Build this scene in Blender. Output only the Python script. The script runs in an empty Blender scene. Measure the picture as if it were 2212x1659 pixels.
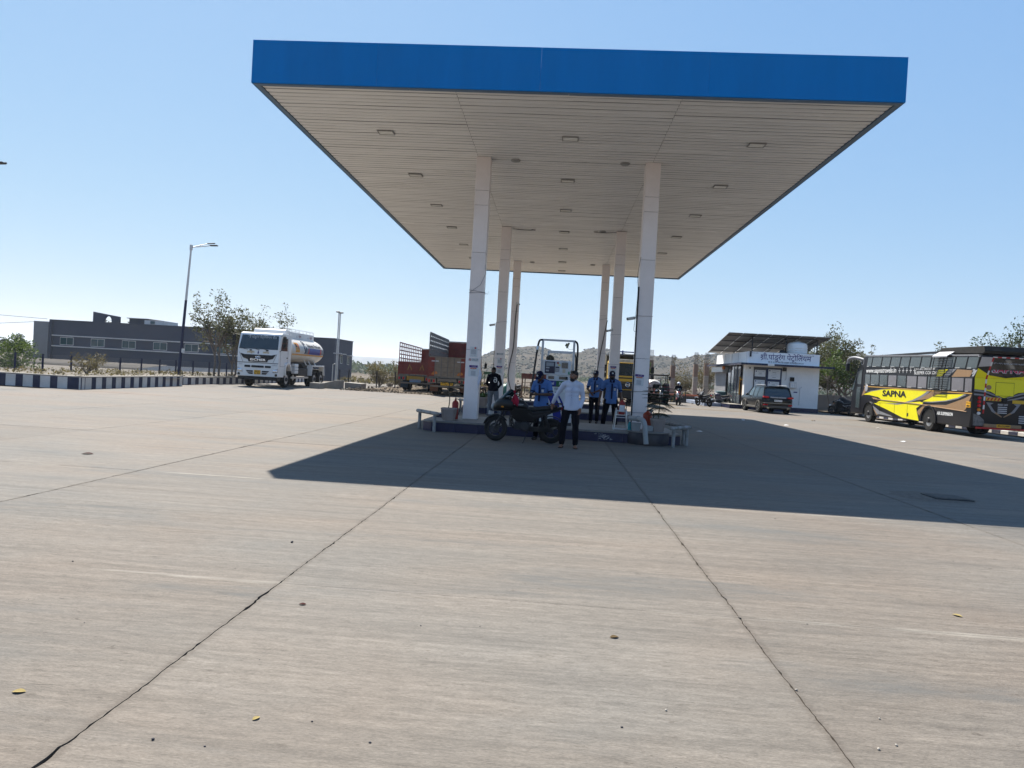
import bpy, bmesh, math, random
from mathutils import Vector, Matrix, Euler, noise
R = math.radians
PI = math.pi
SC = bpy.context.scene
COL = SC.collection
random.seed(7)

# ---------------------------------------------------------------- camera
def setup_camera():
    p, r, y = R(-.81), R(3.18), R(3.5)
    fw = Vector((-math.sin(y)*math.cos(p), math.cos(y)*math.cos(p), math.sin(p)))
    rt = Vector((math.cos(y), math.sin(y), 0)); up = rt.cross(fw)
    rt2 = math.cos(r)*rt + math.sin(r)*up
    up2 = -math.sin(r)*rt + math.cos(r)*up
    M = Matrix((( rt2.x, up2.x, -fw.x, 0), (rt2.y, up2.y, -fw.y, 0), (rt2.z, up2.z, -fw.z, 1.57), (0, 0, 0, 1)))
    cd = bpy.data.cameras.new('camera'); cd.sensor_width = 36; cd.lens = 1500/2212*36
    cd.clip_start = .1; cd.clip_end = 20000
    co = bpy.data.objects.new('camera', cd); COL.objects.link(co); co.matrix_world = M
    SC.camera = co
setup_camera()

# ---------------------------------------------------------------- sky, sun, exposure
SUN_DIR = Vector((-.37, .64, 1)).normalized()
SUN_EL = math.asin(SUN_DIR.z); SUN_AZ = math.atan2(SUN_DIR.x, SUN_DIR.y)
def setup_light():
    w = bpy.data.worlds.new('World'); SC.world = w; w.use_nodes = True
    nt = w.node_tree; nt.nodes.clear()
    sky = nt.nodes.new('ShaderNodeTexSky'); sky.sky_type = 'NISHITA'; sky.sun_disc = False
    sky.sun_elevation = SUN_EL; sky.sun_rotation = SUN_AZ
    sky.altitude = 500; sky.air_density = 1.0; sky.dust_density = .3; sky.ozone_density = 2.0
    bg = nt.nodes.new('ShaderNodeBackground'); bg.inputs['Strength'].default_value = .065
    out = nt.nodes.new('ShaderNodeOutputWorld')
    # even tone curve on the whole sky dome (hazy bright horizon, pale blue above)
    sp = nt.nodes.new('ShaderNodeSeparateColor'); cb = nt.nodes.new('ShaderNodeCombineColor'); nt.links.new(sky.outputs[0], sp.inputs[0])
    for k, (g, a) in enumerate(((.62, 1.37), (.42, 2.24), (.15, 4.58))):
        pw = nt.nodes.new('ShaderNodeMath'); pw.operation = 'POWER'; pw.inputs[1].default_value = g
        ml = nt.nodes.new('ShaderNodeMath'); ml.operation = 'MULTIPLY'; ml.inputs[1].default_value = a
        nt.links.new(sp.outputs[k], pw.inputs[0]); nt.links.new(pw.outputs[0], ml.inputs[0]); nt.links.new(ml.outputs[0], cb.inputs[k])
    nt.links.new(cb.outputs[0], bg.inputs[0]); nt.links.new(bg.outputs[0], out.inputs[0])
    ld = bpy.data.lights.new('sun', 'SUN'); ld.energy = 5.0; ld.angle = R(.53); ld.color = (1, .95, .87)
    lo = bpy.data.objects.new('sun', ld); COL.objects.link(lo)
    lo.rotation_euler = SUN_DIR.to_track_quat('Z', 'Y').to_euler(); lo.location = (0, 0, 60)
    vs = SC.view_settings; vs.view_transform = 'Standard'; vs.look = 'None'; vs.gamma = 1; vs.exposure = 1.15
    SC.cycles.use_denoising = True
    SC.cycles.max_bounces = 8; SC.cycles.diffuse_bounces = 4; SC.cycles.glossy_bounces = 4
    SC.cycles.transparent_max_bounces = 24; SC.cycles.transmission_bounces = 6; SC.cycles.volume_bounces = 1
setup_light()

# ---------------------------------------------------------------- mesh builder
def frame(d, up=None):
    d = Vector(d).normalized()
    a = Vector(up) if up else (Vector((0, 0, 1)) if abs(d.z) < .95 else Vector((1, 0, 0)))
    x = a.cross(d)
    if x.length < 1e-6: x = Vector((1, 0, 0)).cross(d)
    x.normalize()
    return x, d.cross(x)

class MB:
    def __init__(s): s.v = []; s.f = []; s.M = None
    def add(s, vs, fs):
        o = len(s.v)
        if s.M is not None: vs = [s.M @ Vector(p) for p in vs]
        s.v += [tuple(p) for p in vs]; s.f += [tuple(i+o for i in f) for f in fs]
        return s
    def box(s, x0, x1, y0, y1, z0, z1):
        return s.add([(x0,y0,z0),(x1,y0,z0),(x1,y1,z0),(x0,y1,z0),(x0,y0,z1),(x1,y0,z1),(x1,y1,z1),(x0,y1,z1)],
                     [(0,3,2,1),(4,5,6,7),(0,1,5,4),(1,2,6,5),(2,3,7,6),(3,0,4,7)])
    def bar(s, p, q, w, h, up=None):           # rectangular bar from p to q
        p, q = Vector(p), Vector(q); x, y = frame(q-p, up)
        c = [x*w/2*a + y*h/2*b for a, b in ((-1,-1),(1,-1),(1,1),(-1,1))]
        return s.add([p+k for k in c]+[q+k for k in c], [(0,3,2,1),(4,5,6,7),(0,1,5,4),(1,2,6,5),(2,3,7,6),(3,0,4,7)])
    def tube(s, pts, r, n=8, caps=True, closed=False):
        pts = [Vector(p) for p in pts]; m = len(pts)
        rr = r if isinstance(r, (list, tuple)) else [r]*m
        vs = []; x = None
        for i, p in enumerate(pts):
            a = pts[(i-1) % m] if (i or closed) else p
            b = pts[(i+1) % m] if (i < m-1 or closed) else p
            d = (b-a); d = d.normalized() if d.length > 1e-9 else Vector((0,0,1))
            if x is None: x, y = frame(d)
            else:
                x = (x - d*x.dot(d)); x = x.normalized() if x.length > 1e-6 else frame(d)[0]
                y = d.cross(x)
            vs += [p + (x*math.cos(2*PI*k/n) + y*math.sin(2*PI*k/n))*rr[i] for k in range(n)]
        fs = []
        for i in range(m if closed else m-1):
            j = (i+1) % m
            fs += [(i*n+k, i*n+(k+1) % n, j*n+(k+1) % n, j*n+k) for k in range(n)]
        if caps and not closed: fs += [tuple(range(n-1, -1, -1)), tuple((m-1)*n+k for k in range(n))]
        return s.add(vs, fs)
    def cyl(s, p, q, r, r2=None, n=12): return s.tube([p, q], [r, r if r2 is None else r2], n)
    def ell(s, c, r, n=12, m=8, M=None):
        c = Vector(c); r = (r,)*3 if isinstance(r, (int, float)) else r
        vs = [(0,0,-1)]
        for i in range(1, m):
            a = -PI/2 + PI*i/m
            vs += [(math.cos(a)*math.cos(2*PI*k/n), math.cos(a)*math.sin(2*PI*k/n), math.sin(a)) for k in range(n)]
        vs += [(0,0,1)]
        vs = [Vector((p[0]*r[0], p[1]*r[1], p[2]*r[2])) for p in vs]
        if M: vs = [M @ p for p in vs]
        fs = [(0, 1+(k+1) % n, 1+k) for k in range(n)]
        for i in range(m-2):
            fs += [(1+i*n+k, 1+i*n+(k+1) % n, 1+(i+1)*n+(k+1) % n, 1+(i+1)*n+k) for k in range(n)]
        t = len(vs)-1; fs += [(t, 1+(m-2)*n+k, 1+(m-2)*n+(k+1) % n) for k in range(n)]
        return s.add([c+p for p in vs], fs)
    def limb(s, pts, n=12):                    # closed rounded tapering chain of (x, y, z, r)
        for a, b in zip(pts, pts[1:]):
            pa, pb = Vector(a[:3]), Vector(b[:3])
            s.tube([pa, pb], [a[3], b[3]], n)
        for a in pts: s.ell(a[:3], a[3], n, 8)
        return s
    def lathe(s, prof, n=20, c=(0,0,0), ax='z', closed=False):
        vs = []
        for r, h in prof:
            for k in range(n):
                a = 2*PI*k/n; u, w = r*math.cos(a), r*math.sin(a)
                p = {'z': (u, w, h), 'x': (h, u, w), 'y': (w, h, u)}[ax]
                vs.append((p[0]+c[0], p[1]+c[1], p[2]+c[2]))
        m = len(prof); fs = []
        for i in range(m if closed else m-1):
            j = (i+1) % m
            fs += [(i*n+k, i*n+(k+1) % n, j*n+(k+1) % n, j*n+k) for k in range(n)]
        if not closed:
            if prof[0][0] > 1e-6: fs.append(tuple(range(n-1, -1, -1)))
            if prof[-1][0] > 1e-6: fs.append(tuple((m-1)*n+k for k in range(n)))
        return s.add(vs, fs)
    def prism(s, poly, a, b, ax='x'):          # 2-D outline extruded from a to b along an axis
        def P(u, w, t): return {'x': (t, u, w), 'y': (u, t, w), 'z': (u, w, t)}[ax]
        n = len(poly)
        return s.add([P(u, w, a) for u, w in poly]+[P(u, w, b) for u, w in poly],
                     [tuple(range(n-1, -1, -1)), tuple(range(n, 2*n))]+[(i, (i+1) % n, n+(i+1) % n, n+i) for i in range(n)])
    def loft(s, rings, caps=True):
        n = len(rings[0]); vs = [p for r in rings for p in r]; fs = []
        for i in range(len(rings)-1):
            fs += [(i*n+k, i*n+(k+1) % n, (i+1)*n+(k+1) % n, (i+1)*n+k) for k in range(n)]
        if caps: fs += [tuple(range(n-1, -1, -1)), tuple((len(rings)-1)*n+k for k in range(n))]
        return s.add(vs, fs)
    def build(s, name, mat, parent=None, smooth=None, bevel=0, seg=2, remesh=0, relax=0, fixn=True):
        me = bpy.data.meshes.new(name); me.from_pydata(s.v, [], s.f)
        if fixn:
            bm = bmesh.new(); bm.from_mesh(me); bmesh.ops.recalc_face_normals(bm, faces=bm.faces); bm.to_mesh(me); bm.free()
        me.update(); me.materials.append(mat)
        if smooth is not None or remesh:
            me.polygons.foreach_set('use_smooth', [True]*len(me.polygons))
            if smooth is not None and smooth < 180: me.set_sharp_from_angle(angle=R(smooth))
        o = bpy.data.objects.new(name, me); COL.objects.link(o)
        if parent is not None: o.parent = parent
        if remesh:
            m = o.modifiers.new('r', 'REMESH'); m.mode = 'VOXEL'; m.voxel_size = remesh; m.use_smooth_shade = True
            if relax: k = o.modifiers.new('s', 'SMOOTH'); k.iterations = relax; k.factor = .5
        if bevel:
            m = o.modifiers.new('b', 'BEVEL'); m.width = bevel; m.segments = seg; m.limit_method = 'ANGLE'; m.angle_limit = R(35)
            if smooth is None: 
                me.polygons.foreach_set('use_smooth', [True]*len(me.polygons)); m.harden_normals = True
        return o

def rings_rr(w, h, r, n=4):                    # rounded rectangle outline, centred
    pts = []
    for cx, cy, a0 in ((w/2-r, h/2-r, 0), (-w/2+r, h/2-r, 90), (-w/2+r, -h/2+r, 180), (w/2-r, -h/2+r, 270)):
        pts += [(cx+r*math.cos(R(a0+90*i/n)), cy+r*math.sin(R(a0+90*i/n))) for i in range(n+1)]
    return pts

def curve2(pts, k=6, closed=False):            # Catmull-Rom through 2-D points
    n = len(pts); out = []
    for i in range(n if closed else n-1):
        g = lambda j: pts[j % n] if closed else pts[max(0, min(n-1, j))]
        p0, p1, p2, p3 = g(i-1), g(i), g(i+1), g(i+2)
        for t in range(k):
            t /= k
            out.append(tuple(.5*((2*p1[d])+(p2[d]-p0[d])*t+(2*p0[d]-5*p1[d]+4*p2[d]-p3[d])*t*t+(3*p1[d]-p0[d]-3*p2[d]+p3[d])*t**3) for d in range(len(p1))))
    if not closed: out.append(tuple(pts[-1]))
    return out

# ---------------------------------------------------------------- object tagging
def tag(o, label=None, cat=None, group=None, kind=None):
    if label: o['label'] = label
    if cat: o['category'] = cat
    if group: o['group'] = group
    if kind: o['kind'] = kind
    return o
def thing(name, label, cat, loc=(0,0,0), rz=0, group=None):
    o = bpy.data.objects.new(name, None); COL.objects.link(o); o.empty_display_size = .2
    o.location = loc; o.rotation_euler = (0, 0, rz)
    return tag(o, label, cat, group)
def copy_tree(o, parent=None, loc=None, rz=None, label=None):
    c = o.copy(); COL.objects.link(c); c.parent = parent
    if loc is not None: c.location = loc
    if rz is not None: c.rotation_euler = (0, 0, rz)
    if label: c['label'] = label
    for ch in [x for x in o.children]: copy_tree(ch, c)
    return c

# ---------------------------------------------------------------- materials
def mat(name, col, rough=.6, metal=0., var=.12, scale=6., bump=0., bscale=60., dust=0., coat=0., trans=0., alpha=1., emit=0., spec=.3, stretch=(1,1,1), dustcol=(.36,.30,.23)):
    m = bpy.data.materials.new(name); m.use_nodes = True; nt = m.node_tree; N = nt.nodes; L = nt.links
    b = N['Principled BSDF']; b.inputs['Roughness'].default_value = rough; b.inputs['Metallic'].default_value = metal
    b.inputs['Specular IOR Level'].default_value = spec; b.inputs['Base Color'].default_value = (*col, 1)
    if coat: b.inputs['Coat Weight'].default_value = coat; b.inputs['Coat Roughness'].default_value = .06
    if trans: b.inputs['Transmission Weight'].default_value = trans; b.inputs['IOR'].default_value = 1.45
    if alpha < 1: b.inputs['Alpha'].default_value = alpha
    if var or dust or bump:
        tc = N.new('ShaderNodeTexCoord'); mp = N.new('ShaderNodeMapping'); mp.inputs['Scale'].default_value = stretch
        L.new(tc.outputs['Object'], mp.inputs[0])
    if var or dust:
        n = N.new('ShaderNodeTexNoise'); n.inputs['Scale'].default_value = scale; n.inputs['Detail'].default_value = 7; n.inputs['Roughness'].default_value = .65
        L.new(mp.outputs[0], n.inputs[0])
        r = N.new('ShaderNodeMapRange'); r.inputs[1].default_value = .3; r.inputs[2].default_value = .7
        r.inputs[3].default_value = 1-var; r.inputs[4].default_value = 1+var
        L.new(n.outputs[0], r.inputs[0])
        mx = N.new('ShaderNodeMix'); mx.data_type = 'RGBA'; mx.blend_type = 'MULTIPLY'; mx.inputs[0].default_value = 1
        mx.inputs[6].default_value = (*col, 1); L.new(r.outputs[0], mx.inputs[7]); src = mx.outputs[2]
        if dust:
            n2 = N.new('ShaderNodeTexNoise'); n2.inputs['Scale'].default_value = scale*.45; n2.inputs['Detail'].default_value = 8; L.new(mp.outputs[0], n2.inputs[0])
            r2 = N.new('ShaderNodeMapRange'); r2.inputs[1].default_value = .42; r2.inputs[2].default_value = .72; r2.inputs[3].default_value = dust*.25; r2.inputs[4].default_value = dust
            L.new(n2.outputs[0], r2.inputs[0])
            m2 = N.new('ShaderNodeMix'); m2.data_type = 'RGBA'; L.new(r2.outputs[0], m2.inputs[0]); L.new(src, m2.inputs[6]); m2.inputs[7].default_value = (*dustcol, 1)
            src = m2.outputs[2]
            r3 = N.new('ShaderNodeMapRange'); r3.inputs[3].default_value = rough; r3.inputs[4].default_value = .9; L.new(r2.outputs[0], r3.inputs[0]); L.new(r3.outputs[0], b.inputs['Roughness'])
        L.new(src, b.inputs['Base Color'])
        if emit: L.new(src, b.inputs['Emission Color']); b.inputs['Emission Strength'].default_value = emit
    if bump:
        nb = N.new('ShaderNodeTexNoise'); nb.inputs['Scale'].default_value = bscale; nb.inputs['Detail'].default_value = 5; L.new(mp.outputs[0], nb.inputs[0])
        bp = N.new('ShaderNodeBump'); bp.inputs['Strength'].default_value = min(1, bump); bp.inputs['Distance'].default_value = .02
        L.new(nb.outputs[0], bp.inputs['Height']); L.new(bp.outputs[0], b.inputs['Normal'])
    return m

M_WHITE = mat('white_paint', (.55,.55,.53), .45, var=.06, dust=.18)
M_COLUMN = mat('column_cladding', (.80,.73,.70), .32, var=.05, scale=3, dust=.12, dustcol=(.45,.36,.3))
M_BLUE = mat('blue_paint', (.03,.06,.22), .5, var=.15, dust=.15)
M_NAVY = mat('navy_tile', (.008,.011,.045), .3, var=.3, dust=.06)
M_BLACK = mat('black_plastic', (.009,.009,.01), .5, var=.2, dust=.05, spec=.2)
M_RUBBER = mat('tyre_rubber', (.012,.012,.012), .85, var=.25, scale=10, dust=.25, dustcol=(.09,.08,.07), spec=.12)
M_STEEL = mat('galvanised_steel', (.5,.51,.52), .4, .8, var=.15)
M_CHROME = mat('chrome', (.75,.75,.76), .15, 1, var=.05)
M_DARKMETAL = mat('dark_metal', (.03,.03,.033), .55, .5, var=.2, dust=.06)
M_RED = mat('red_paint', (.26,.014,.01), .4, var=.15, dust=.1)
M_REDLENS = mat('red_lens', (.5,.01,.015), .12, var=0)
M_AMBER = mat('amber_lens', (.6,.22,.02), .15, var=0)
M_GLASS = mat('dark_glass', (.012,.017,.018), .06, var=.2, spec=.7)
M_CLEAR = mat('clear_lens', (.6,.62,.62), .1, var=.05)
M_PLATE_Y = mat('plate_yellow', (.75,.38,.02), .5, var=.08)
M_PLATE_W = mat('plate_white', (.75,.75,.73), .5, var=.06)
M_INK = mat('black_ink', (.012,.012,.014), .6, var=0)
M_INKBLUE = mat('blue_ink', (.02,.015,.12), .6, var=0)
M_INKWHITE = mat('white_ink', (.62,.62,.61), .6, var=.05)
M_CONC = mat('plain_concrete', (.22,.205,.18), .9, var=.2, scale=4, bump=.3, dust=.2)
M_PVC = mat('white_pvc', (.29,.295,.295), .4, var=.1, dust=.3, dustcol=(.3,.27,.22))
M_TERRA = mat('planter_plastic', (.30,.24,.215), .6, var=.1, dust=.25)
M_SOIL = mat('pot_soil', (.07,.05,.035), .95, var=.3, scale=30, bump=.5)
M_SHADOWGAP = mat('dark_gap', (.01,.01,.01), .9, var=0)

# ---------------------------------------------------------------- lettering
def text(name, s, size, m, parent, loc, rot=(PI/2,0,0), ext=.003, offset=0, shear=0, width=None, align='CENTER', sx=1):
    cu = bpy.data.curves.new(name, 'FONT'); cu.body = s; cu.size = size; cu.extrude = ext; cu.offset = offset*size; cu.shear = shear
    cu.align_x = align; cu.align_y = 'CENTER'; cu.resolution_u = 3
    o = bpy.data.objects.new(name, cu); COL.objects.link(o)
    me = bpy.data.meshes.new_from_object(o); bpy.data.objects.remove(o); bpy.data.curves.remove(cu)
    me.materials.clear(); me.materials.append(m)
    o = bpy.data.objects.new(name, me); COL.objects.link(o); o.parent = parent
    if width and len(me.vertices):
        xs = [v.co.x for v in me.vertices]; sx = width/max(1e-6, max(xs)-min(xs))
    o.location = loc; o.rotation_euler = rot; o.scale = (sx, 1, 1)
    return o
# ================================================================ ground and forecourt
def ramp(N, stops, interp='LINEAR'):
    r = N.new('ShaderNodeValToRGB'); cr = r.color_ramp; cr.interpolation = interp
    while len(cr.elements) < len(stops): cr.elements.new(.5)
    for e, (p, c) in zip(cr.elements, stops): e.position = p; e.color = (*c, 1) if len(c) == 3 else c
    return r
def concrete_material():
    m = bpy.data.materials.new('forecourt_concrete'); m.use_nodes = True; nt = m.node_tree; N = nt.nodes; L = nt.links
    b = N['Principled BSDF']; b.inputs['Specular IOR Level'].default_value = .25
    tc = N.new('ShaderNodeTexCoord')
    def nz(sc, stretch, detail=6, rough=.6, dist=0.):
        mp = N.new('ShaderNodeMapping'); mp.inputs['Scale'].default_value = stretch; mp.inputs['Rotation'].default_value = (0, 0, R(-1.2))
        L.new(tc.outputs['Object'], mp.inputs[0])
        n = N.new('ShaderNodeTexNoise'); n.inputs['Scale'].default_value = sc; n.inputs['Detail'].default_value = detail
        n.inputs['Roughness'].default_value = rough; n.inputs['Distortion'].default_value = dist; L.new(mp.outputs[0], n.inputs[0]); return n.outputs[0]
    def rng(x, a, b_, c, d):
        r = N.new('ShaderNodeMapRange'); r.inputs[1].default_value = a; r.inputs[2].default_value = b_; r.inputs[3].default_value = c; r.inputs[4].default_value = d
        L.new(x, r.inputs[0]); return r.outputs[0]
    def mix(f, a, c, mode='MIX'):
        x = N.new('ShaderNodeMix'); x.data_type = 'RGBA'; x.blend_type = mode
        if isinstance(f, float): x.inputs[0].default_value = f
        else: L.new(f, x.inputs[0])
        for k, q in ((6, a), (7, c)):
            if isinstance(q, tuple): x.inputs[k].default_value = (*q, 1)
            else: L.new(q, x.inputs[k])
        return x.outputs[2]
    def mul(a, c):
        x = N.new('ShaderNodeMath'); x.operation = 'MULTIPLY'; L.new(a, x.inputs[0])
        if isinstance(c, float): x.inputs[1].default_value = c
        else: L.new(c, x.inputs[1])
        return x.outputs[0]
    patch = nz(.22, (1, 1.6, 1), 4, .55, .4)
    r = ramp(N, [(.25, (.160, .122, .092)), (.40, (.150, .126, .102)), (.55, (.143, .127, .107)), (.72, (.122, .116, .104))]); L.new(patch, r.inputs[0])
    col = r.outputs[0]
    band = nz(1, (.4, 2.0, 1), 6, .66)                     # broad brushed bands across the bay
    col = mix(1., col, rng(band, .3, .7, .80, 1.17), 'MULTIPLY')
    longs = nz(1, (.45, 10, 1), 7, .72, .5)
    col = mix(1., col, rng(longs, .32, .68, .80, 1.18), 'MULTIPLY')
    streak = nz(1, (8, 31, 1), 6, .74, .4)                     # broom texture
    col = mix(1., col, rng(streak, .32, .68, .76, 1.18), 'MULTIPLY')
    fine = nz(1, (50, 110, 1), 3, .65)
    col = mix(1., col, rng(fine, .3, .7, .8, 1.18), 'MULTIPLY')
    speck = nz(90, (1, 1, 1), 2, .5)
    col = mix(rng(speck, .66, .74, 0., .4), col, (.065, .055, .045))
    # grey polished tyre patches
    tyre = mul(rng(nz(1, (.30, 1.5, 1), 4, .5, .6), .56, .68, 0., .8), rng(nz(1, (2, 9, 1), 5, .6), .35, .65, .2, 1.))
    col = mix(tyre, col, (.088, .088, .083))
    # pale laitance scrapes
    scr = mul(rng(nz(1, (.5, 11, 1), 6, .65, .3), .64, .74, 0., .8), rng(nz(.35, (1, 1, 1), 3), .5, .62, 0., 1.))
    col = mix(scr, col, (.25, .22, .18))
    pit = mul(rng(nz(15, (.6, 1, 1), 5, .72), .60, .68, 0., .8), rng(nz(.6, (1, 1.6, 1), 3), .38, .6, .1, 1.))
    col = mix(pit, col, (.07, .058, .046))
    # dark broom furrows
    fur = mul(rng(nz(1, (5.5, 36, 1), 5, .7, .5), .60, .68, 0., .8), rng(nz(.5, (1, 1.5, 1), 3), .4, .6, .25, 1.))
    col = mix(fur, col, (.06, .05, .04))
    # dark oil spots
    oil = mul(rng(nz(1.3, (1, 1, 1), 4, .5), .70, .80, 0., .55), rng(streak, .3, .7, .5, 1.))
    col = mix(oil, col, (.06, .055, .05))
    sx = N.new('ShaderNodeSeparateXYZ'); L.new(tc.outputs['Object'], sx.inputs[0])
    def near(comp, vals):
        d = None
        for v in vals:
            s_ = N.new('ShaderNodeMath'); s_.operation = 'SUBTRACT'; L.new(sx.outputs[comp], s_.inputs[0]); s_.inputs[1].default_value = v
            a_ = N.new('ShaderNodeMath'); a_.operation = 'ABSOLUTE'; L.new(s_.outputs[0], a_.inputs[0])
            if d is None: d = a_.outputs[0]
            else:
                m_ = N.new('ShaderNodeMath'); m_.operation = 'MINIMUM'; L.new(d, m_.inputs[0]); L.new(a_.outputs[0], m_.inputs[1]); d = m_.outputs[0]
        return d
    # crumbled dirty margins along the long joints, pale laitance along one cross joint
    jn = N.new('ShaderNodeMath'); jn.operation = 'ADD'; L.new(near(0, (-9.15, -5.5, -1.86, 1.34, 5.24)), jn.inputs[0]); L.new(mul(nz(5, (1, 1, 1), 6, .7), -.11), jn.inputs[1])
    col = mix(mul(rng(jn.outputs[0], -.045, -.012, .5, 0.), rng(nz(30, (1, 1, 1), 4, .7), .35, .6, .45, 1.)), col, (.072, .058, .044))
    yn = N.new('ShaderNodeMath'); yn.operation = 'ADD'; L.new(near(1, (4.8, 9., 30.)), yn.inputs[0]); L.new(mul(nz(1, (1.2, 9, 1), 6, .7), -.16), yn.inputs[1])
    col = mix(mul(rng(yn.outputs[0], -.075, -.04, .75, 0.), rng(nz(.45, (1, 1, 1), 3), .46, .58, 0., 1.)), col, (.27, .245, .205))
    oi = N.new('ShaderNodeObjectInfo'); col = mix(1., col, rng(oi.outputs['Random'], 0, 1, .94, 1.05), 'MULTIPLY')
    L.new(col, b.inputs['Base Color'])
    L.new(rng(band, .3, .7, .72, .92), b.inputs['Roughness'])
    ad = N.new('ShaderNodeMath'); ad.operation = 'ADD'; L.new(streak, ad.inputs[0]); L.new(mul(fine, .8), ad.inputs[1])
    bp = N.new('ShaderNodeBump'); bp.inputs['Strength'].default_value = .6; bp.inputs['Distance'].default_value = .008
    L.new(ad.outputs[0], bp.inputs['Height'])
    L.new(bp.outputs[0], b.inputs['Normal'])
    return m
M_SLAB = concrete_material()
def soil_material(name, c0, c1, c2, sc=.8):
    m = bpy.data.materials.new(name); m.use_nodes = True; nt = m.node_tree; N = nt.nodes; L = nt.links
    b = N['Principled BSDF']; b.inputs['Roughness'].default_value = .95; b.inputs['Specular IOR Level'].default_value = .1
    tc = N.new('ShaderNodeTexCoord')
    n = N.new('ShaderNodeTexNoise'); n.inputs['Scale'].default_value = sc; n.inputs['Detail'].default_value = 10; n.inputs['Roughness'].default_value = .7; L.new(tc.outputs['Object'], n.inputs[0])
    r = ramp(N, [(.32, c0), (.5, c1), (.68, c2)]); L.new(n.outputs[0], r.inputs[0]); L.new(r.outputs[0], b.inputs['Base Color'])
    bp = N.new('ShaderNodeBump'); bp.inputs['Strength'].default_value = .8; bp.inputs['Distance'].default_value = .12
    L.new(n.outputs[0], bp.inputs['Height']); L.new(bp.outputs[0], b.inputs['Normal'])
    return m
M_FIELD = soil_material('dry_field', (.07,.055,.042), (.115,.092,.068), (.16,.13,.09), .05)
M_VERGE = soil_material('loose_soil', (.05,.038,.027), (.105,.082,.058), (.19,.16,.12), 1.3)
M_DUST = soil_material('pale_dust', (.13,.105,.08), (.165,.135,.10), (.2,.17,.13), 2.)

def gz(x, y):                                   # natural ground height
    d = -.16
    if y > 66: d -= min(1., (y-66)/60)*.9
    if x < -24: d -= min(1., (-24-x)/14)*1.5
    if y > 300: d += (y-300)*.004
    return d
def ground_sheet():
    xs = sorted(set([-6000,-4000,-2500,-1500,-900,-600,-400,-250,-160,-110]+list(range(-90, 91, 6))+[110,160,250,400,600,900,1500,2500,4000,6000]))
    ys = sorted(set([-400,-200,-100,-50]+list(range(-30, 133, 6))+[150,180,220,270,330,400,520,700,1000,1500,2500,4000,6500]))
    m = MB(); nx = len(xs)
    m.add([(x, y, gz(x, y)) for y in ys for x in xs], [(j*nx+i, j*nx+i+1, (j+1)*nx+i+1, (j+1)*nx+i) for j in range(len(ys)-1) for i in range(nx-1)])
    tag(m.build('ground', M_FIELD, smooth=180, fixn=False), kind='structure')
ground_sheet()

XJ = [-34.3,-30.7,-27.1,-23.5,-19.95,-16.35,-12.75,-9.15,-5.5,-1.86,1.34,5.24,8.9,12.6,16.3,20,23.7]
YJ = [-7.8,-3.6,.6,4.8,9,13.2,17.4,21.6,25.8,30,34.2,38.4,42.6,47.5,52.5,57.5,62.5]
def has_slab(i, j):
    x = (XJ[i]+XJ[i+1])/2; y = (YJ[j]+YJ[j+1])/2
    if x < -20 and y > 25: return False
    if -13 < x < 6 and y > 42: return False
    if y > 57 and x > -12: return False
    if x > 20 and y > 40: return False
    return True
def forecourt():
    root = bpy.data.objects.new('forecourt', None); COL.objects.link(root); tag(root, 'pale brushed concrete forecourt cast in large slabs with ragged joints', kind='structure')
    rnd = random.Random(3)
    b = MB(); b.box(-34.3, 23.7, -7.8, 42.6, -.15, -.035); b.box(-19.95, -12.75, 42.62, 62.5, -.15, -.036); b.box(5.24, 20, 42.62, 57.5, -.15, -.037)
    b.build('joint_bed', mat('joint_dirt', (.075,.06,.047), .95, var=.35, scale=9), root)
    # shared wavy joint lines
    def wav(seed, t, near): 
        return noise.noise((t*1.1, seed*7.3, 0))*.014 + noise.noise((t*5.5, seed*3.1, 4))*.008*near + noise.noise((t*17, seed, 9))*.007*near + noise.noise((t*43, seed, 3))*.005*near
    for i in range(len(XJ)-1):
        for j in range(len(YJ)-1):
            if not has_slab(i, j): continue
            x0, x1, y0, y1 = XJ[i], XJ[i+1], YJ[j], YJ[j+1]
            near = max(abs((x0+x1)/2)*.7, abs((y0+y1)/2)) < 22
            st = .035 if (near and y1 < 14 and abs(x0+x1) < 16) else (.35 if near else 2.)
            nk = 1 if near else 0
            pts = []
            def edge(a, c, vert, seed, side, gap, ragged):
                k = max(2, int(abs(c-a)/st)); out = []
                for q in range(k):
                    t = a+(c-a)*q/k
                    off = wav(seed, t, nk)*(1 if ragged else .25)
                    sp = max(0, noise.noise((t*4.3, seed*5.7+side*11, 2))-.28)*.03*nk*ragged + max(0, noise.noise((t*17, seed*1.7+side*5, 6))-.15)*.02*nk*ragged
                    out.append((t, off+side*(gap+sp)))
                return out
            gx, gy = .0030, .0014
            pts += [(t, y0+o) for t, o in edge(x0+.006, x1-.006, 0, 100+j, 1, gy, 0)]
            pts += [(x1+o, t) for t, o in edge(y0+.003, y1-.003, 1, i+1, -1, gx, 1)]
            pts += [(t, y1+o) for t, o in edge(x1-.006, x0+.006, 0, 101+j, -1, gy, 0)]
            pts += [(x0+o, t) for t, o in edge(y1-.003, y0+.003, 1, i, 1, gx, 1)]
            m = MB(); n = len(pts); dz = rnd.uniform(-.0015, .0015)
            m.add([(x, y, dz) for x, y in pts]+[(x, y, -.03) for x, y in pts], [tuple(range(n))]+[(k, n+k, n+(k+1) % n, (k+1) % n) for k in range(n)])
            o = m.build('slab', M_SLAB, root, fixn=False)
forecourt()

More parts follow.
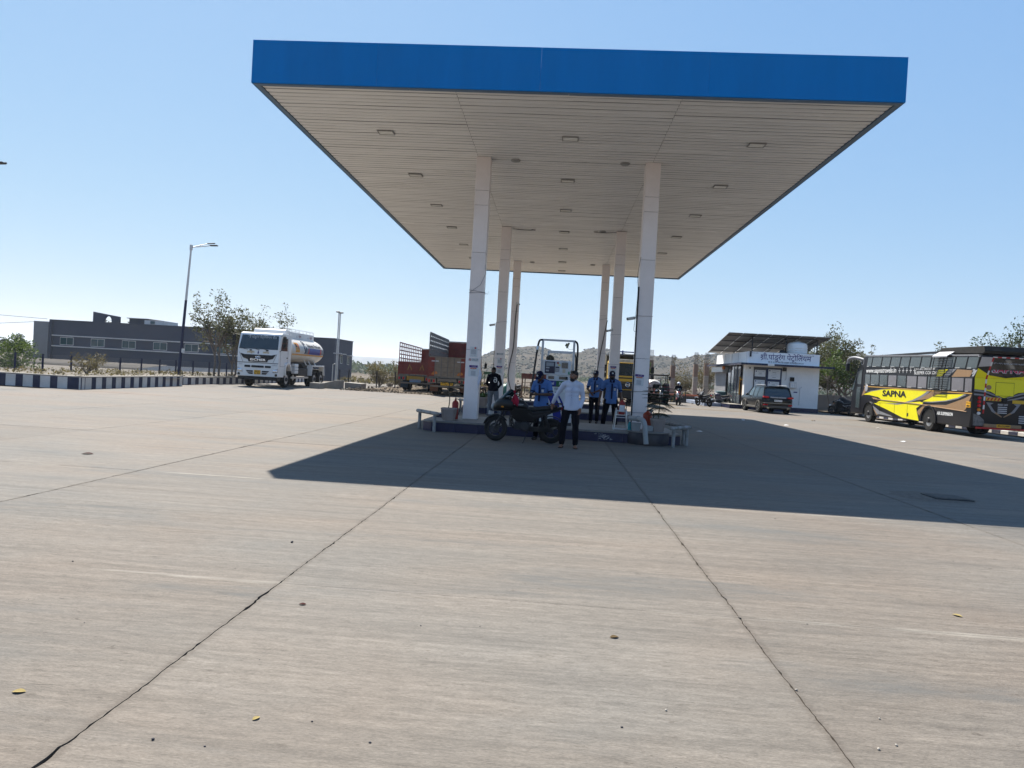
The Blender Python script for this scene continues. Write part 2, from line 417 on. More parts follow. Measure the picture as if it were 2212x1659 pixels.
def verge():
    # loose soil strip with clods behind the far edge of the concrete
    rnd = random.Random(5)
    m = MB(); xs = [-13+.6*i for i in range(33)]; ys = [42.7+.6*j for j in range(38)]
    def h(x, y):
        e = min(1, (y-42.7)/1.2, (66-y)/3)
        return .01 + max(0, e)*(.0 + .06*max(0, noise.noise((x*.5, y*.5, 1))+.15) + .02*noise.noise((x*2, y*2, 3)))
    m.add([(x, y, h(x, y)) for y in ys for x in xs], [(j*33+i, j*33+i+1, (j+1)*33+i+1, (j+1)*33+i) for j in range(37) for i in range(32)])
    tag(m.build('soil_verge', M_VERGE, smooth=180, fixn=False), kind='structure')
    m = MB()
    for k in range(2200):
        x = rnd.uniform(-13.4, 5.5); y = 42.5+abs(rnd.gauss(0, 2.2)) if rnd.random() < .7 else rnd.uniform(42.6, 60)
        s = rnd.uniform(.02, .08)*(1 if rnd.random() < .85 else 1.8)*(.6 if -11 < x < -5 else 1)
        m.M = Matrix.Translation((x, y, h(x, y)+s*.25)) @ Euler((rnd.random()*3, rnd.random()*3, rnd.random()*3)).to_matrix().to_4x4()
        m.ell((0,0,0), (s, s*rnd.uniform(.6,1), s*rnd.uniform(.4,.8)), 5, 4)
    m.M = None
    tag(m.build('soil_clods', M_VERGE, fixn=False), 'scattered clods and stones on the loose soil behind the forecourt', 'rubble', kind='stuff')
    # dust swept onto the concrete near the tractor
    for k, (cx, cy, rx, ry) in enumerate(((9.2, 44.9, 3.6, .8), (7.4, 50.5, 2.0, 1.6), (18.5, 41.5, 2.2, .5))):
        m = MB(); n = 40
        ring = [(cx+rx*math.cos(2*PI*q/n)*(1+.35*noise.noise((q*.5, k, 1))), cy+ry*math.sin(2*PI*q/n)*(1+.4*noise.noise((q*.5, k, 5)))) for q in range(n)]
        m.add([(cx, cy, .03)]+[(x, y, .006) for x, y in ring]+[(cx+(x-cx)*.5, cy+(y-cy)*.5, .022+.015*noise.noise((x*3, y*3, 2))) for x, y in ring],
              [(0, 1+n+q, 1+n+(q+1) % n) for q in range(n)]+[(1+n+q, 1+q, 1+(q+1) % n, 1+n+(q+1) % n) for q in range(n)])
        tag(m.build('dust_drift', M_DUST, smooth=180), kind='structure')
    # right-hand verge beyond the kerb
    m = MB(); xs = [20.9+1.3*i for i in range(30)]; ys = [-8+1.7*j for j in range(44)]
    m.add([(x, y, .06+.1*noise.noise((x*.4, y*.4, 2))+.04*noise.noise((x*1.7, y*1.7, 5))) for y in ys for x in xs], [(j*30+i, j*30+i+1, (j+1)*30+i+1, (j+1)*30+i) for j in range(43) for i in range(29)])
    tag(m.build('soil_verge', M_VERGE, smooth=180, fixn=False), kind='structure')
verge()

# ---- patch around a drain cover, in the shade
def drain_patch():
    m = MB(); n = 36
    pts = [(6.05+.62*math.cos(2*PI*q/n)*(1+.25*noise.noise((q*.6, 1, 1))), 11.35+.5*math.sin(2*PI*q/n)*(1+.3*noise.noise((q*.6, 3, 1)))) for q in range(n)]
    m.add([(6.05, 11.35, .010)]+[(x, y, .0035) for x, y in pts], [(0, 1+q, 1+(q+1) % n) for q in range(n)])
    t = thing('drain_cover', 'square drain cover in a dark rough patch of broken concrete', 'drain cover', (0,0,0))
    m.build('patch', mat('rough_patch', (.13,.11,.09), .95, var=.35, scale=14, bump=.8, bscale=40), t, smooth=180)
    c = MB(); c.box(6.02, 6.5, 11.12, 11.52, .012, .03); c.build('lid', mat('dirty_cover', (.09,.08,.07), .95, var=.3, scale=12), t, bevel=.006)
    f = MB()
    for a, b_, c_, d in ((5.98,6.015,11.08,11.56),(6.505,6.54,11.08,11.56),(6.02,6.5,11.08,11.115),(6.02,6.5,11.525,11.56)): f.box(a, b_, c_, d, .008, .022)
    f.build('rim', M_DARKMETAL, t)
drain_patch()

# ---- litter on the concrete
def litter():
    ML = mat('dry_leaf', (.10,.07,.035), .9, var=.3, scale=20, spec=.05); MY = mat('yellow_leaf', (.27,.21,.09), .9, var=.2, scale=20, spec=.05); MR = mat('maroon_wrapper', (.05,.018,.016), .9, var=.2, spec=.05); MS = mat('grey_pebble', (.06,.055,.06), .8, var=.2); MW = mat('white_pebble', (.3,.27,.23), .8, var=.2)
    def leaf(x, y, s, a, mt, lab):
        m = MB(); n = 7
        for sd in (-1, 1):
            vs = []; 
            for k in range(n+1):
                u = k/n; w = .3*math.sin(PI*u)**.8
                z = .02+.09*math.sin(u*PI)*(.4+.6*abs(sd*.5))
                vs += [(u-.5, 0, z*.6), (u-.5, sd*w, z+.12*abs(w))]
            m.add(vs, [(2*k, 2*k+1, 2*k+3, 2*k+2) for k in range(n)])
        o = m.build('fallen_leaf', mt, smooth=60); o.location = (x, y, .003); o.rotation_euler = (0, 0, a); o.scale = (s, s, s); tag(o, lab, 'leaf')
    leaf(-2.35, 3.0, .06, .2, MY, 'curled yellow dry leaf lying beyond the joint that runs to the seedling pot')
    leaf(-1.22, 2.95, .04, 1.1, MY, 'small pale yellow leaf scrap between the two joints that run to the island')
    leaf(3.0, 5.2, .07, 2.3, MY, 'pointed yellow leaf in the sun beyond the joint running to the scratched tile')
    leaf(-1.55, 4.4, .05, .1, MR, 'thin dark curled leaf beside the joint that runs to the seedling pot')
    leaf(.45, 4.25, .06, .4, ML, 'brown curled leaf with stalk on the slabs in front of the motorcycle')
    leaf(-7.0, 10.1, .17, .3, MR, 'flat maroon wrapper on the sunlit slabs towards the striped kerb')
    leaf(2.62, 20.8, .2, .3, MY, 'crumpled leaf scrap by the shaded guard rail')
    leaf(13.6, 37.2, .3, .7, ML, 'crumpled leaf scrap in the sun near the parked car')
    def peb(x, y, s, mt, lab, g=None):
        m = MB(); m.ell((0,0,0), (s, s*.8, s*.6), 9, 6); o = m.build('pebble', mt, smooth=180); o.location = (x, y, s*.55); o.rotation_euler = (.2, .3, x*7); tag(o, lab, 'stone', g)
    peb(.38, 2.78, .012, MS, 'dark round pebble on the slabs in front of the motorcycle', 'dark pebbles on the concrete'); peb(2.35, 3.0, .013, MS, 'dark round pebble on the slabs towards the coach', 'dark pebbles on the concrete')
    peb(-1.55, 2.72, .008, MS, 'tiny dark pebble close to the joint running to the seedling pot', 'dark pebbles on the concrete'); peb(-2.2, 5.9, .013, MS, 'dark pebble on the slabs towards the tanker', 'dark pebbles on the concrete')
    for k, (x, y, s) in enumerate(((1.52,3.15,.008),(1.62,3.2,.007),(1.35,3.7,.008),(1.66,3.45,.006),(.62,3.35,.007))):
        peb(x, y, s, MW, 'small pale stone chip beside the joint running to the scratched tile', 'pale stone chips along one joint')
    rnd = random.Random(9)
    m = MB()
    for k in range(70):
        y = 2.4+rnd.random()**1.6*22; x = rnd.uniform(-.75, .75)*y*1.05; s = rnd.uniform(.0025, .007)*(1+y*.03)
        m.M = Matrix.Translation((x, y, s*.4)); m.ell((0,0,0), (s, s*.7, s*.5), 5, 4)
    m.M = None
    tag(m.build('grit', MS, fixn=False), 'tiny dark grit specks scattered over the concrete', 'grit', kind='stuff')
    for k, (x, y) in enumerate(((10.2, 31), (9.0, 33.5), (15.1, 33.2), (12, 24.5), (4.9, 23.5))):
        m = MB(); m.add([(-.12,-.07,.0),(.1,-.09,.015),(.13,.06,.004),(0,.09,.03),(-.11,.05,.006),(0,0,.035)], [(0,1,5),(1,2,5),(2,3,5),(3,4,5),(4,0,5)])
        o = m.build('paper_scrap', M_INKWHITE); o.location = (x, y, .004); o.rotation_euler = (0,0,k*1.3); o.scale = (.9,.9,.9); tag(o, 'small white paper scrap lying on the concrete', 'litter', 'paper scraps on the forecourt')
litter()
# ================================================================ canopy
CX0, CX1, CY0, CY1, CZ0, CZ1 = -6.76, 6.68, 14.4, 39.8, 7.43, 8.33
CXL, CXR, CCY = -2.26, 2.32, (19.05, 27.9, 36.1)
M_FASCIA = mat('blue_fascia', (.0, .168, .47), .5, var=.07, scale=2, dust=0, stretch=(1.2,1.2,.2), bump=.08, bscale=1.5, spec=.08)
M_FTRIM = mat('fascia_return', (.10,.17,.26), .5, var=.12)
M_SOFFIT = mat('soffit_sheet', (.84,.83,.81), .22, var=.07, scale=1.5, dust=.1, stretch=(.5,2,1), dustcol=(.5,.44,.38))
def canopy():
    t = thing('canopy', 'large flat forecourt canopy with blue fascia, ribbed pale soffit and six white columns', 'canopy')
    rnd = random.Random(2)
    # fascia sheets: four along the front, side and back sheets; thin folded returns below
    def run(p, q, cuts, nm, nrm):
        p, q = Vector(p), Vector(q); d = (q-p)
        for a, c in zip(cuts, cuts[1:]):
            u, w = p+d*a, p+d*c; off = Vector(nrm)*rnd.uniform(0, .003); g = d.normalized()*.0015
            u2, w2 = u+g, w-g
            m = MB(); n = Vector(nrm)*.03
            m.add([u2+off, w2+off, w2+off+Vector((0,0,CZ1-CZ0)), u2+off+Vector((0,0,CZ1-CZ0)), u2+off-n, w2+off-n, w2+off-n+Vector((0,0,CZ1-CZ0)), u2+off-n+Vector((0,0,CZ1-CZ0))],
                  [(0,1,2,3),(7,6,5,4),(0,4,5,1),(1,5,6,2),(2,6,7,3),(3,7,4,0)])
            o = m.build(nm, M_FASCIA, t)
    run((CX0,CY0,CZ0),(CX1,CY0,CZ0),[0,.2,.455,.71,1],'fascia_panel',(0,-1,0))
    run((CX0,CY0+.031,CZ0),(CX0,CY1,CZ0),[k/9 for k in range(10)],'fascia_panel',(-1,0,0))
    run((CX1,CY0+.031,CZ0),(CX1,CY1,CZ0),[k/9 for k in range(10)],'fascia_panel',(1,0,0))
    run((CX0,CY1+.03,CZ0),(CX1,CY1+.03,CZ0),[k/4 for k in range(5)],'fascia_panel',(0,1,0))
    w = .11
    def trim(x0, x1, y0, y1, n, ax):
        for k in range(n):
            a, c = k/n, (k+1)/n; m = MB(); z = CZ0-.012+rnd.uniform(-.006, .006)
            if ax == 'x': m.box(x0+(x1-x0)*a+.003, x0+(x1-x0)*c-.003, y0, y1, z, CZ0+.03)
            else: m.box(x0, x1, y0+(y1-y0)*a+.003, y0+(y1-y0)*c-.003, z, CZ0+.03)
            m.build('fascia_trim', M_FTRIM, t)
    trim(CX0+.03, CX1-.03, CY0+.032, CY0+.032+w, 4, 'x'); trim(CX0+.03, CX1-.03, CY1-.03-w, CY1-.03, 3, 'x')
    trim(CX0+.031, CX0+.031+w, CY0+.15, CY1-.15, 9, 'y'); trim(CX1-.031-w, CX1-.031, CY0+.15, CY1-.15, 9, 'y')
    # roof deck
    m = MB(); m.box(CX0+.06, CX1-.06, CY0+.06, CY1-.06, CZ0+.5, CZ0+.54); m.build('roof_deck', M_STEEL, t)
    # soffit strips: shallow pans with folded edges, three lengths across
    pitch = .2; x_cuts = [CX0+.15, -2.42, 2.30, CX1-.15]
    n = int((CY1-CY0-.3)/pitch); y_start = CY0+.15
    def strip(mb, x0, x1, y, z, sag):
        # pan profile across y, running in x, with slight sag waves
        prof = [(.0, .012), (.03, .003), (.09, -.003), (.145, .003), (.182, .011), (.188, .035)]
        k = 7; rings = []
        for i in range(k+1):
            x = x0+(x1-x0)*i/k; dz = sag*math.sin(PI*(i/k*3+y)) + .0035*noise.noise((x*.6, y*2.2, 0))
            rings.append([(x, y+u, z+h+dz) for u, h in prof])
        vs = [p for r in rings for p in r]; c = len(prof)
        mb.add(vs, [(i*c+j, i*c+j+1, (i+1)*c+j+1, (i+1)*c+j) for i in range(k) for j in range(c-1)])
    far = MB()
    for q in range(n):
        y = y_start+q*pitch
        for s in range(3):
            x0, x1 = x_cuts[s]+.004, x_cuts[s+1]-.004
            z = CZ0+.012+rnd.uniform(-.003, .003)
            if q < 90:
                m = MB(); strip(m, x0, x1, y, z, rnd.uniform(.0005, .003)); m.build('soffit_strip', M_SOFFIT, t, smooth=35, fixn=False)
            else: strip(far, x0, x1, y, z, .002)
    tag(far.build('soffit_strips', M_SOFFIT, t, smooth=35, fixn=False), kind='stuff')
    m = MB(); m.box(CX0+.1, CX1-.1, CY0+.1, CY1-.1, CZ0+.06, CZ0+.08); m.build('soffit_backing', M_DARKMETAL, t)
    # columns: clad square shafts in stacked panels with recessed joints
    hw = .195
    for x in (CXL, CXR):
        for yi, y in enumerate(CCY):
            c = bpy.data.objects.new('column', None); COL.objects.link(c); c.parent = t; c.location = (x, y, .28 if True else 0)
            H0 = CZ0-.28+.01
            cuts = [0, 1.9, 4.55, H0-1.32, H0-.92, H0]
            core = MB(); core.box(-hw+.012, hw-.012, -hw+.012, hw-.012, -.02, H0); core.build('core', M_SHADOWGAP, c)
            for a, b_ in zip(cuts, cuts[1:]):
                m = MB(); dx = rnd.uniform(-.003, .003)
                m.box(-hw+dx, hw+dx, -hw, hw, a+.003, b_-.003); m.build('cladding_panel', M_COLUMN, c, bevel=.008)
    return t
CANOPY = canopy()
def canopy_lights():
    MF = mat('lamp_frame', (.25,.245,.235), .5, 0, var=.1); ML = mat('lamp_glass', (.7,.7,.66), .2, var=.1)
    rows = [17.2, 20.9, 24.6, 28.3, 32.0, 35.7, 38.6]
    first = None
    for r_, y in enumerate(rows):
        for x in (-4.55, .05, 4.55):
            if r_ == 6 and x != .05: continue
            if first is None:
                t = thing('canopy_light', 'flat rectangular floodlight recessed in the canopy soffit', 'light', (x, y, CZ0), 0, 'floodlights in the canopy soffit')
                f = MB()
                for a in ((-.2,.2,-.145,-.125),(-.2,.2,.125,.145),(-.2,-.178,-.125,.125),(.178,.2,-.125,.125)): f.box(*a, -.02, .012)
                f.build('frame', MF, t, bevel=.004)
                g = MB(); g.box(-.175,.175,-.125,.125,-.012,.01); g.build('glass', ML, t)
                first = t
            else: copy_tree(first, None, (x, y, CZ0))
    first = None
    for (x, y) in ((CXL+.85, CCY[0]+.05), (CXR-.75, CCY[0]), (CXL+.75, CCY[2]), (CXR-.75, CCY[1]), (CXR-.7, CCY[2])):
        if first is None:
            m = MB(); m.lathe([(0, -.03), (.1, -.03), (.13, -.012), (.135, .012), (0, .012)], 20)
            t = m.build('ceiling_rosette', M_PVC, smooth=40); t.location = (x, y, CZ0); tag(t, 'round white cover plate on the soffit beside a column', 'cover plate', 'round cover plates beside the columns'); first = t
        else: copy_tree(first, None, (x, y, CZ0))
canopy_lights()
def downpipes_and_wires():
    MW = mat('black_cable', (.01,.01,.012), .6, var=0); MG = mat('grey_cable', (.2,.2,.22), .6, var=0)
    hw = .2
    def loop(x, y, z, tilt, m, lab, tail=None):
        b = MB(); e = hw+.006
        pts = [(x-e,y-e,z),(x+e,y-e,z+tilt),(x+e,y+e,z+tilt),(x-e,y+e,z)]
        b.tube(pts, .006, 6, closed=True)
        if tail: b.tube(tail, .005, 6)
        tag(b.build('tie_wire', m, smooth=60), lab, 'wire', 'wires tied round the canopy columns')
    x, y = CXL, CCY[0]
    loop(x, y, 3.72, .03, MG, 'wire wound twice round the column beside the potted seedling', [(x-.2,y-.21,3.72),(x+.1,y-.215,3.95),(x+.22,y-.2,4.25),(x+.2,y-.21,4.5)])
    loop(x, y, 3.80, -.05, MG, 'slack second wire round the column beside the potted seedling', [(x+.2,y-.21,3.76),(x+.3,y-.2,3.7),(x+.33,y-.19,3.78)])
    x = CXR
    loop(x, y, 3.32, .01, MG, 'wire tied high round the column beside the white elbow pipe')
    loop(x, y, 1.28, .03, MW, 'dark wire tied low round the column beside the white elbow pipe')
    loop(x, y, .72, .01, MG, 'thin wire at the foot of the column beside the white elbow pipe')
    for k, (xx, yy, z, tl, lab) in enumerate(((CXL, CCY[1], 3.6, .06, 'wire holding a camera on the column behind the man in the dark sweatshirt'), (CXR, CCY[1], 3.35, .02, 'double wire round the middle column over the capped attendants'), (CXR, CCY[2], 4.6, .1, 'loose wire high round the far column over the capped attendants'), (CXR, CCY[2], 2.9, .0, 'thin wire round the far column over the capped attendants'))):
        loop(xx, yy, z, tl, MG, lab)
    # hanging cables
    b = MB(); x, y = CXL+.05, CCY[2]-.21
    b.tube(curve2([(x+.05,y,5.2),(x,y-.01,4.4),(x-.02,y-.01,3.0),(x-.16,y-.04,2.1),(x-.2,y-.05,1.4),(x-.02,y-.06,.75),(x+.12,y-.05,.4)], 5), .022, 8)
    tag(b.build('hanging_cable', MW, smooth=60), 'thick black cable sagging down the far column by the dispenser frame', 'cable')
    b = MB(); x, y = CXR-.2, CCY[0]-.21
    b.tube([(x-.01,y,4.1),(x-.015,y-.005,3.3),(x-.012,y,.4)], .018, 8); b.tube(curve2([(x,y,4.9),(x-.06,y,4.4),(x-.03,y,4.0),(x-.05,y,3.35),(x-.08,y,2.95),(x-.02,y,2.9)], 5), .006, 6)
    tag(b.build('cable_conduit', MW, smooth=60), 'black conduit and loose wire running down the column by the elbow pipe', 'cable')
    b = MB(); x, y = CXR+.1, CCY[2]-.21
    b.tube([(x+.1,y,4.6),(x-.15,y-.01,3.0),(x-.38,y-.02,1.2),(x-.42,y,.4)], .02, 8)
    tag(b.build('slanting_cable', MW, smooth=60), 'black cable slanting down the far column behind the capped attendants', 'cable')
    b = MB(); x, y = CXL-.21, CCY[1]-.2
    b.tube([(x,y,3.5),(x-.01,y,2.6),(x,y,1.2),(x,y,.4)], .012, 6)
    tag(b.build('camera_cable', MW, smooth=60), 'thin dark cable dropping from the camera on the middle column', 'cable')
    for z in (CZ0-.008,):
        for (xx, yy, s) in ((CXL+.75, CCY[1]+.1, 1), (CXR-.7, CCY[1], -1)):
            b = MB(); b.tube(curve2([(xx-s*.5,yy,z),(xx,yy-.02,z-.03),(xx+s*.4,yy,z-.012),(xx+s*.25,yy-.1,z-.02)], 4), .012, 6)
            tag(b.build('soffit_wire', MW, smooth=60), 'loose dark wire hanging under the soffit beside a column', 'wire', 'loose wires under the soffit')
    # cctv cameras
    def cctv(x, y, z, rz, lab):
        t = thing('security_camera', lab, 'camera', (x, y, z), rz)
        b = MB(); b.box(-.03,.03,-.01,.01,-.06,.06); b.tube([(0,-.01,0),(0,-.09,-.02)], .012, 8); b.build('bracket', M_WHITE, t, smooth=40)
        b = MB(); b.tube([(0,-.06,-.03),(0,-.26,-.075)], .042, 14); b.build('housing', M_WHITE, t, smooth=40)
        b = MB(); b.tube([(0,-.262,-.0755),(0,-.275,-.078)], .034, 14); b.build('lens', M_GLASS, t, smooth=40)
    cctv(CXL-.21, CCY[1]-.1, 3.55, R(-65), 'white bullet camera on the middle column behind the dark sweatshirt')
    cctv(CXR-.21, CCY[0]-.1, 3.30, R(-75), 'white bullet camera on the column beside the elbow pipe')
    cctv(CXR-.16, CCY[1]-.21, 3.55, R(-60), 'white bullet camera on the middle column above the capped attendants')
    cctv(CXL+.08, CCY[2]-.21, 5.25, R(35), 'white bullet camera high on the far column by the dispenser')
downpipes_and_wires()
# ================================================================ pump islands and what stands on them
M_ISLTOP = mat('island_top_concrete', (.18,.168,.155), .6, var=.15, scale=5, dust=.2)
M_ISLCORE = mat('island_core', (.12,.115,.11), .9, var=.2)
ISH = .28
def island(y0, y1, x0, x1, lab, blotch=False):
    t = thing('pump_island', lab, 'pump island', (0, 0, 0))
    r = .25
    def outline(g):
        return [(x0-g+r*0, y0+r-g*.3), (x0+r, y0-g), (x1-r, y0-g), (x1+g, y0+r-g*.3), (x1+g, y1-r), (x1-r, y1+g), (x0+r, y1+g), (x0-g, y1-r)]
    m = MB(); m.prism(outline(-.02), 0, ISH-.045, 'z'); m.build('core', M_ISLCORE, t)
    # paving plates on top
    n = 8
    for k in range(n):
        a, b_ = x0+(x1-x0)*k/n, x0+(x1-x0)*(k+1)/n
        m = MB(); ca = .2 if k == 0 else 0; cb = .2 if k == n-1 else 0
        poly = [(a+.003, y0+ca-.03), (a+.003+ca, y0-.03), (b_-.003-cb, y0-.03), (b_-.003, y0+cb-.03), (b_-.003, y1+.03), (a+.003, y1+.03)]
        m.prism(poly, ISH-.045, ISH, 'z'); m.build('top_plate', M_ISLTOP, t, bevel=.006)
    # navy skirting tiles along front, back and ends
    nt = int((x1-x0-2*r)/.6); w = (x1-x0-2*r)/nt
    proto = MB(); proto.box(-w/2+.003, w/2-.003, -.012, .008, .004, ISH-.05)
    first = None
    for yy, s in ((y0, 1), (y1, -1)):
        for k in range(nt):
            x = x0+r+w*(k+.5)
            if first is None: first = proto.build('skirting_tile', M_NAVY, t, bevel=.003); o = first
            else: o = first.copy(); COL.objects.link(o); o.parent = t
            o.location = (x, yy+(.006 if s > 0 else -.006), 0); o.rotation_euler = (0, 0, 0 if s > 0 else PI)
    for xx, s in ((x0, -1), (x1, 1)):
        m = MB(); m.box(-.01+xx, .01+xx, y0+r, y1-r, .004, ISH-.05); m.build('end_tile', M_NAVY, t)
        m = MB(); m.bar((xx, y0+r, ISH/2-.02), (xx-s*r, y0, ISH/2-.02), .02, ISH-.06, (0,0,1)); m.build('corner_tile', M_NAVY, t)
        m = MB(); m.bar((xx, y1-r, ISH/2-.02), (xx-s*r, y1, ISH/2-.02), .02, ISH-.06, (0,0,1)); m.build('corner_tile', M_NAVY, t)
    return t
I1 = island(17.6, 20.1, -3.33, 3.25, 'navy tiled pump island carrying the dispenser, nearest the motorcycle')
island(26.35, 29.4, -3.5, 3.5, 'navy tiled pump island behind the man in the dark sweatshirt')
island(34.6, 37.6, -3.5, 3.5, 'navy tiled pump island under the last pair of canopy columns')
def island_blotch():
    # peeling white scratches on one tile, a bulged plinth at the pot end
    MWH = mat('chipped_white', (.5,.5,.5), .7, var=.2)
    rnd = random.Random(4); m = MB()
    for k in range(46):
        x = rnd.gauss(1.3, .1); z = rnd.gauss(.13, .045); a = rnd.uniform(-.4, .4); l = rnd.uniform(.008, .035)
        if not .02 < z < .22: continue
        m.bar((x-l*math.cos(a), 17.591, z-l*math.sin(a)), (x+l*math.cos(a), 17.591, z+l*math.sin(a)), .002, .006)
    o = m.build('scratch_marks', MWH, I1); tag(o, 'pale scratched patch', kind='stuff')
    m = MB(); m.lathe([(.0, 0), (.5, 0), (.53, .05), (.53, .25), (.5, .3), (0, .3)], 32, (2.42, 17.72, 0)); m.build('rounded_plinth', mat('dark_plinth', (.02,.02,.03), .6, var=.3, dust=.2), I1, smooth=40)
    m = MB(); m.lathe([(0, .3), (.54, .3), (.54, .325), (0, .325)], 32, (2.42, 17.72, 0)); m.build('plinth_top', M_ISLTOP, I1, smooth=40)
island_blotch()

M_RAIL = mat('chipped_white_rail', (.29,.29,.28), .5, var=.1, scale=14, dust=.85, dustcol=(.09,.08,.07))
def guard(posts, top, lab, h=.47, r=.048):
    t = thing('guard_rail', lab, 'guard rail', (posts[0][0], posts[0][1], 0)); O = Vector((posts[0][0], posts[0][1], 0))
    for p in posts:
        m = MB(); m.tube([Vector((*p, -.01))-O, Vector((*p, h-.02))-O], r*.9, 12); m.build('post', M_RAIL, t, smooth=50)
    m = MB(); m.tube([Vector((*p, h))-O for p in top], r, 14)
    for p in (top[0], top[-1]): m.ell(Vector((*p, h))-O, r, 12, 8)
    m.build('rail', M_RAIL, t, smooth=50)
guard([(-3.5,18.15),(-2.97,17.38)], [(-3.58,18.25),(-2.88,17.26)], 'chipped white pipe guard at the island corner beside the potted seedling')
guard([(2.95,17.05),(3.4,17.75)], [(2.88,16.96),(3.5,17.9)], 'chipped white pipe guard at the island corner beside the potted pine')
guard([(3.36,17.98),(2.78,20.35)], [(3.42,17.9),(2.72,20.45)], 'white pipe guard running along the island end behind the potted pine')
guard([(-3.62,27.0),(-3.1,26.2)], [(-3.68,27.1),(-3.02,26.1)], 'white pipe guard on the middle island behind the clad column')
guard([(3.3,26.1),(3.75,26.9)], [(3.22,26.0),(3.8,27.0)], 'white pipe guard on the middle island towards the office')

# ---------------------------------------------------------------- dispenser
M_DISP = mat('dispenser_white', (.52,.53,.54), .4, var=.05, dust=.15)
def dispenser():
    t = thing('fuel_dispenser', 'white fuel dispenser with tall hose frame, dark displays and blue swoosh panel', 'dispenser', (.04, 18.75, ISH))
    z0 = -ISH
    def B(nm, m, x0, x1, y0, y1, a, b_, par=t, bev=.008):
        k = MB(); k.box(x0, x1, y0, y1, a+z0, b_+z0); return k.build(nm, m, par, bevel=bev)
    B('base', M_DARKMETAL, -.46, .46, -.25, .25, ISH, .36)
    lower = B('lower_cabinet', M_DISP, -.44, .44, -.24, .24, .36, 1.30)
    B('waist', M_DISP, -.27, .42, -.2, .2, 1.46, 1.60, bev=.004)
    B('fuel_band', mat('band_blue', (.02,.03,.20), .4, var=.05), -.44, .0, -.246, -.2, 1.32, 1.455, bev=.003)
    B('fuel_band', mat('band_green', (.01,.10,.03), .4, var=.05), .003, .44, -.246, -.2, 1.32, 1.455, bev=.003)
    B('nozzle_bay', M_DARKMETAL, -.42, .42, -.19, .19, 1.30, 1.47, bev=0)
    B('nozzle_window', M_GLASS, -.22, -.06, -.206, -.2, 1.50, 1.58, bev=0); B('nozzle_window', M_GLASS, .07, .3, -.206, -.2, 1.50, 1.58, bev=0)
    head = B('head_cabinet', M_DISP, -.37, .38, -.22, .22, 1.61, 2.0, bev=.015)
    MN = mat('display_navy', (.01,.012,.035), .25, var=.1)
    d = B('display_panel', MN, -.32, -.05, -.232, -.221, 1.65, 1.965, bev=.02)
    B('screen', mat('lcd_grey', (.22,.24,.26), .2, var=.06), -.29, -.085, -.236, -.2325, 1.84, 1.94, d, 0)
    for z, w in ((1.78, .09), (1.70, .08)): B('readout', mat('lcd_pale', (.3,.31,.32), .3, var=.05), -.29, -.29+w, -.236, -.2325, z, z+.04, d, 0)
    k = B('keypad', MN, -.04, .065, -.232, -.221, 1.70, 1.84, bev=.008)
    for r_ in range(4):
        for c in range(4): B('key', M_INKWHITE, -.03+c*.023, -.03+c*.023+.015, -.236, -.2325, 1.71+r_*.024, 1.71+r_*.024+.015, k, 0)
    m = MB(); m.lathe([(0,-.245),(.028,-.245),(.03,-.221),(0,-.221)], 20, (.02, 0, 1.935+z0), 'y'); m.build('stop_button', M_RED, t, smooth=40)
    B('notice', mat('yellow_label', (.6,.5,.12), .6, var=.1), .03, .09, -.226, -.221, 1.86, 1.90, bev=0)
    B('payment_screen', M_GLASS, .12, .29, -.23, -.221, 1.80, 1.95, bev=.004)
    B('card_label', mat('tan_label', (.45,.38,.27), .6, var=.1), .15, .23, -.226, -.221, 1.68, 1.78, bev=0)
    B('green_label', mat('green_label', (.05,.2,.12), .6, var=.1), .3, .345, -.226, -.221, 1.64, 1.72, bev=0)
    B('name_label', mat('grey_label', (.3,.3,.3), .6, var=.1), .16, .27, -.226, -.221, 1.965, 1.978, bev=0)
    # frame
    for x in (-.41, .43): 
        m = MB(); m.box(x-.03, x+.03, -.04, .04, .3+z0, 2.52+z0); m.build('frame_post', M_DISP, t, bevel=.006)
    m = MB(); m.box(-.45, .47, -.04, .04, 2.52+z0, 2.57+z0); m.build('frame_beam', M_DISP, t, bevel=.006)
    m = MB(); m.box(-.27, .39, -.03, .03, 2.2+z0, 2.265+z0); m.box(-.27, -.22, -.03, .03, 2.08+z0, 2.199+z0); m.build('inner_bar', M_DISP, t, bevel=.005)
    m = MB(); m.tube(curve2([(-.26,-.05,2.0),(-.3,-.04,2.06),(-.25,-.05,2.12),(-.17,-.05,2.13),(-.1,-.06,2.08),(-.09,-.05,2.0)],4), .01, 6); m.ell((-.2,-.05,2.05), (.11,.07,.075), 12, 8)
    m.M = None; o = m.build('dark_cloth', mat('olive_cloth', (.05,.042,.03), .9, var=.25, bump=.5), t, smooth=60); o.location = (0,0,z0)
    # hoses: over the frame ends and down
    MH = mat('black_hose', (.012,.012,.013), .6, var=.15)
    m = MB(); m.tube([(p[0], p[1], p[2]+z0) for p in curve2([(-.42,-.02,2.54),(-.5,-.03,2.52),(-.54,-.05,2.38),(-.57,-.1,2.1),(-.61,-.25,1.6),(-.62,-.7,1.3),(-.64,-1.2,1.12)],6)], .027, 10); h = m.build('hose', MH, t, smooth=60)
    m = MB(); m.tube([(-.545,-.055,2.36+z0),(-.555,-.075,2.26+z0)], .034, 10); m.build('hose_clamp', M_STEEL, h, smooth=50)
    m = MB(); m.tube([(p[0], p[1], p[2]+z0) for p in curve2([(.44,-.02,2.54),(.5,-.02,2.5),(.53,-.03,2.35),(.53,-.04,1.9),(.52,-.06,1.3),(.5,-.12,.8),(.47,-.2,.5)],6)], .027, 10); m.build('hose', MH, t, smooth=60)
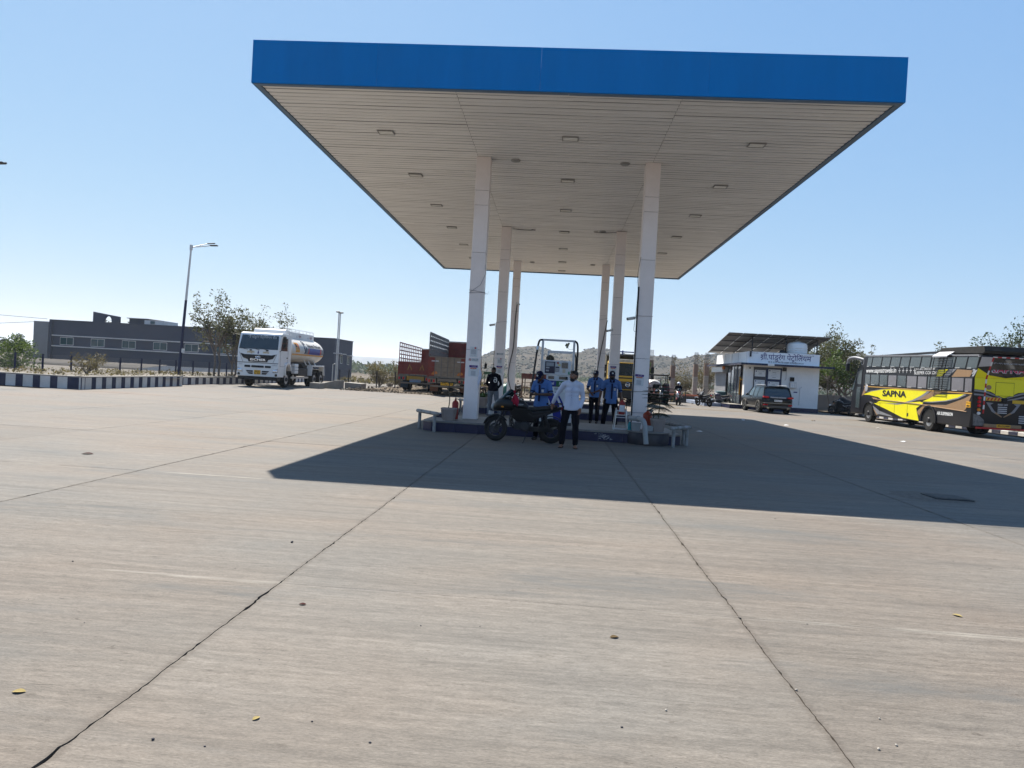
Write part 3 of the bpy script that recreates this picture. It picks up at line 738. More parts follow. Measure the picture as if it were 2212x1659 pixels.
    m = MB(); m.tube([(p[0], p[1], p[2]+z0) for p in curve2([(.45,-.02,2.2),(.49,-.03,2.1),(.5,-.05,1.7),(.47,-.15,1.45)],5)], .018, 8); m.build('hose', MH, t, smooth=60)
    m = MB(); m.tube([(-.62,-1.18,1.14+z0),(-.62,-1.3,1.02+z0),(-.6,-1.42,.99+z0)], [.03,.035,.012], 8); m.box(-.645,-.6,-1.28,-1.16,.93+z0,.96+z0); m.build('nozzle', M_DARKMETAL, t, smooth=50)
    m = MB(); m.tube([(p[0], p[1], p[2]+z0) for p in curve2([(.4,-.03,2.33),(.34,-.05,2.31),(.28,-.05,2.34),(.26,-.05,2.42)],4)], .004, 5)
    for dx, dz in ((0,0),(-.03,.03),(.02,.05),(-.02,-.05),(-.05,.0)): m.ell((.26+dx,-.05,2.42+dz+z0), .03, 7, 5)
    m.build('dried_chillies', mat('olive_bundle', (.12,.13,.07), .9, var=.3), t, smooth=60)
    # blue swoosh on the lower cabinet front
    MB_ = mat('swoosh_blue', (.01,.018,.19), .35, var=.05)
    def arc(x0, x1, d, m_, yy):
        top = curve2([(-.2, 1.29), (-.02, 1.1), (.12, .85), (.2, .55), (.22, .37)], 6)
        p = [(x+x0, z) for x, z in top]+[(x+x1, z) for x, z in reversed(top)]
        k = MB(); k.prism([(a, b_+z0) for a, b_ in p], yy, yy+.003, 'y'); k.build('swoosh', m_, t)
    arc(-.24, -.02, 0, MB_, -.2445); arc(-.015, .04, 0, M_INKWHITE, -.2455); arc(.045, .1, 0, MB_, -.2445)
    B('price_plate', M_INKWHITE, -.1, .3, -.25, -.241, 1.16, 1.30, bev=.004)
    text('price_lettering', '00:00', .09, mat('grey_print', (.12,.16,.16), .6, var=0), t, (.06,-.252,1.245+z0), offset=.02)
    text('price_lettering', 'DU NO.1   DU NO.2', .026, M_INK, t, (.08,-.252,1.185+z0))
    B('card_slot', M_INK, .0, .09, -.252, -.241, 1.10, 1.14, bev=0)
    text('fuel_lettering', 'Diesel', .1, M_INKWHITE, t, (-.18,-.2475,1.388+z0), offset=.012)
    text('fuel_lettering', 'Petrol', .1, M_INKWHITE, t, (.2,-.2475,1.388+z0), offset=.012)
dispenser()

# ---------------------------------------------------------------- stickers on the columns (coded squares left blank)
def sticker(x, y, z, w, h, lab, items, tilt=0.):
    t = thing('sticker', lab, 'sticker', (x, y, z)); t.rotation_euler = (0, tilt, 0)
    m = MB(); m.box(-w/2, w/2, -.003, 0, -h/2, h/2); m.build('sheet', M_INKWHITE, t)
    for it in items:
        if it[0] == 'b':
            k = MB(); k.box(it[1]-it[3]/2, it[1]+it[3]/2, -.005, -.0032, it[2]-it[4]/2, it[2]+it[4]/2); k.build('band', it[5], t)
        elif it[0] == 't': text('lettering', it[3], it[4], it[5], t, (it[1], -.0055, it[2]), ext=.0006)
        elif it[0] == 'o':
            k = MB(); pts = [(it[1]+it[3]*math.cos(2*PI*q/24), -.005, it[2]+it[3]*math.sin(2*PI*q/24)) for q in range(24)]; k.tube(pts, it[4], 6, closed=True)
            k.bar((it[1]-it[3]*.7,-.005,it[2]+it[3]*.7),(it[1]+it[3]*.7,-.005,it[2]-it[3]*.7),.003,.008); k.bar((it[1]-it[3]*.5,-.0045,it[2]),(it[1]+it[3]*.5,-.0045,it[2]),.003,.012); k.build('no_smoking_mark', it[5], t)
    return t
M_PURPLE = mat('purple_print', (.06,.012,.16), .5, var=.05); M_ORANGE = mat('orange_print', (.55,.10,.03), .5, var=.05); M_PALEGREY = mat('pale_grey_print', (.42,.42,.43), .6, var=.1); M_REDPRINT = mat('red_print', (.4,.03,.03), .5, var=.05)
def pay_items(q=M_PALEGREY):
    return [('b',0,.125,.23,.058,M_PURPLE),('t',.01,.125,'PhonePe',.035,M_INKWHITE),('b',0,.072,.17,.03,M_ORANGE),('t',0,.072,'ACCEPTED HERE',.014,M_INKWHITE),('t',0,.03,'Scan & Pay',.018,M_INK),('b',0,-.065,.13,.13,q)]
yf = CCY[0]-.199; yf2 = CCY[1]-.199
sticker(-2.25, yf, 2.12, .20, .28, 'white payment sheet high on the column above the no smoking notice', [('b',.045,.105,.05,.045,M_REDPRINT),('t',-.03,.105,'axis',.025,M_INK),('b',0,0,.14,.14,M_PALEGREY),('t',0,-.105,'SHREE PANDURANG',.014,M_INK)])
sticker(-2.24, yf, 1.905, .28, .085, 'white no smoking notice on the column beside the potted seedling', [('o',-.095,0,.03,.005,M_REDPRINT),('t',.045,.015,'धूम्रपान निषेध',.032,M_INK),('t',.045,-.022,'NO SMOKING',.024,M_INK)])
sticker(-2.23, yf, 1.60, .26, .30, 'purple headed payment sheet on the column above the potted seedling', pay_items())
sticker(2.26, yf, 1.60, .25, .30, 'curling purple headed payment sheet on the column above the elbow pipe', pay_items(), .05)
sticker(-2.24, yf2, 2.35, .28, .085, 'no smoking notice on the column behind the man in the dark sweatshirt', [('o',-.095,0,.03,.005,M_INK),('t',.045,.015,'धूम्रपान निषेध',.032,M_INK),('t',.045,-.022,'NO SMOKING',.024,M_INK)])
sticker(-2.24, yf2, 2.05, .20, .30, 'white payment sheet on the column behind the man in the dark sweatshirt', [('b',.045,.105,.05,.045,M_REDPRINT),('b',0,0,.14,.14,M_PALEGREY)])
sticker(-2.24, yf2, 1.72, .24, .30, 'purple headed payment sheet behind the head of the dark sweatshirt man', pay_items())
sticker(2.28, yf2, 1.95, .26, .34, 'purple headed payment sheet on the column behind the capped attendants', pay_items())

# ---------------------------------------------------------------- pots, extinguishers and small items
def planter(x, y, z, w, h, name, lab, mt=M_TERRA):
    t = thing(name, lab, 'potted plant', (x, y, z)); p = MB(); n = 4
    def ring(s, zz): return [(s*a, s*b_, zz) for a, b_ in rings_rr(2, 2, .35, 3)]
    b0, b1 = w*.36, w*.46
    p.loft([ring(b0, 0), ring(b1, h*.86), ring(w*.5, h*.87), ring(w*.5, h), ring(w*.46, h), ring(w*.44, h*.8)]); p.build('pot', mt, t, smooth=35)
    ribs = MB()
    for k in range(-3, 4):
        u = k/3.6
        for s in (-1, 1):
            ribs.bar((u*b0, s*(b0+.002), .02), (u*b1, s*(b1+.002), h*.84), .012, .008); ribs.bar((s*(b0+.002), u*b0, .02), (s*(b1+.002), u*b1, h*.84), .012, .008)
    tag(ribs.build('pot_ribs', mt, t), kind='stuff')
    s = MB(); s.prism([(w*.43*a, w*.43*b_) for a, b_ in rings_rr(2, 2, .35, 3)], h*.8, h*.9, 'z'); s.build('soil', M_SOIL, t)
    return t
M_LEAFDK = mat('dark_leaf', (.016,.035,.016), .6, var=.35, scale=9); M_STEM = mat('plant_stem', (.12,.1,.07), .8, var=.2); M_PALM = mat('palm_leaf', (.06,.13,.03), .45, var=.3, scale=8)
def blade(mb, p, d, l, w, droop, n=5, up=Vector((0,0,1))):
    p, d = Vector(p), Vector(d).normalized(); x, y = frame(d); vs = []
    for k in range(n+1):
        u = k/n; c = p+d*l*u-Vector((0,0,1))*droop*l*u*u; ww = w*math.sin(PI*min(.98, .08+u*.9))
        vs += [c-x*ww/2+Vector((0,0,.15*ww)), c, c+x*ww/2+Vector((0,0,.15*ww))]
    mb.add(vs, [(3*k+a, 3*k+a+1, 3*k+a+4, 3*k+a+3) for k in range(n) for a in (0, 1)])
def seedling():
    t = planter(-2.7, 17.95, ISH+.002, .40, .32, 'potted_seedling', 'pinkish ribbed pot with a thin tall seedling and a flat tuft of leaves')
    m = MB(); m.tube(curve2([(-.02,0,.28),(0,.01,.55),(-.04,0,.8),(-.02,0,.97)],5), [.014]*16, 7); m.tube([(-.03,0,.85),(-.2,.05,.98)], .007, 5); m.tube([(-.03,0,.85),(.14,-.03,.97)], .007, 5); m.build('stem', M_STEM, t, smooth=60)
    rnd = random.Random(1); 
    for c in ((-.02,0,.98),(-.2,.05,.98),(.14,-.03,.97)):
        for k in range(13):
            m = MB(); a = 2*PI*k/13+rnd.random()*.5; blade(m, c, (math.cos(a), math.sin(a), .25), rnd.uniform(.14,.24), .065, .35); m.build('leaf', M_LEAFDK, t, smooth=180, fixn=False)
seedling()
def pine():
    t = planter(2.66, 17.75, .327, .36, .32, 'potted_pine', 'pale ribbed pot with a dark tiered norfolk pine')
    m = MB(); m.tube([(0,0,.28),(.02,0,.6),(.05,0,.95),(.06,0,1.24)], [.014,.011,.008,.004], 7); m.build('stem', M_STEM, t, smooth=60)
    rnd = random.Random(6); tiers = ((.46,.24),(.60,.28),(.72,.34),(.82,.42),(.91,.44),(1.0,.42),(1.09,.32),(1.18,.16))
    for z, l in tiers:
        n = 9
        for k in range(n):
            a = 2*PI*k/n+rnd.random()*.6; d = Vector((math.cos(a), math.sin(a), .12)); m = MB(); pts = []
            for q in range(7):
                u = q/6; pts.append(Vector((.03,0,z))+d*l*u-Vector((0,0,1))*(.22 if z < .8 else .05)*l*u*u*2)
            m.tube(pts, .005, 4)
            x, y = frame(d)
            for q in range(1, 13):
                u = q/12; i = min(5, int(u*6)); c = pts[i].lerp(pts[i+1], u*6-i) if i < 6 else pts[6]
                for s in (-1, 1): blade(m, c, x*s+d*.7+Vector((0,0,.15)), .12*(1.15-u*.6), .026, .4, 2)
            m.build('branch', M_LEAFDK, t, fixn=False)
pine()
def leafy(x, y, z, lab, l=.55, n=26, seed=1):
    t = planter(x, y, z, .42, .34, 'potted_plant', lab)
    rnd = random.Random(seed)
    for k in range(n):
        a = rnd.random()*2*PI; e = rnd.uniform(.8, 2.4); m = MB()
        blade(m, (rnd.gauss(0,.05), rnd.gauss(0,.05), .3), (math.cos(a), math.sin(a), e), l*rnd.uniform(.6,1.1), .075, .5, 6); m.build('leaf', M_PALM, t, smooth=180, fixn=False)
leafy(-2.75, 26.85, ISH+.002, 'pale pot with bushy strap leaves on the middle island', seed=3)
def extinguisher(x, y, z, lab, r=.085, h=.42, label_=True, mt=M_RED):
    t = thing('fire_extinguisher', lab, 'fire extinguisher', (x, y, z))
    m = MB(); m.lathe([(r*.9,0),(r,.015),(r,h-.07),(r*.75,h-.025),(r*.35,h),(r*.3,h+.03),(0,h+.03)], 20); m.build('cylinder', mt, t, smooth=45)
    m = MB(); m.lathe([(.022,h+.03),(.022,h+.06),(0,h+.06)], 10); m.bar((0,-.02,h+.07),(0,.09,h+.09),.02,.012); m.bar((0,-.02,h+.09),(0,.08,h+.125),.02,.01); m.build('valve', M_DARKMETAL, t, smooth=40)
    m = MB(); m.tube(curve2([(.02,0,h+.05),(r+.02,-.02,h),(r+.03,-.03,h*.6),(r+.015,-.03,h*.25)],5), .011, 7); m.build('hose', M_BLACK, t, smooth=60)
    if label_:
        vs = []; 
        for k in range(9):
            a = -PI/2-.9+1.8*k/8; vs += [((r+.002)*math.cos(a),(r+.002)*math.sin(a),h*.2),((r+.002)*math.cos(a),(r+.002)*math.sin(a),h*.68)]
        m = MB(); m.add(vs, [(2*k,2*k+2,2*k+3,2*k+1) for k in range(8)]); m.build('label', M_INKWHITE, t, smooth=180)
extinguisher(-2.62, 18.5, ISH+.002, 'red fire extinguisher standing behind the potted seedling', .09, .5, False)
extinguisher(2.47, 18.32, ISH+.002, 'orange red fire extinguisher between the column and the potted pine', .12, .5, False, mat('orange_red_paint', (.28,.035,.012), .45, var=.12))
extinguisher(1.78, 18.2, ISH+.40, 'red extinguisher with white label resting on the steel stand', .085, .36)
def stand():
    t = thing('steel_stand', 'bent chrome tube stand beside the column with the elbow pipe', 'stand', (1.76, 18.15, ISH))
    M_ = mat('bare_steel_tube', (.6,.6,.6), .3, .9, var=.1)
    for s in (-1, 1):
        m = MB(); m.tube(curve2([(s*.19,-.16,.01),(s*.16,-.14,.12),(s*.13,-.1,.5),(s*.13,.12,.5),(s*.18,.18,.01)],6), .013, 8); m.build('leg_frame', M_, t, smooth=60)
    for y, z, w in ((-.1,.5,.13),(.12,.5,.13),(-.15,.03,.19),(.16,.03,.18),(-.12,.33,.15)):
        m = MB(); m.tube([(-w,y,z),(w,y,z)], .011, 8); m.build('cross_bar', M_, t, smooth=60)
    m = MB(); m.box(-.13,.13,-.1,.12,.385,.4); m.build('shelf', M_STEEL, t)
stand()
def smalls():
    m = MB(); m.tube(curve2([(1.95,17.75,.63),(2.1,17.45,.635),(2.2,17.16,.62),(2.25,17.08,.5),(2.27,17.06,.3),(2.3,17.04,.05)],6), .062, 16); m.lathe([(.078,-.03),(.078,.03)], 16, (2.12,17.4,.635), 'y')
    tag(m.build('elbow_pipe', M_PVC, smooth=60), 'white elbow drain pipe bent down over the island front', 'pipe')
    m = MB(); m.lathe([(.10,0),(.125,.22),(.132,.22),(.132,.24),(.12,.24),(.09,.03),(0,.03)], 20, (2.1,17.62,ISH+.002)); tag(m.build('bucket', M_PVC, smooth=40), 'dull white bucket standing under the elbow pipe', 'bucket')
    t = thing('water_bottle', 'teal plastic water bottle beside the white bucket', 'bottle', (1.95,17.7,ISH+.002)); MT = mat('teal_plastic', (.02,.22,.24), .25, var=.1)
    m = MB(); m.lathe([(.045,0),(.05,.01),(.05,.09),(.044,.1),(.05,.11),(.05,.19),(.02,.24),(.02,.26),(0,.26)], 16); m.build('body', MT, t, smooth=50)
    m = MB(); m.lathe([(.024,.255),(.024,.285),(0,.285)], 14); m.build('cap', M_INKWHITE, t, smooth=40)
    m = MB(); m.box(2.3,2.52,17.55,17.85,.328,.46); m.build('x', M_PVC); o = bpy.data.objects['x']; o.name = 'foam_box'; o.modifiers.new('b','BEVEL').width = .012; tag(o, 'white foam box between the bucket and the potted pine', 'box')
    # towel hanging on a column corner
    m = MB(); n = 12; vs = []
    for k in range(n+1):
        u = k/n; z = 1.66-.56*u; w = .02+.07*math.sin(PI*min(1,u*1.15))**.8
        vs += [(-2.055+.02*math.sin(u*5)+s*w*.5, 18.84-.02*math.cos(s*3+u*4)-.01, z+.05*abs(s)*u) for s in (-1,-.5,0,.5,1)]
    m.add(vs, [(5*k+a,5*k+a+1,5*k+a+6,5*k+a+5) for k in range(n) for a in range(4)])
    o = m.build('hanging_towel', mat('white_cloth', (.62,.63,.7), .9, var=.08), smooth=180); md = o.modifiers.new('s','SOLIDIFY'); md.thickness = .006; tag(o, 'white towel hanging from a column corner', 'towel')
    # mirror on a stalk at the column corner is a lorry mirror: built with the lorry
    m = MB(); m.box(-3.2,-2.9,18.9,19.5,ISH,ISH+.10); m.build('tray', M_NAVY); o = bpy.data.objects['tray']; o.name = 'storage_crate'; o.modifiers.new('b','BEVEL').width = .01; tag(o, 'low navy crate on the island behind the potted seedling', 'crate')
smalls()
# ================================================================ people
M_SKIN = mat('brown_skin', (.2,.095,.055), .55, var=.12, scale=14)
M_SKIN2 = mat('deep_brown_skin', (.085,.042,.026), .55, var=.12, scale=14)
M_HAIR = mat('black_hair', (.008,.007,.007), .6, var=.3, scale=40, bump=.4, bscale=120)
M_EYE = mat('eye_white', (.34,.31,.29), .3, var=0)
def V3(a): return Vector(a)
def lerp(a, b, t): return tuple(a[i]+(b[i]-a[i])*t for i in range(len(a)))

def person(label, loc, rz, H, pose, skin, shirt, trousers, feet, hair=True, cap=None, beard=False, extras=(), sleeves='short', collar=None, name='person'):
    """pose: joint positions in body units for a 1.70 m figure facing -y; x to the figure's left is +x as seen from the front = viewer's right"""
    s = H/1.70; P = {k: Vector(v) for k, v in pose.items() if isinstance(v, tuple) and len(v) == 3}
    t = thing(name, label, 'person', loc, rz)
    t.scale = (s, s, s)
    hd = P['head']; hr = pose.get('hr', (0, 0, 0))
    HM = Matrix.Translation(hd) @ Euler((R(hr[0]), R(hr[1]), R(hr[2]))).to_matrix().to_4x4()
    def hp(p): return HM @ Vector(p)
    b = MB()
    # ---- skull, jaw, face
    b.ell(hd, (.074,.092,.098), 16, 12, HM.to_3x3()); b.ell(hp((0,.012,.03)), (.076,.09,.085), 16, 12, HM.to_3x3())
    b.ell(hp((0,-.03,-.062)), (.054,.058,.058), 14, 10, HM.to_3x3()); b.ell(hp((0,-.06,-.098)), (.03,.028,.022), 10, 8, HM.to_3x3())
    b.tube([hp((0,-.088,.012)), hp((0,-.106,-.026)), hp((0,-.09,-.04))], [.009,.016,.012], 8); b.ell(hp((0,-.104,-.027)), (.019,.015,.013), 8, 6)
    for q in (-1, 1):
        b.ell(hp((q*.078,.012,-.008)), (.011,.02,.032), 8, 6, HM.to_3x3())
        b.ell(hp((q*.032,-.086,.03)), (.026,.012,.01), 8, 6, HM.to_3x3()); b.ell(hp((q*.04,-.068,-.03)), (.024,.022,.022), 8, 6)
    b.ell(hp((0,-.088,-.062)), (.024,.011,.008), 8, 6); b.ell(hp((0,-.086,-.076)), (.021,.011,.008), 8, 6)
    nk = P['neck']; b.limb([(*hp((0,.015,-.06)),.052),(*nk,.055),(*(nk-Vector((0,0,.05))),.075)])
    # ---- trunk
    ch, wa, pe = P['chest'], P['waist'], P['pelvis']
    def trunk(mb, g):
        ex = (P['sL']-P['sR']).normalized()
        for c, w, d in ((lerp(tuple(nk), tuple(ch), .42), .15, .085), (tuple(ch), .158, .108), (lerp(tuple(ch), tuple(wa), .5), .152, .108), (tuple(wa), .148, .108), (lerp(tuple(wa), tuple(pe), .5), .152, .112), (tuple(pe), .158, .115)):
            a = math.atan2(ex.y, ex.x)
            mb.ell(c, (w+g, d+g, .115), 18, 10, Matrix.Rotation(a, 3, 'Z'))
        for k in ('sL', 'sR'): mb.limb([(*lerp(tuple(nk), tuple(P[k]), .25), .052+g), (*P[k], .05+g)])
    trunk(b, 0)
    arm = lambda sd: [(*P['s'+sd], .052), (*lerp(tuple(P['s'+sd]), tuple(P['e'+sd]), .5), .047), (*P['e'+sd], .039), (*lerp(tuple(P['e'+sd]), tuple(P['w'+sd]), .35), .039), (*P['w'+sd], .026)]
    leg = lambda sd: [(*P['h'+sd], .088), (*lerp(tuple(P['h'+sd]), tuple(P['k'+sd]), .45), .076), (*P['k'+sd], .054), (*lerp(tuple(P['k'+sd]), tuple(P['a'+sd]), .3), .056), (*P['a'+sd], .036)]
    for sd in 'LR':
        b.limb(arm(sd)); b.limb(leg(sd))
        # hand: palm, four fingers and a thumb
        w = P['w'+sd]; hdv = Vector(pose.get('hd'+sd, tuple((w-P['e'+sd]).normalized()))).normalized(); curl = Vector(pose.get('hc'+sd, (0,0,0)))
        side = Vector(pose.get('hs'+sd, (0,-1,0))); side = (side-hdv*side.dot(hdv)).normalized(); nrm = hdv.cross(side)
        pc = w+hdv*.055
        b.limb([(*w, .026), (*(w+hdv*.02), .028)]);
        for q in (-1.2, -.4, .4, 1.2): b.limb([(*(w+hdv*.02+side*q*.012), .0145), (*(w+hdv*.085+side*q*.017), .0125)])
        for q, ln in ((1.25, .066), (.42, .078), (-.42, .073), (-1.25, .056)):
            f0 = w+hdv*.085+side*q*.017; d1 = (hdv+curl*.35).normalized(); d2 = (hdv+curl*1.0).normalized(); d3 = (hdv+curl*1.9).normalized()
            f1 = f0+d1*ln*.45; f2 = f1+d2*ln*.32; f3 = f2+d3*ln*.25
            b.limb([(*f0, .0105), (*f1, .0095), (*f2, .0085), (*f3, .007)], 8)
        t0 = w+hdv*.03+side*.026; t1 = t0+(hdv*.6+side*.65+curl*.4).normalized()*.036; t2 = t1+(hdv*.9+side*.2+curl*.7).normalized()*.03
        b.limb([(*t0, .0135), (*t1, .0115), (*t2, .009)], 8)
        # foot with toes
        a = P['a'+sd]; fd = Vector(pose.get('fd'+sd, (0,-1,0))).normalized(); fx = fd.cross(Vector((0,0,1)))
        z0 = a.z-.07
        b.limb([(a.x, a.y, a.z, .036), (*(a+fd*-.02-Vector((0,0,.045))), .033), (*(a+fd*.06-Vector((0,0,.045))), .034), (*(a+fd*.12-Vector((0,0,.058))), .026)])
        for q in range(5):
            o = fx*(q-2)*.017; ln = .175-.008*abs(q-1)*(1.3 if q > 1 else .4)
            b.limb([(*(a+fd*.11+o-Vector((0,0,.058))), .014), (*(a+fd*ln+o-Vector((0,0,.063))), .0095 if q else .0115)], 6)
    b.build('body', skin, t, remesh=.0085, relax=2)
    for q in (-1, 1):
        e = MB(); e.ell(hp((q*.032,-.0835,.012)), .0105, 10, 8); eye = e.build('eye', M_EYE, t, smooth=180)
        e = MB(); e.ell(hp((q*.032,-.0915,.012)), .0062, 8, 6); e.build('pupil', M_INK, eye, smooth=180)
        e = MB(); e.tube([hp((q*.014,-.092,.034)), hp((q*.034,-.093,.04)), hp((q*.055,-.08,.034))], [.004,.0055,.003], 6); e.build('eyebrow', M_HAIR, t, smooth=180)
    # ---- shirt
    m = MB(); trunk(m, .012)
    hem = pose.get('hem', .80)
    hm = Vector((pe.x, pe.y, hem))
    rg = []
    for z_, w_2, d_ in ((wa.z+.04, .158, .122), (pe.z, .186, .138), (hem+.05, .196, .143), (hem, .198, .145)):
        rg.append([(pe.x+w_2*math.cos(2*PI*q/22), pe.y+d_*math.sin(2*PI*q/22), z_+(.025*abs(math.cos(2*PI*q/22))**2 if z_ == hem else 0)) for q in range(22)])
    m.loft(rg)
    for sd in 'LR':
        A = arm(sd); g = .011
        if sleeves == 'long': m.limb([(*p[:3], p[3]+g) for p in A[:4]]+[(*lerp(A[3][:3], A[4][:3], .92), .04)])
        else: 
            m.limb([(*A[0][:3], A[0][3]+g), (*A[1][:3], A[1][3]+g+.006)]); e2 = lerp(A[1][:3], A[2][:3], .55); m.limb([(*A[1][:3], A[1][3]+g+.004), (*e2, .056)])
    sh = m.build('shirt', shirt, t, remesh=.011, relax=14)
    tx = bpy.data.textures.get('cloth_folds') or bpy.data.textures.new('cloth_folds', 'CLOUDS'); tx.noise_scale = .11; tx.noise_depth = 2
    dm = sh.modifiers.new('d', 'DISPLACE'); dm.texture = tx; dm.strength = .013; dm.mid_level = .5
    # ---- trousers
    m = MB(); m.ell(pe, (.168,.125,.12), 16, 10); m.ell(pe+Vector((0,0,-.07)), (.165,.122,.11), 16, 10)
    for sd in 'LR':
        Lg = leg(sd); m.limb([(*Lg[0][:3], .105), (*Lg[1][:3], .094), (*Lg[2][:3], .075), (*Lg[3][:3], .073), (*lerp(Lg[3][:3], Lg[4][:3], .9), .064)])
    tr = m.build('trousers', trousers, t, remesh=.012, relax=4); dm = tr.modifiers.new('d', 'DISPLACE'); dm.texture = tx; dm.strength = .02; dm.mid_level = .5
    # ---- footwear
    for sd in 'LR':
        a = P['a'+sd]; fd = Vector(pose.get('fd'+sd, (0,-1,0))).normalized(); fx = fd.cross(Vector((0,0,1)))
        z0 = a.z-.086
        out = [(-.065,-.03),(-.075,0),(-.065,.03),(0,.034),(.08,.043),(.14,.048),(.185,.03),(.2,0),(.185,-.03),(.14,-.048),(.08,-.043),(0,-.034)]
        if feet[0] == 'sandal':
            m = MB(); pts = [a+fd*u+fx*v for u, v in out]; n = len(pts)
            m.add([(p.x, p.y, z0+.0) for p in pts]+[(p.x, p.y, z0+.018) for p in pts], [tuple(range(n)), tuple(range(2*n-1, n-1, -1))]+[(i, (i+1) % n, n+(i+1) % n, n+i) for i in range(n)])
            so = m.build('sandal', feet[1], t)
            for st in (.03, .1):
                m = MB(); m.tube([a+fd*st+fx*.045+Vector((0,0,z0-a.z+.015)), a+fd*(st+.03)+Vector((0,0,.0-.022-(st*.22))), a+fd*st-fx*.045+Vector((0,0,z0-a.z+.015))], .011, 8); m.build('strap', feet[1], so, smooth=60)
        else:
            m = MB(); m.limb([(*(a+fd*-.03-Vector((0,0,.045))), .043), (*(a+fd*.06-Vector((0,0,.045))), .046), (*(a+fd*.15-Vector((0,0,.055))), .036)]); m.limb([(*a, .045), (*(a-Vector((0,0,.04))), .045)])
            m.build('shoe', feet[1], t, remesh=.009, relax=3)
    # ---- hair, cap, beard
    if hair:
        m = MB(); m.ell(hp((0,.02,.046)), (.084,.094,.078), 16, 10, HM.to_3x3()); m.ell(hp((0,.045,.0)), (.078,.066,.075), 14, 10, HM.to_3x3()); m.ell(hp((0,-.045,.085)), (.062,.05,.034), 12, 8, HM.to_3x3()); m.ell(hp((.02,-.055,.098)), (.05,.035,.02), 10, 8)
        hm_ = m.build('hair', M_HAIR, t, remesh=.01, relax=2); dm = hm_.modifiers.new('d', 'DISPLACE'); tx2 = bpy.data.textures.get('hair_tufts') or bpy.data.textures.new('hair_tufts', 'CLOUDS'); tx2.noise_scale = .02; dm.texture = tx2; dm.strength = .014
    if beard:
        m = MB(); m.ell(hp((0,-.05,-.082)), (.056,.05,.042), 14, 10, HM.to_3x3()); m.ell(hp((0,-.094,-.052)), (.03,.012,.006), 8, 6)
        for q in (-1, 1): m.limb([(*hp((q*.07,-.005,-.02)), .009), (*hp((q*.06,-.03,-.07)), .014)])
        m.build('beard', M_HAIR, t, remesh=.008, relax=1)
    if cap:
        m = MB(); c = MB()
        pr = [(.088,0),(.09,.02),(.086,.055),(.068,.085),(.04,.1),(0,.105)]
        c.lathe(pr, 20); mm = HM @ Matrix.Translation((0,.005,.03)) @ Matrix.Rotation(R(6), 4, 'X') @ Matrix.Diagonal((.93,1.08,1,1)); c.v = [tuple(mm @ Vector(p)) for p in c.v]
        cp = c.build('cap', cap, t, smooth=60)
        v = MB(); vs = []
        for k in range(9):
            a_ = -PI/2-1.15+2.3*k/8
            vs += [mm @ Vector((.086*math.cos(a_), .086*math.sin(a_), .012)), mm @ Vector((.1*math.cos(a_), .155*math.sin(a_)-.012, -.008+.012*abs(k-4)/4*-1))]
        v.add(vs, [(2*k,2*k+1,2*k+3,2*k+2) for k in range(8)]); o = v.build('peak', cap, cp, smooth=180); o.modifiers.new('s', 'SOLIDIFY').thickness = .005
        e = MB(); mm2 = mm; pts = [(.024*math.cos(2*PI*k/14), -.0935, .045+.024*math.sin(2*PI*k/14)) for k in range(14)]; e.add([mm2 @ Vector(p) for p in pts]+[mm2 @ Vector((p[0], p[1]+.012, p[2])) for p in pts], [tuple(range(14))]+[(i, (i+1) % 14, 14+(i+1) % 14, 14+i) for i in range(14)]); e.build('cap_badge', M_INKWHITE, cp)
    for f in extras: f(t, P, hp)
    return t

def collar_part(m_):
    def f(t, P, hp):
        n = P['neck']; m = MB()
        for q in (-1, 1):
            m.add([n+Vector((q*.005,-.098,-.075)), n+Vector((q*.07,-.092,-.06)), n+Vector((q*.095,-.025,.014)), n+Vector((q*.058,-.055,.035)), n+Vector((q*.022,-.088,-.01))], [(0,1,2,3,4)])
            m.add([n+Vector((q*.095,-.025,.014)), n+Vector((q*.08,.06,.02)), n+Vector((0,.09,.025)), n+Vector((0,.08,.06)), n+Vector((q*.062,.05,.058)), n+Vector((q*.058,-.055,.035))], [(0,1,2,3,4,5)])
        o = m.build('collar', m_, t); o.modifiers.new('s', 'SOLIDIFY').thickness = .01
    return f
def placket(m_, w=.018, buttons=None):
    def f(t, P, hp):
        n, c, w_, pe = P['neck'], P['chest'], P['waist'], P['pelvis']
        pts = [n+Vector((0,-.1,-.1)), c+Vector((0,-.137,.02)), lerp(tuple(c), tuple(w_), .5), w_+Vector((0,-.139,0)), pe+Vector((0,-.146,0))]
        pts[2] = Vector(pts[2])+Vector((0,-.137,0))
        m = MB(); 
        pts = [p+Vector((0,-.008,0)) for p in pts]
        for a, b_ in zip(pts, pts[1:]): m.bar(a, b_, w*2, .03 if w > .016 else .02, (0,1,0))
        if w > 0: m.build('placket', m_, t)
        if buttons:
            for k in range(5):
                p = Vector(lerp(tuple(pts[0]), tuple(pts[1]), .6)) if k == 0 else Vector(lerp(tuple(pts[min(3, 1+(k-1)//2*1)]), tuple(pts[min(4, 2+(k-1)//2)]), ((k-1) % 2)*.5))
                e = MB(); e.ell(p+Vector((0,-.008,0)), (.0075,.004,.0075), 8, 6); e.build('button', buttons, t, smooth=180)
    return f
def pocket(m_, badge=True):
    def f(t, P, hp):
        c = P['chest']; m = MB(); m.box(c.x+.04, c.x+.125, c.y-.137, c.y-.115, c.z-.0, c.z+.016); m.build('pocket_flap', m_, t)
        m = MB(); m.box(c.x+.055, c.x+.10, c.y-.145, c.y-.12, c.z-.085, c.z-.025); b_ = m.build('name_badge', M_INKWHITE, t)
        m = MB(); m.box(c.x+.064, c.x+.09, c.y-.147, c.y-.144, c.z-.07, c.z-.045); m.build('badge_mark', M_PALEGREY, b_)
    return f
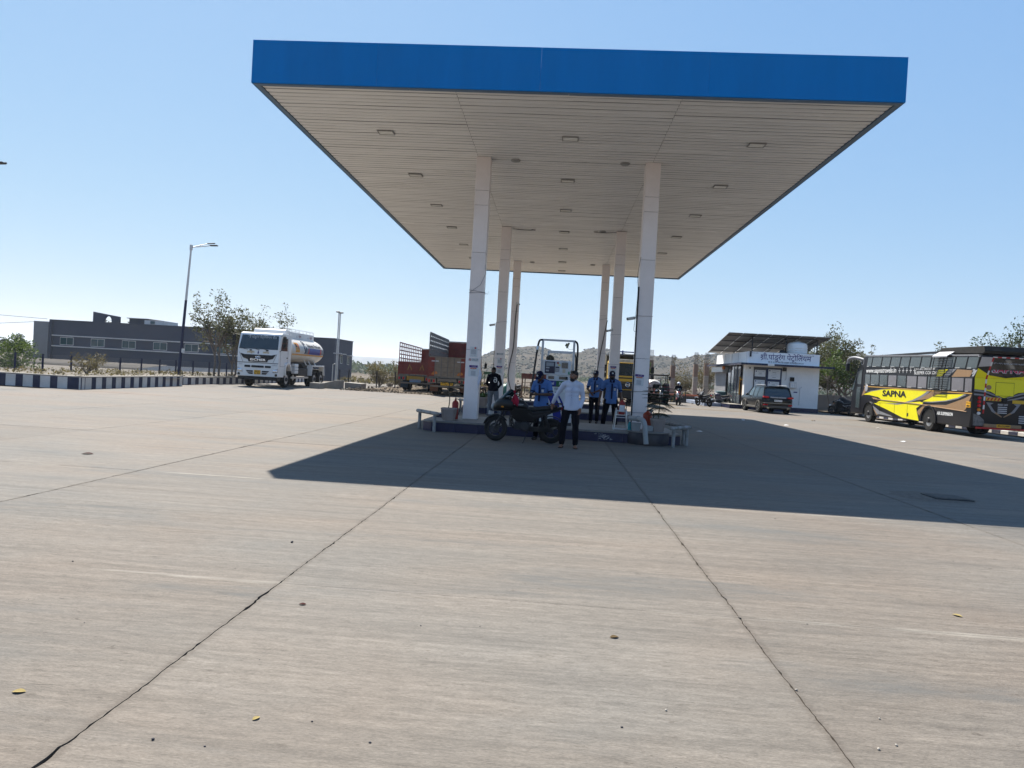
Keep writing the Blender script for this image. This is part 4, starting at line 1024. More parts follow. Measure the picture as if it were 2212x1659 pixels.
def cuffs(m_):
    def f(t, P, hp):
        for sd in 'LR':
            a, b_ = tuple(P['s'+sd]), tuple(P['e'+sd]); m = MB(); m.tube([lerp(a, b_, .70), lerp(a, b_, .80)], .064, 16, caps=False); o = m.build('sleeve_cuff', m_, t, smooth=60); o.modifiers.new('s', 'SOLIDIFY').thickness = .006
        for q in ('L', 'R'):
            n, s_ = tuple(P['neck']), tuple(P['s'+q]); m = MB(); m.bar(Vector(lerp(n, s_, .35))+Vector((0,.01,.073)), Vector(lerp(n, s_, .95))+Vector((0,.01,.066)), .035, .014); m.build('shoulder_band', m_, t)
    return f
BASE = dict(head=(0,-.02,1.60), neck=(0,.0,1.47), chest=(0,.0,1.27), waist=(0,.0,1.08), pelvis=(0,.0,.95), sL=(.18,.01,1.40), sR=(-.18,.01,1.40), eL=(.245,.03,1.12), eR=(-.245,.03,1.12), wL=(.26,-.05,.88), wR=(-.26,-.05,.88),
    hL=(.09,0,.90), hR=(-.09,0,.90), kL=(.105,-.01,.49), kR=(-.105,-.01,.49), aL=(.115,.02,.088), aR=(-.115,.02,.088), hem=.80, hcL=(-.3,-.25,0), hcR=(.3,-.25,0), hsL=(-1,-.35,0), hsR=(1,-.35,0))
def pose(**k): d = dict(BASE); d.update(k); return d
M_SHIRTBLUE = mat('light_blue_cotton', (.07,.145,.33), .85, var=.08, scale=5, spec=.1); M_SHIRTNAVY = mat('navy_cotton', (.008,.01,.035), .85, var=.15, spec=.1); M_SHIRTWHITE = mat('white_cotton', (.48,.49,.56), .85, var=.05, scale=5, spec=.1)
M_TROUSBLACK = mat('black_cotton', (.006,.006,.009), .85, var=.2, spec=.06); M_DENIM = mat('grey_denim', (.13,.145,.165), .9, var=.2, scale=18, spec=.1); M_SWEAT = mat('dark_sweatshirt', (.006,.006,.011), .9, var=.2, spec=.06); M_LEATHER = mat('dark_leather', (.02,.015,.012), .6, var=.2)

# man in the white shirt, by the motorcycle
person('bearded man in white shirt and black trousers with a hand on the motorcycle seat', (.40, 15.47, 0), R(-4), 1.71,
    pose(head=(.02,-.03,1.595), hr=(0,0,-38), sL=(.19,.01,1.395), sR=(-.19,0,1.40), eR=(-.345,.06,1.15), wR=(-.42,.12,.97), hdR=(-.15,.15,-.9), eL=(.245,.05,1.12), wL=(.20,-.06,.90), hdL=(-.05,-.05,-1), hL=(.095,0,.90), hR=(-.095,0,.90), kL=(.115,-.03,.49), kR=(-.15,-.02,.49), aL=(.13,.0,.088), aR=(-.17,.03,.088), fdR=(-.15,-1,0), fdL=(.1,-1,0), hem=.83, hcR=(.2,-.9,-.1), hcL=(-.35,-.3,0)),
    M_SKIN, M_SHIRTWHITE, M_TROUSBLACK, ('sandal', M_LEATHER), hair=True, beard=True, sleeves='long', extras=(collar_part(M_SHIRTWHITE), placket(M_SHIRTWHITE, .006, M_INKBLUE)))
uni = (collar_part(M_SHIRTNAVY), placket(M_SHIRTNAVY, .02), pocket(M_SHIRTNAVY), cuffs(M_SHIRTNAVY))
person('attendant in blue shirt and navy cap bending over the motorcycle tank', (-.30, 16.98, 0), R(-22), 1.70,
    pose(head=(-.03,-.085,1.555), hr=(28,0,-14), neck=(-.01,-.03,1.45), chest=(0,0,1.26), eL=(.26,-.03,1.13), wL=(.03,-.27,1.12), hdL=(-.9,-.35,-.05), hsL=(0,-.2,1), hcL=(-.2,-.5,-.3), eR=(-.25,-.03,1.12), wR=(-.16,-.28,1.10), hdR=(.1,-.9,-.1), hsR=(0,0,1), hcR=(.5,-.2,-.3), hem=.80),
    M_SKIN2, M_SHIRTBLUE, M_TROUSBLACK, ('shoe', M_LEATHER), hair=True, cap=M_SHIRTNAVY, extras=uni)
person('burly attendant in blue shirt and navy cap standing with arms hanging', (1.70, 20.85, 0), R(2), 1.80,
    pose(sL=(.20,.01,1.40), sR=(-.20,.01,1.40), eL=(.27,.03,1.12), wL=(.275,-.04,.88), eR=(-.285,.03,1.13), wR=(-.325,-.03,.89), hL=(.1,0,.9), hR=(-.1,0,.9), kL=(.13,-.01,.49), kR=(-.16,0,.49), aL=(.16,.02,.088), aR=(-.2,.02,.088), hem=.80),
    M_SKIN2, M_SHIRTBLUE, M_TROUSBLACK, ('shoe', M_LEATHER), hair=True, cap=M_SHIRTNAVY, beard=True, extras=uni)
person('slim attendant in blue shirt and navy cap with hands clasped', (1.44, 24.6, 0), R(-12), 1.84,
    pose(hr=(2,0,-14), eL=(.245,.02,1.12), wL=(.02,-.2,1.02), hdL=(-.8,-.1,-.25), hsL=(0,-1,0), eR=(-.26,.02,1.12), wR=(-.12,-.2,1.0), hdR=(.5,-.2,-.5), hem=.84, aL=(.1,.02,.088), aR=(-.1,.02,.088), kL=(.1,-.01,.49), kR=(-.1,-.01,.49)),
    M_SKIN2, M_SHIRTBLUE, M_TROUSBLACK, ('shoe', M_LEATHER), hair=True, cap=M_SHIRTNAVY, extras=uni)
def logo(t, P, hp):
    c = P['chest']; m = MB(); cx, cz = c.x+.085, c.z-.01
    pts = curve2([(cx-.045,cz+.07),(cx-.005,cz+.095),(cx+.04,cz+.06),(cx+.05,cz-.01),(cx+.03,cz-.07),(cx-.02,cz-.075),(cx-.045,cz-.02),(cx-.02,cz+.03),(cx+.02,cz+.02),(cx+.03,cz-.02)], 5)
    rr = [.009+.009*math.sin(PI*k/len(pts)) for k in range(len(pts))]
    m.tube([(x, c.y-.134+.25*max(0, abs(x-c.x)-.05)**1.3, z) for x, z in pts], rr, 6); o = m.build('shirt_logo', M_INKWHITE, t, smooth=60)
    for q in (.0,):
        n, s_ = tuple(P['neck']), tuple(P['sR']); m = MB(); m.bar(Vector(lerp(n, s_, .5))+Vector((0,-.05,.055)), Vector(lerp(n, s_, .85))+Vector((0,-.05,.045)), .02, .014); m.build('shoulder_stripe', M_PALEGREY, t)
person('man in dark sweatshirt and grey jeans standing with hands behind his back', (-2.25, 25.6, 0), R(-8), 1.78,
    pose(head=(-.01,-.03,1.59), hr=(6,0,4), eL=(.25,.1,1.13), wL=(.12,.19,.98), hdL=(-.8,.1,-.5), eR=(-.27,.09,1.13), wR=(-.14,.19,.97), hdR=(.8,.1,-.5), hL=(.09,0,.9), kL=(.16,-.02,.49), aL=(.27,-.02,.088), kR=(-.10,-.01,.49), aR=(-.12,.0,.088), fdL=(.3,-1,0), fdR=(-.2,-1,0), hem=.86),
    M_SKIN2, M_SWEAT, M_DENIM, ('shoe', mat('grey_shoe', (.12,.13,.15), .7, var=.2)), hair=True, beard=True, sleeves='long', extras=(logo,))
# ================================================================ motorcycles
def ring_x(x, yc, zc, hw, hh, n=14, p=2.5):
    out = []
    for k in range(n):
        a = 2*PI*k/n; c, s = math.cos(a), math.sin(a)
        out.append((x, yc+hw*math.copysign(abs(c)**(2/p), c), zc+hh*math.copysign(abs(s)**(2/p), s)))
    return out
def lx(mb, rows, n=14, p=2.5): return mb.loft([ring_x(x, 0, z, w, h, n, p) for x, z, w, h in rows])
def bike_wheel(t, cx, r, w, M=None, disc=True, rimcol=None):
    wr = bpy.data.objects.new('wheel', None); COL.objects.link(wr); wr.parent = t
    wr.matrix_local = (M if M is not None else Matrix()) @ Matrix.Translation((cx, 0, r))
    m = MB(); prof = []
    for k in range(12):
        a = 2*PI*k/12; prof.append((r-w*.62+w*.62*math.cos(a), w*.5*math.sin(a)))
    m.lathe(prof, 36, (0,0,0), 'y', True); m.build('tyre', M_RUBBER, wr, smooth=60)
    m = MB(); m.lathe([(r-w*1.35,-w*.33),(r-w*1.0,-w*.36),(r-w*1.0,w*.36),(r-w*1.35,w*.33)], 32, (0,0,0), 'y', True); m.build('rim', rimcol or M_BLACK, wr, smooth=40)
    for k in range(5):
        a = 2*PI*k/5+.3; m = MB()
        m.bar((math.cos(a)*.03,0,math.sin(a)*.03), (math.cos(a+.12)*(r-w*1.2),0,math.sin(a+.12)*(r-w*1.2)), .022, .035, (0,1,0)); m.build('spoke', rimcol or M_BLACK, wr)
    m = MB(); m.lathe([(.055,-.07),(.06,-.03),(.06,.03),(.055,.07)], 16, (0,0,0), 'y'); m.build('hub', M_DARKMETAL, wr, smooth=40)
    if disc: m = MB(); m.lathe([(.07,-.062),(.125,-.062),(.125,-.058),(.07,-.058)], 24, (0,0,0), 'y', True); m.build('brake_disc', M_DARKMETAL, wr)
    return wr
def motorcycle(label, loc, rz, paint, lean=7., steer=0., fairing=True, group=None, detail=True, stripe=None, shield=None, lamp=None, script=None, rear_plate=True):
    t = thing('motorcycle', label, 'motorcycle', loc, rz, group); t.rotation_euler = (R(lean), 0, rz)
    RF, RR_ = .295, .30; xf, xr = -.65, .64
    # steering frame: rotate the front end about the raked head axis
    hx = Vector((-.36, 0, .92)); axd = Vector((-.42, 0, -.9)).normalized()
    SM = Matrix.Translation(hx) @ Matrix.Rotation(R(steer), 4, axd) @ Matrix.Translation(-hx)
    bike_wheel(t, xf, RF, .085, SM); bike_wheel(t, xr, RR_, .1, None, False)
    def F(mb): mb.v = [tuple(SM @ Vector(p)) for p in mb.v]; return mb
    for s in (-1, 1):
        m = MB(); m.tube([(xf,s*.085,RF),(-.50,s*.085,.62),(-.38,s*.085,.90)], [.026,.02,.018], 10); F(m).build('fork_leg', M_DARKMETAL, t, smooth=50)
    m = MB(); n = 12; vs = []
    for k in range(n+1):
        a = R(38+ (165-38)*k/n); rr = RF+.035; w = .06 if 0 < k < n else .045
        c = (xf+rr*math.cos(a), RF+rr*math.sin(a)); i = (xf+(rr-.03)*math.cos(a), RF+(rr-.03)*math.sin(a))
        vs += [(i[0],-w,i[1]),(c[0],-w*.6,c[1]),(c[0]+.008*math.cos(a),0,c[1]+.008*math.sin(a)),(c[0],w*.6,c[1]),(i[0],w,i[1])]
    m.add(vs, [(5*k+j,5*k+j+1,5*k+j+6,5*k+j+5) for k in range(n) for j in range(4)]); o = F(m).build('front_fender', paint, t, smooth=60, fixn=False); o.modifiers.new('s','SOLIDIFY').thickness = .006
    # handlebar, grips, levers, mirrors
    m = MB(); m.tube([(-.18,-.36,1.02),(-.24,-.26,1.05),(-.33,-.1,1.0),(-.33,.1,1.0),(-.24,.26,1.05),(-.18,.36,1.02)], .012, 8); hb = F(m).build('handlebar', M_STEEL, t, smooth=60)
    for s in (-1, 1):
        m = MB(); m.tube([(-.17,s*.38,1.016),(-.235,s*.265,1.048)], .019, 10); F(m).build('grip', M_BLACK, hb, smooth=60)
        m = MB(); m.tube(curve2([(-.25,s*.25,1.06),(-.31,s*.3,1.045),(-.26,s*.39,1.03)],3), .007, 6); F(m).build('lever', M_STEEL, hb, smooth=60)
        if detail and not shield:
            m = MB(); m.tube([(-.24,s*.25,1.05),(-.27,s*.33,1.17)], .006, 6); F(m).build('mirror_stalk', M_BLACK, hb, smooth=60)
            m = MB(); m.ell((-.27,s*.37,1.2), (.018,.06,.04), 12, 8); F(m).build('mirror', M_BLACK, hb, smooth=180)
        m = MB(); m.ell((-.44,s*.2,.80), (.035,.026,.02), 10, 8); m.tube([(-.42,s*.08,.8),(-.44,s*.19,.8)], .008, 6); F(m).build('indicator', M_AMBER, t, smooth=180)
    if fairing:
        m = MB(); lx(m, [(-.74,.78,.05,.06),(-.70,.80,.12,.11),(-.60,.85,.17,.15),(-.46,.88,.19,.17),(-.33,.88,.17,.16),(-.22,.86,.13,.12)], 16, 2.3); fa = F(m).build('headlight_fairing', paint, t, smooth=60)
        m = MB(); m.ell((-.735,0,.79), (.06,.125,.09), 14, 10); F(m).build('headlamp', lamp or M_CLEAR, fa, smooth=180)
        m = MB(); vs = []
        for k in range(7):
            u = k/6; x, z = -.66+.30*u, .91+.40*u-.08*u*u; w = .15+.045*u-.13*max(0, u-.6)
            for j in range(7): q = j/3-1; vs.append((x+.11*q*q, w*q, z-.05*q*q))
        m.add(vs, [(7*k+j,7*k+j+1,7*k+j+8,7*k+j+7) for k in range(6) for j in range(6)]); o = F(m).build('windshield', shield or mat('tinted_screen', (.01,.015,.017), .12, var=.1), fa, smooth=180, fixn=False); o.modifiers.new('s','SOLIDIFY').thickness = .004
    else:
        m = MB(); m.lathe([(0,-.62),(.07,-.615),(.085,-.59),(.09,-.55),(.06,-.5),(0,-.48)], 18, (0,0,.86), 'x'); F(m).build('headlight_shell', M_BLACK, t, smooth=40)
        m = MB(); m.ell((-.60,0,.86), (.03,.078,.078), 14, 10); F(m).build('headlamp', lamp or M_CLEAR, t, smooth=180)
        m = MB(); m.lathe([(.04,-.03),(.045,.03),(0,.035)], 14, (-.4,0,.98), 'z'); F(m).build('speedometer', M_BLACK, t, smooth=40)
    m = MB(); m.box(-.80,-.793,-.14,.14,.60,.69); pl = F(m).build('number_plate', M_PLATE_W, t)
    if detail:
        k = text('plate_lettering', 'MH 23 AK 4512', .045, M_INK, pl, (0,0,0), (0,0,0), .001); k.matrix_local = SM @ Matrix.Translation((-.8025,0,.645)) @ Euler((PI/2,0,-PI/2)).to_matrix().to_4x4()
    # tank, seat, tail
    m = MB(); lx(m, [(-.37,.86,.06,.05),(-.33,.87,.105,.085),(-.2,.885,.145,.115),(-.03,.87,.14,.11),(.07,.82,.1,.075),(.12,.79,.06,.04)], 18, 2.6); tk = m.build('fuel_tank', paint, t, smooth=70)
    m = MB(); m.lathe([(.045,0),(.045,.015),(0,.02)], 16, (-.12,0,.997)); m.build('filler_cap', M_CHROME, tk, smooth=40)
    if detail:
        for s in (-1, 1):
            m = MB(); m.prism(curve2([(-.33,.9),(-.2,.92),(-.02,.9),(.05,.86),(-.05,.86),(-.2,.87)],3,True), s*.142, s*.148, 'y'); m.build('tank_decal', stripe or M_PALEGREY, tk)
    if script: text('tank_lettering', script, .07, M_PALEGREY, tk, (-.14,-.151,.905), ext=.001, shear=.3)
    m = MB(); lx(m, [(.04,.80,.10,.03),(.10,.80,.135,.04),(.28,.795,.14,.045),(.45,.82,.135,.05),(.66,.855,.12,.045),(.76,.875,.08,.03)], 16, 3); m.build('seat', mat('seat_vinyl', (.012,.012,.012), .55, var=.2), t, smooth=60)
    m = MB(); lx(m, [(.06,.70,.08,.06),(.2,.70,.125,.075),(.45,.745,.125,.06),(.7,.81,.11,.045),(.86,.845,.06,.035)], 16, 2.8); tl = m.build('tail_panel', paint, t, smooth=60)
    for s in (-1, 1):
        m = MB(); m.prism([(.08,.69),(.2,.62),(.3,.64),(.86,.80),(.86,.815),(.3,.68),(.2,.66),(.1,.72)], s*.126, s*.132, 'y'); m.build('side_stripe', stripe or M_PALEGREY, tl)
    m = MB(); m.box(.85,.90,-.06,.06,.80,.87); m.build('tail_lamp', M_REDLENS, tl, bevel=.012)
    m = MB(); m.tube([(.55,-.14,.88),(.72,-.15,.93),(.86,-.08,.95),(.86,.08,.95),(.72,.15,.93),(.55,.14,.88)], .012, 8); m.build('grab_rail', M_DARKMETAL, t, smooth=60)
    m = MB(); vs = []
    for k in range(9):
        a = R(5+115*k/8); rr = RR_+.045; vs += [(xr+rr*math.cos(a), s*.07, RR_+rr*math.sin(a)) for s in (-1, 1)]
    m.add(vs, [(2*k,2*k+1,2*k+3,2*k+2) for k in range(8)]); o = m.build('rear_fender', M_BLACK, t, smooth=180); o.modifiers.new('s','SOLIDIFY').thickness = .006
    if rear_plate:
        m = MB(); m.box(.955,.962,-.1,.1,.52,.63); m.build('rear_plate', M_PLATE_W, t); m = MB(); m.bar((.9,0,.8),(.95,0,.58),.06,.01); m.build('plate_holder', M_BLACK, t)
    for s in (-1, 1):
        m = MB(); m.prism([(-.34,.84),(-.30,.60),(-.16,.50),(.10,.52),(.30,.58),(.62,.72),(.60,.78),(.2,.72),(.08,.80),(-.1,.80)], s*.105, s*.128, 'y'); m.build('side_fairing', paint, t, bevel=.012)
    # frame, engine, exhaust
    m = MB(); m.tube([(-.36,0,.86),(-.30,0,.62),(-.22,0,.34),(.1,0,.3),(.2,0,.5)], .018, 8); m.tube([(-.36,0,.9),(.1,0,.74),(.8,0,.78)], .018, 8)
    for s in (-1, 1): m.tube([(.1,s*.1,.36),(xr,s*.09,RR_)], .018, 8)
    m.build('frame', M_DARKMETAL, t, smooth=50)
    m = MB(); m.box(-.22,.14,-.1,.1,.3,.48); m.lathe([(0,-.155),(.1,-.155),(.115,-.13),(.115,.13),(.1,.155),(0,.155)], 20, (.02,0,.39), 'y'); m.build('crankcase', mat('engine_alloy', (.04,.04,.043), .5, .5, var=.2), t, bevel=.015)
    for k in range(7):
        m = MB(); m.box(-.2,-.01,-.085,.085,.5+k*.028,.512+k*.028); m.build('cooling_fin', M_DARKMETAL, t)
    m = MB(); m.box(-.17,-.04,-.06,.06,.48,.72); m.build('cylinder_block', M_DARKMETAL, t)
    m = MB(); m.box(.06,.3,-.11,.11,.48,.66); m.build('side_cover', paint, t, bevel=.03)
    m = MB(); m.tube(curve2([(-.2,.1,.6),(-.3,.12,.5),(-.26,.13,.32),(.0,.14,.27),(.3,.15,.30)],4), .02, 8); m.tube([(.26,.16,.3),(.4,.165,.33),(.8,.175,.42)], [.03,.048,.045], 12); m.build('exhaust', M_DARKMETAL, t, smooth=60)
    for s in (-1, 1):
        m = MB(); m.tube([(.46,s*.13,.72),(.6,s*.12,.34)], .013, 8); m.tube([(.475,s*.1285,.68),(.575,s*.121,.40)], .03, 10); m.build('shock_absorber', M_DARKMETAL, t, smooth=40)
        m = MB(); m.tube([(.1,s*.1,.28),(.1,s*.26,.28)], .014, 8); m.build('foot_peg', M_BLACK, t, smooth=50)
    m = MB(); m.box(.12,.62,-.125,-.1,.28,.38); m.build('chain_cover', M_BLACK, t, bevel=.02)
    m = MB(); th = R(lean); m.tube([(.08,-.1,.27),(.04,-.22,.12),(.0,-.34*1.0,.34*math.tan(th)+.008)], .011, 8); m.build('side_stand', M_DARKMETAL, t, smooth=50)
    if detail:
        m = MB(); m.tube([(.42,-.16,.68),(.46,-.2,.42),(.74,-.2,.38),(.84,-.17,.7)], .009, 6); m.tube([(.5,-.2,.6),(.8,-.19,.6)], .006, 6); m.tube([(.5,-.2,.5),(.78,-.2,.5)], .006, 6); m.build('saree_guard', M_DARKMETAL, t, smooth=60)
        m = MB(); m.tube([(-.28,-.13,.64),(-.34,-.24,.58),(-.32,-.25,.42),(-.22,-.13,.36)], .012, 8); m.tube([(-.28,.13,.64),(-.34,.24,.58),(-.32,.25,.42),(-.22,.13,.36)], .012, 8); m.build('crash_guard', M_DARKMETAL, t, smooth=60)
    return t, F
M_PBLACK = mat('black_gloss', (.004,.004,.005), .3, var=.15, dust=.02, spec=.3); M_PRED = mat('red_gloss', (.22,.015,.012), .25, var=.1, dust=.15, coat=.5); M_PBLUE = mat('dark_blue_gloss', (.012,.02,.06), .25, var=.1, dust=.2, coat=.4)
M_SHIELD = mat('teal_screen', (.003,.02,.024), .2, var=.1)
BK, FB = motorcycle('black motorcycle with dark teal screen parked on its stand beside the white shirt man', (-.665, 16.22, 0), R(2), M_PBLACK, 6, 24, stripe=M_DARKMETAL, shield=M_SHIELD, lamp=mat('grey_lamp', (.28,.29,.28), .3, var=.1), script='Passion')
def red_rag():
    m = MB(); n = 9; vs = []
    for k in range(n+1):
        u = k/n
        for j in range(5):
            q = j/2-1; vs.append((-.24+.03*math.sin(u*6+j)+q*.075*(.3+u*.7)+.035*u, -.27-.03*math.cos(j*2+u*3), 1.20-.34*u+.03*math.sin(j*1.7)*u))
    m.add(vs, [(5*k+j,5*k+j+1,5*k+j+6,5*k+j+5) for k in range(n) for j in range(4)])
    m.v = [tuple(Matrix.Translation((-.665,16.22,0)) @ Vector(p)) for p in m.v]
    o = m.build('red_rag', mat('crimson_cloth', (.32,.008,.03), .9, var=.15), smooth=180); o.modifiers.new('s','SOLIDIFY').thickness = .008; tag(o, 'crimson cloth draped over the motorcycle handlebar', 'cloth')
red_rag()
motorcycle('dark motorcycle with a bare red tail standing in the sun before the shutter steps', (11.0, 51.7, 0), R(-62), M_PBLACK, 8, 0, False, 'motorcycles parked round the forecourt')
motorcycle('dark motorcycle parked side on against the roller shutter', (12.5, 53.6, 0), R(8), M_PBLUE, 8, 0, False, 'motorcycles parked round the forecourt', False)
motorcycle('black motorcycle with tan seat parked at the blank office wall', (20.3, 50.3, 0), R(-35), M_PBLACK, 8, 15, False, 'motorcycles parked round the forecourt', False)
motorcycle('chrome motorcycle facing the pumps beside the maroon handcart', (-2.75, 46.2, 0), R(62), M_PBLACK, 8, 0, False, 'motorcycles parked round the forecourt')
motorcycle('black motorcycle with bright headlamp parked in front of the tractor', (7.55, 50.3, 0), R(80), M_PBLACK, 8, 0, True, 'motorcycles parked round the forecourt', False)
motorcycle('red motorcycle carrying a helmeted rider beside the tractor', (8.95, 50.6, 0), R(70), M_PRED, 3, 0, True, 'motorcycles parked round the forecourt', False)
motorcycle('motorcycle beside the green tarpaulin heap', (-4.05, 45.0, 0), R(25), M_PBLUE, 8, 0, False, 'motorcycles parked round the forecourt', False)
# ================================================================ large vehicles
def truck_wheel(t, x, y, r=.5, w=.28, side=1, dual=False, hubc=None):
    wr = bpy.data.objects.new('wheel', None); COL.objects.link(wr); wr.parent = t; wr.location = (x, y, r)
    for k in range(2 if dual else 1):
        c = -side*(w/2+k*(w+.03)); m = MB()
        m.lathe([(r*.56,c-w*.42),(r*.9,c-w*.5),(r*.985,c-w*.4),(r,c-w*.25),(r,c+w*.25),(r*.985,c+w*.4),(r*.9,c+w*.5),(r*.56,c+w*.42)], 36, (0,0,0), 'x', True); m.build('tyre', M_RUBBER, wr, smooth=35)
        m = MB(); m.lathe([(r*.57,c+side*w*.40),(r*.5,c+side*w*.3),(r*.42,c+side*(.05 if not dual else -.06)),(0,c+side*(.05 if not dual else -.06))], 28, (0,0,0), 'x'); m.build('rim', hubc or M_STEEL, wr, smooth=35)
    m = MB(); m.lathe([(.13,-side*w*.5),(.13,side*.0),(.09,side*.04),(0,side*.05)], 16, (0,0,0), 'x'); m.build('hub', M_DARKMETAL, wr, smooth=35)
    nuts = MB()
    for k in range(8): nuts.ell((-side*.09+ (0 if not dual else -side*.1), .19*math.cos(k*PI/4), .19*math.sin(k*PI/4)), .022, 6, 5)
    tag(nuts.build('wheel_nuts', M_DARKMETAL, wr), kind='stuff')
    return wr
def pbox(t, nm, m, x0, x1, y0, y1, z0, z1, bev=.0, par=None):
    k = MB(); k.box(x0, x1, y0, y1, z0, z1); return k.build(nm, m, par or t, bevel=bev)
M_TRUCKW = mat('truck_white', (.74,.73,.70), .35, var=.05, dust=.22, scale=2, coat=.2); M_TANKW = mat('tank_white', (.58,.55,.50), .3, var=.06, dust=.25, scale=2.5)
def wrap_text(nm, s, size, m, t, f, sx=1, offset=.02, shear=0):
    o = text(nm, s, size, m, t, (0,0,0), (0,0,0), .001, offset, shear, align='LEFT', sx=1)
    for v in o.data.vertices: v.co = f(v.co.x*sx, v.co.y, v.co.z)
    o.data.update(); return o
def tanker():
    t = thing('tanker_lorry', 'white six wheeled fuel tanker lorry facing the forecourt, blue band on its tank', 'tanker', (-17.22, 39.3, 0), R(.8))
    # cab
    m = MB(); m.prism([(0,.62),(0,2.2),(.25,3.02),(.34,3.14),(.55,3.2),(1.85,3.19),(1.92,3.05),(1.92,1.0),(1.86,1.0),(1.8,1.1),(1.62,1.28),(1.2,1.28),(.98,1.1),(.9,.8),(.88,.62)], -1.22, 1.22, 'x'); cab = m.build('cab', M_TRUCKW, t, bevel=.06, seg=3)
    m = MB(); m.add([(-1.15,.008,2.2),(1.15,.008,2.2),(1.08,.262,3.03),(-1.08,.262,3.03),(-1.15,-.012,2.215),(1.15,-.012,2.215),(1.08,.232,3.02),(-1.08,.232,3.02)], [(0,1,2,3),(4,5,6,7),(0,1,5,4),(1,2,6,5),(2,3,7,6),(3,0,4,7)]); ws = m.build('windscreen', mat('windscreen_glass', (.012,.02,.02), .05, var=.3, scale=1.5, spec=.8), cab)
    def on_ws(u, v, w): return Vector((u, -.018+(v-2.2)*.3-.004, v))
    wrap_text('windscreen_lettering', 'शी पांडुरंग पेट्रोिलयम बीड', .19, M_INKWHITE, cab, lambda x, y, z: on_ws(x-.72, 2.91+y, 0), .95)
    for x in (-.62, .1, .62):
        m = MB(); m.tube([(x,-.03,2.16),(x-.45,.0,2.24)], .012, 6); m.build('wiper', M_BLACK, cab, smooth=50)
    for x in (-.45, .52): pbox(t, 'wiper_box', M_BLACK, x-.07, x+.07, -.03, .02, 2.1, 2.17, .01, cab)
    for s in (-1, 1):
        m = MB(); m.prism([(.30,2.18),(.30,2.3),(.46,2.92),(1.3,2.94),(1.3,2.18)], s*1.205, s*1.228, 'x'); m.build('side_window', M_GLASS, cab)
        m = MB(); m.prism([(.24,1.25),(1.42,1.25),(1.42,1.262),(.24,1.262)], s*1.215, s*1.226, 'x'); m.prism([(1.41,1.25),(1.422,1.25),(1.422,3.0),(1.41,3.0)], s*1.215, s*1.226, 'x'); m.prism([(.24,1.25),(.252,1.25),(.252,2.2),(.24,2.2)], s*1.215, s*1.226, 'x'); tag(m.build('door_seam', M_SHADOWGAP, cab), kind='stuff')
        pbox(t, 'door_handle', M_BLACK, s*1.22-.01, s*1.24+.01, 1.2, 1.36, 1.75, 1.80, .008, cab)
        m = MB(); m.tube([(s*1.2,.15,3.0),(s*1.5,.08,3.05),(s*1.5,.08,2.3),(s*1.2,.12,2.1)], .015, 6); a = m.build('mirror_arm', M_BLACK, cab, smooth=50)
        pbox(t, 'mirror', M_BLACK, s*1.5-.1, s*1.5+.1, .03, .12, 2.62, 3.0, .03, cab); pbox(t, 'mirror', M_BLACK, s*1.5-.1, s*1.5+.1, .03, .12, 2.38, 2.58, .03, cab)
        # bumper lamps
        m = MB(); m.prism([(s*1.2,1.13),(s*1.22,.9),(s*.92,.86),(s*.86,.87),(s*1.06,1.08)], -.03, .01, 'y'); l = m.build('headlamp', mat('lamp_clear', (.45,.46,.46), .12, .3, var=.15, scale=20), cab, bevel=.008)
        for q in (.0, .12): m = MB(); m.lathe([(0,-.045),(.06,-.042),(.07,-.03)], 16, (s*(1.1-q),0,.97), 'y'); m.build('lamp_bowl', M_CHROME, l, smooth=60)
        m = MB(); m.lathe([(0,-.03),(.07,-.03),(.08,-.01),(.08,.01)], 16, (s*1.1,0,.74), 'y'); m.build('fog_lamp', M_GLASS, cab, smooth=40)
        for z, w in ((.96,.4),(.84,.3)): m = MB(); m.prism([(s*.27,z),(s*.27,z-.09),(s*(.2+w),z-.09),(s*(.3+w),z)], -.02, .01, 'y'); m.build('air_slot', M_INK, cab)
        m = MB(); m.prism([(1.0,.72),(.9,1.0),(.96,1.38),(1.2,1.5),(1.62,1.5),(1.86,1.34),(1.95,1.0),(1.84,1.0),(1.7,1.28),(1.55,1.38),(1.25,1.38),(1.08,1.25),(1.02,1.0),(1.08,.72)], s*1.12, s*1.3, 'x'); m.build('wheel_arch', M_TRUCKW, cab, bevel=.02)
        m = MB(); m.prism([(s*1.13,2.0),(s*.9,1.45),(s*.885,1.45),(s*1.115,2.0)], -.008, .0, 'y'); m.build('panel_seam', M_SHADOWGAP, cab)
    for (a, b_) in ((-.78,-.43),(-.37,.37),(.43,.78)):
        m = MB(); m.prism(rings_rr(b_-a, .12, .03, 3), -.02, .01, 'y'); o = m.build('grille_slot', M_INK, cab); o.location = ((a+b_)/2, 0, 1.2)
    m = MB(); m.prism([(-1.06,1.94),(-.8,1.88),(.8,1.88),(1.06,1.94),(.88,1.68),(.6,1.6),(.55,1.47),(-.55,1.47),(-.6,1.6),(-.88,1.68)], -.025, .01, 'y'); gr = m.build('grille', M_INK, cab)
    text('maker_lettering', 'EICHER', .17, M_CHROME, gr, (0,-.03,1.585), ext=.006, offset=.025, width=.92)
    m = MB(); m.lathe([(.12,-.03),(.15,-.045),(.15,-.03)], 24, (0,0,0), 'y', True); m.ell((0,-.035,0), (.11,.01,.05), 12, 8); e = m.build('emblem', M_CHROME, gr, smooth=50); e.location = (0,0,1.76); e.scale = (1,1,.62)
    text('front_lettering', '॥पांडुरंग', .15, mat('gold_print', (.45,.3,.08), .5, var=.05), cab, (-.45,-.012,2.02), offset=.012); text('front_lettering', 'पसन॥', .15, bpy.data.materials['gold_print'], cab, (.45,-.012,2.02), offset=.012)
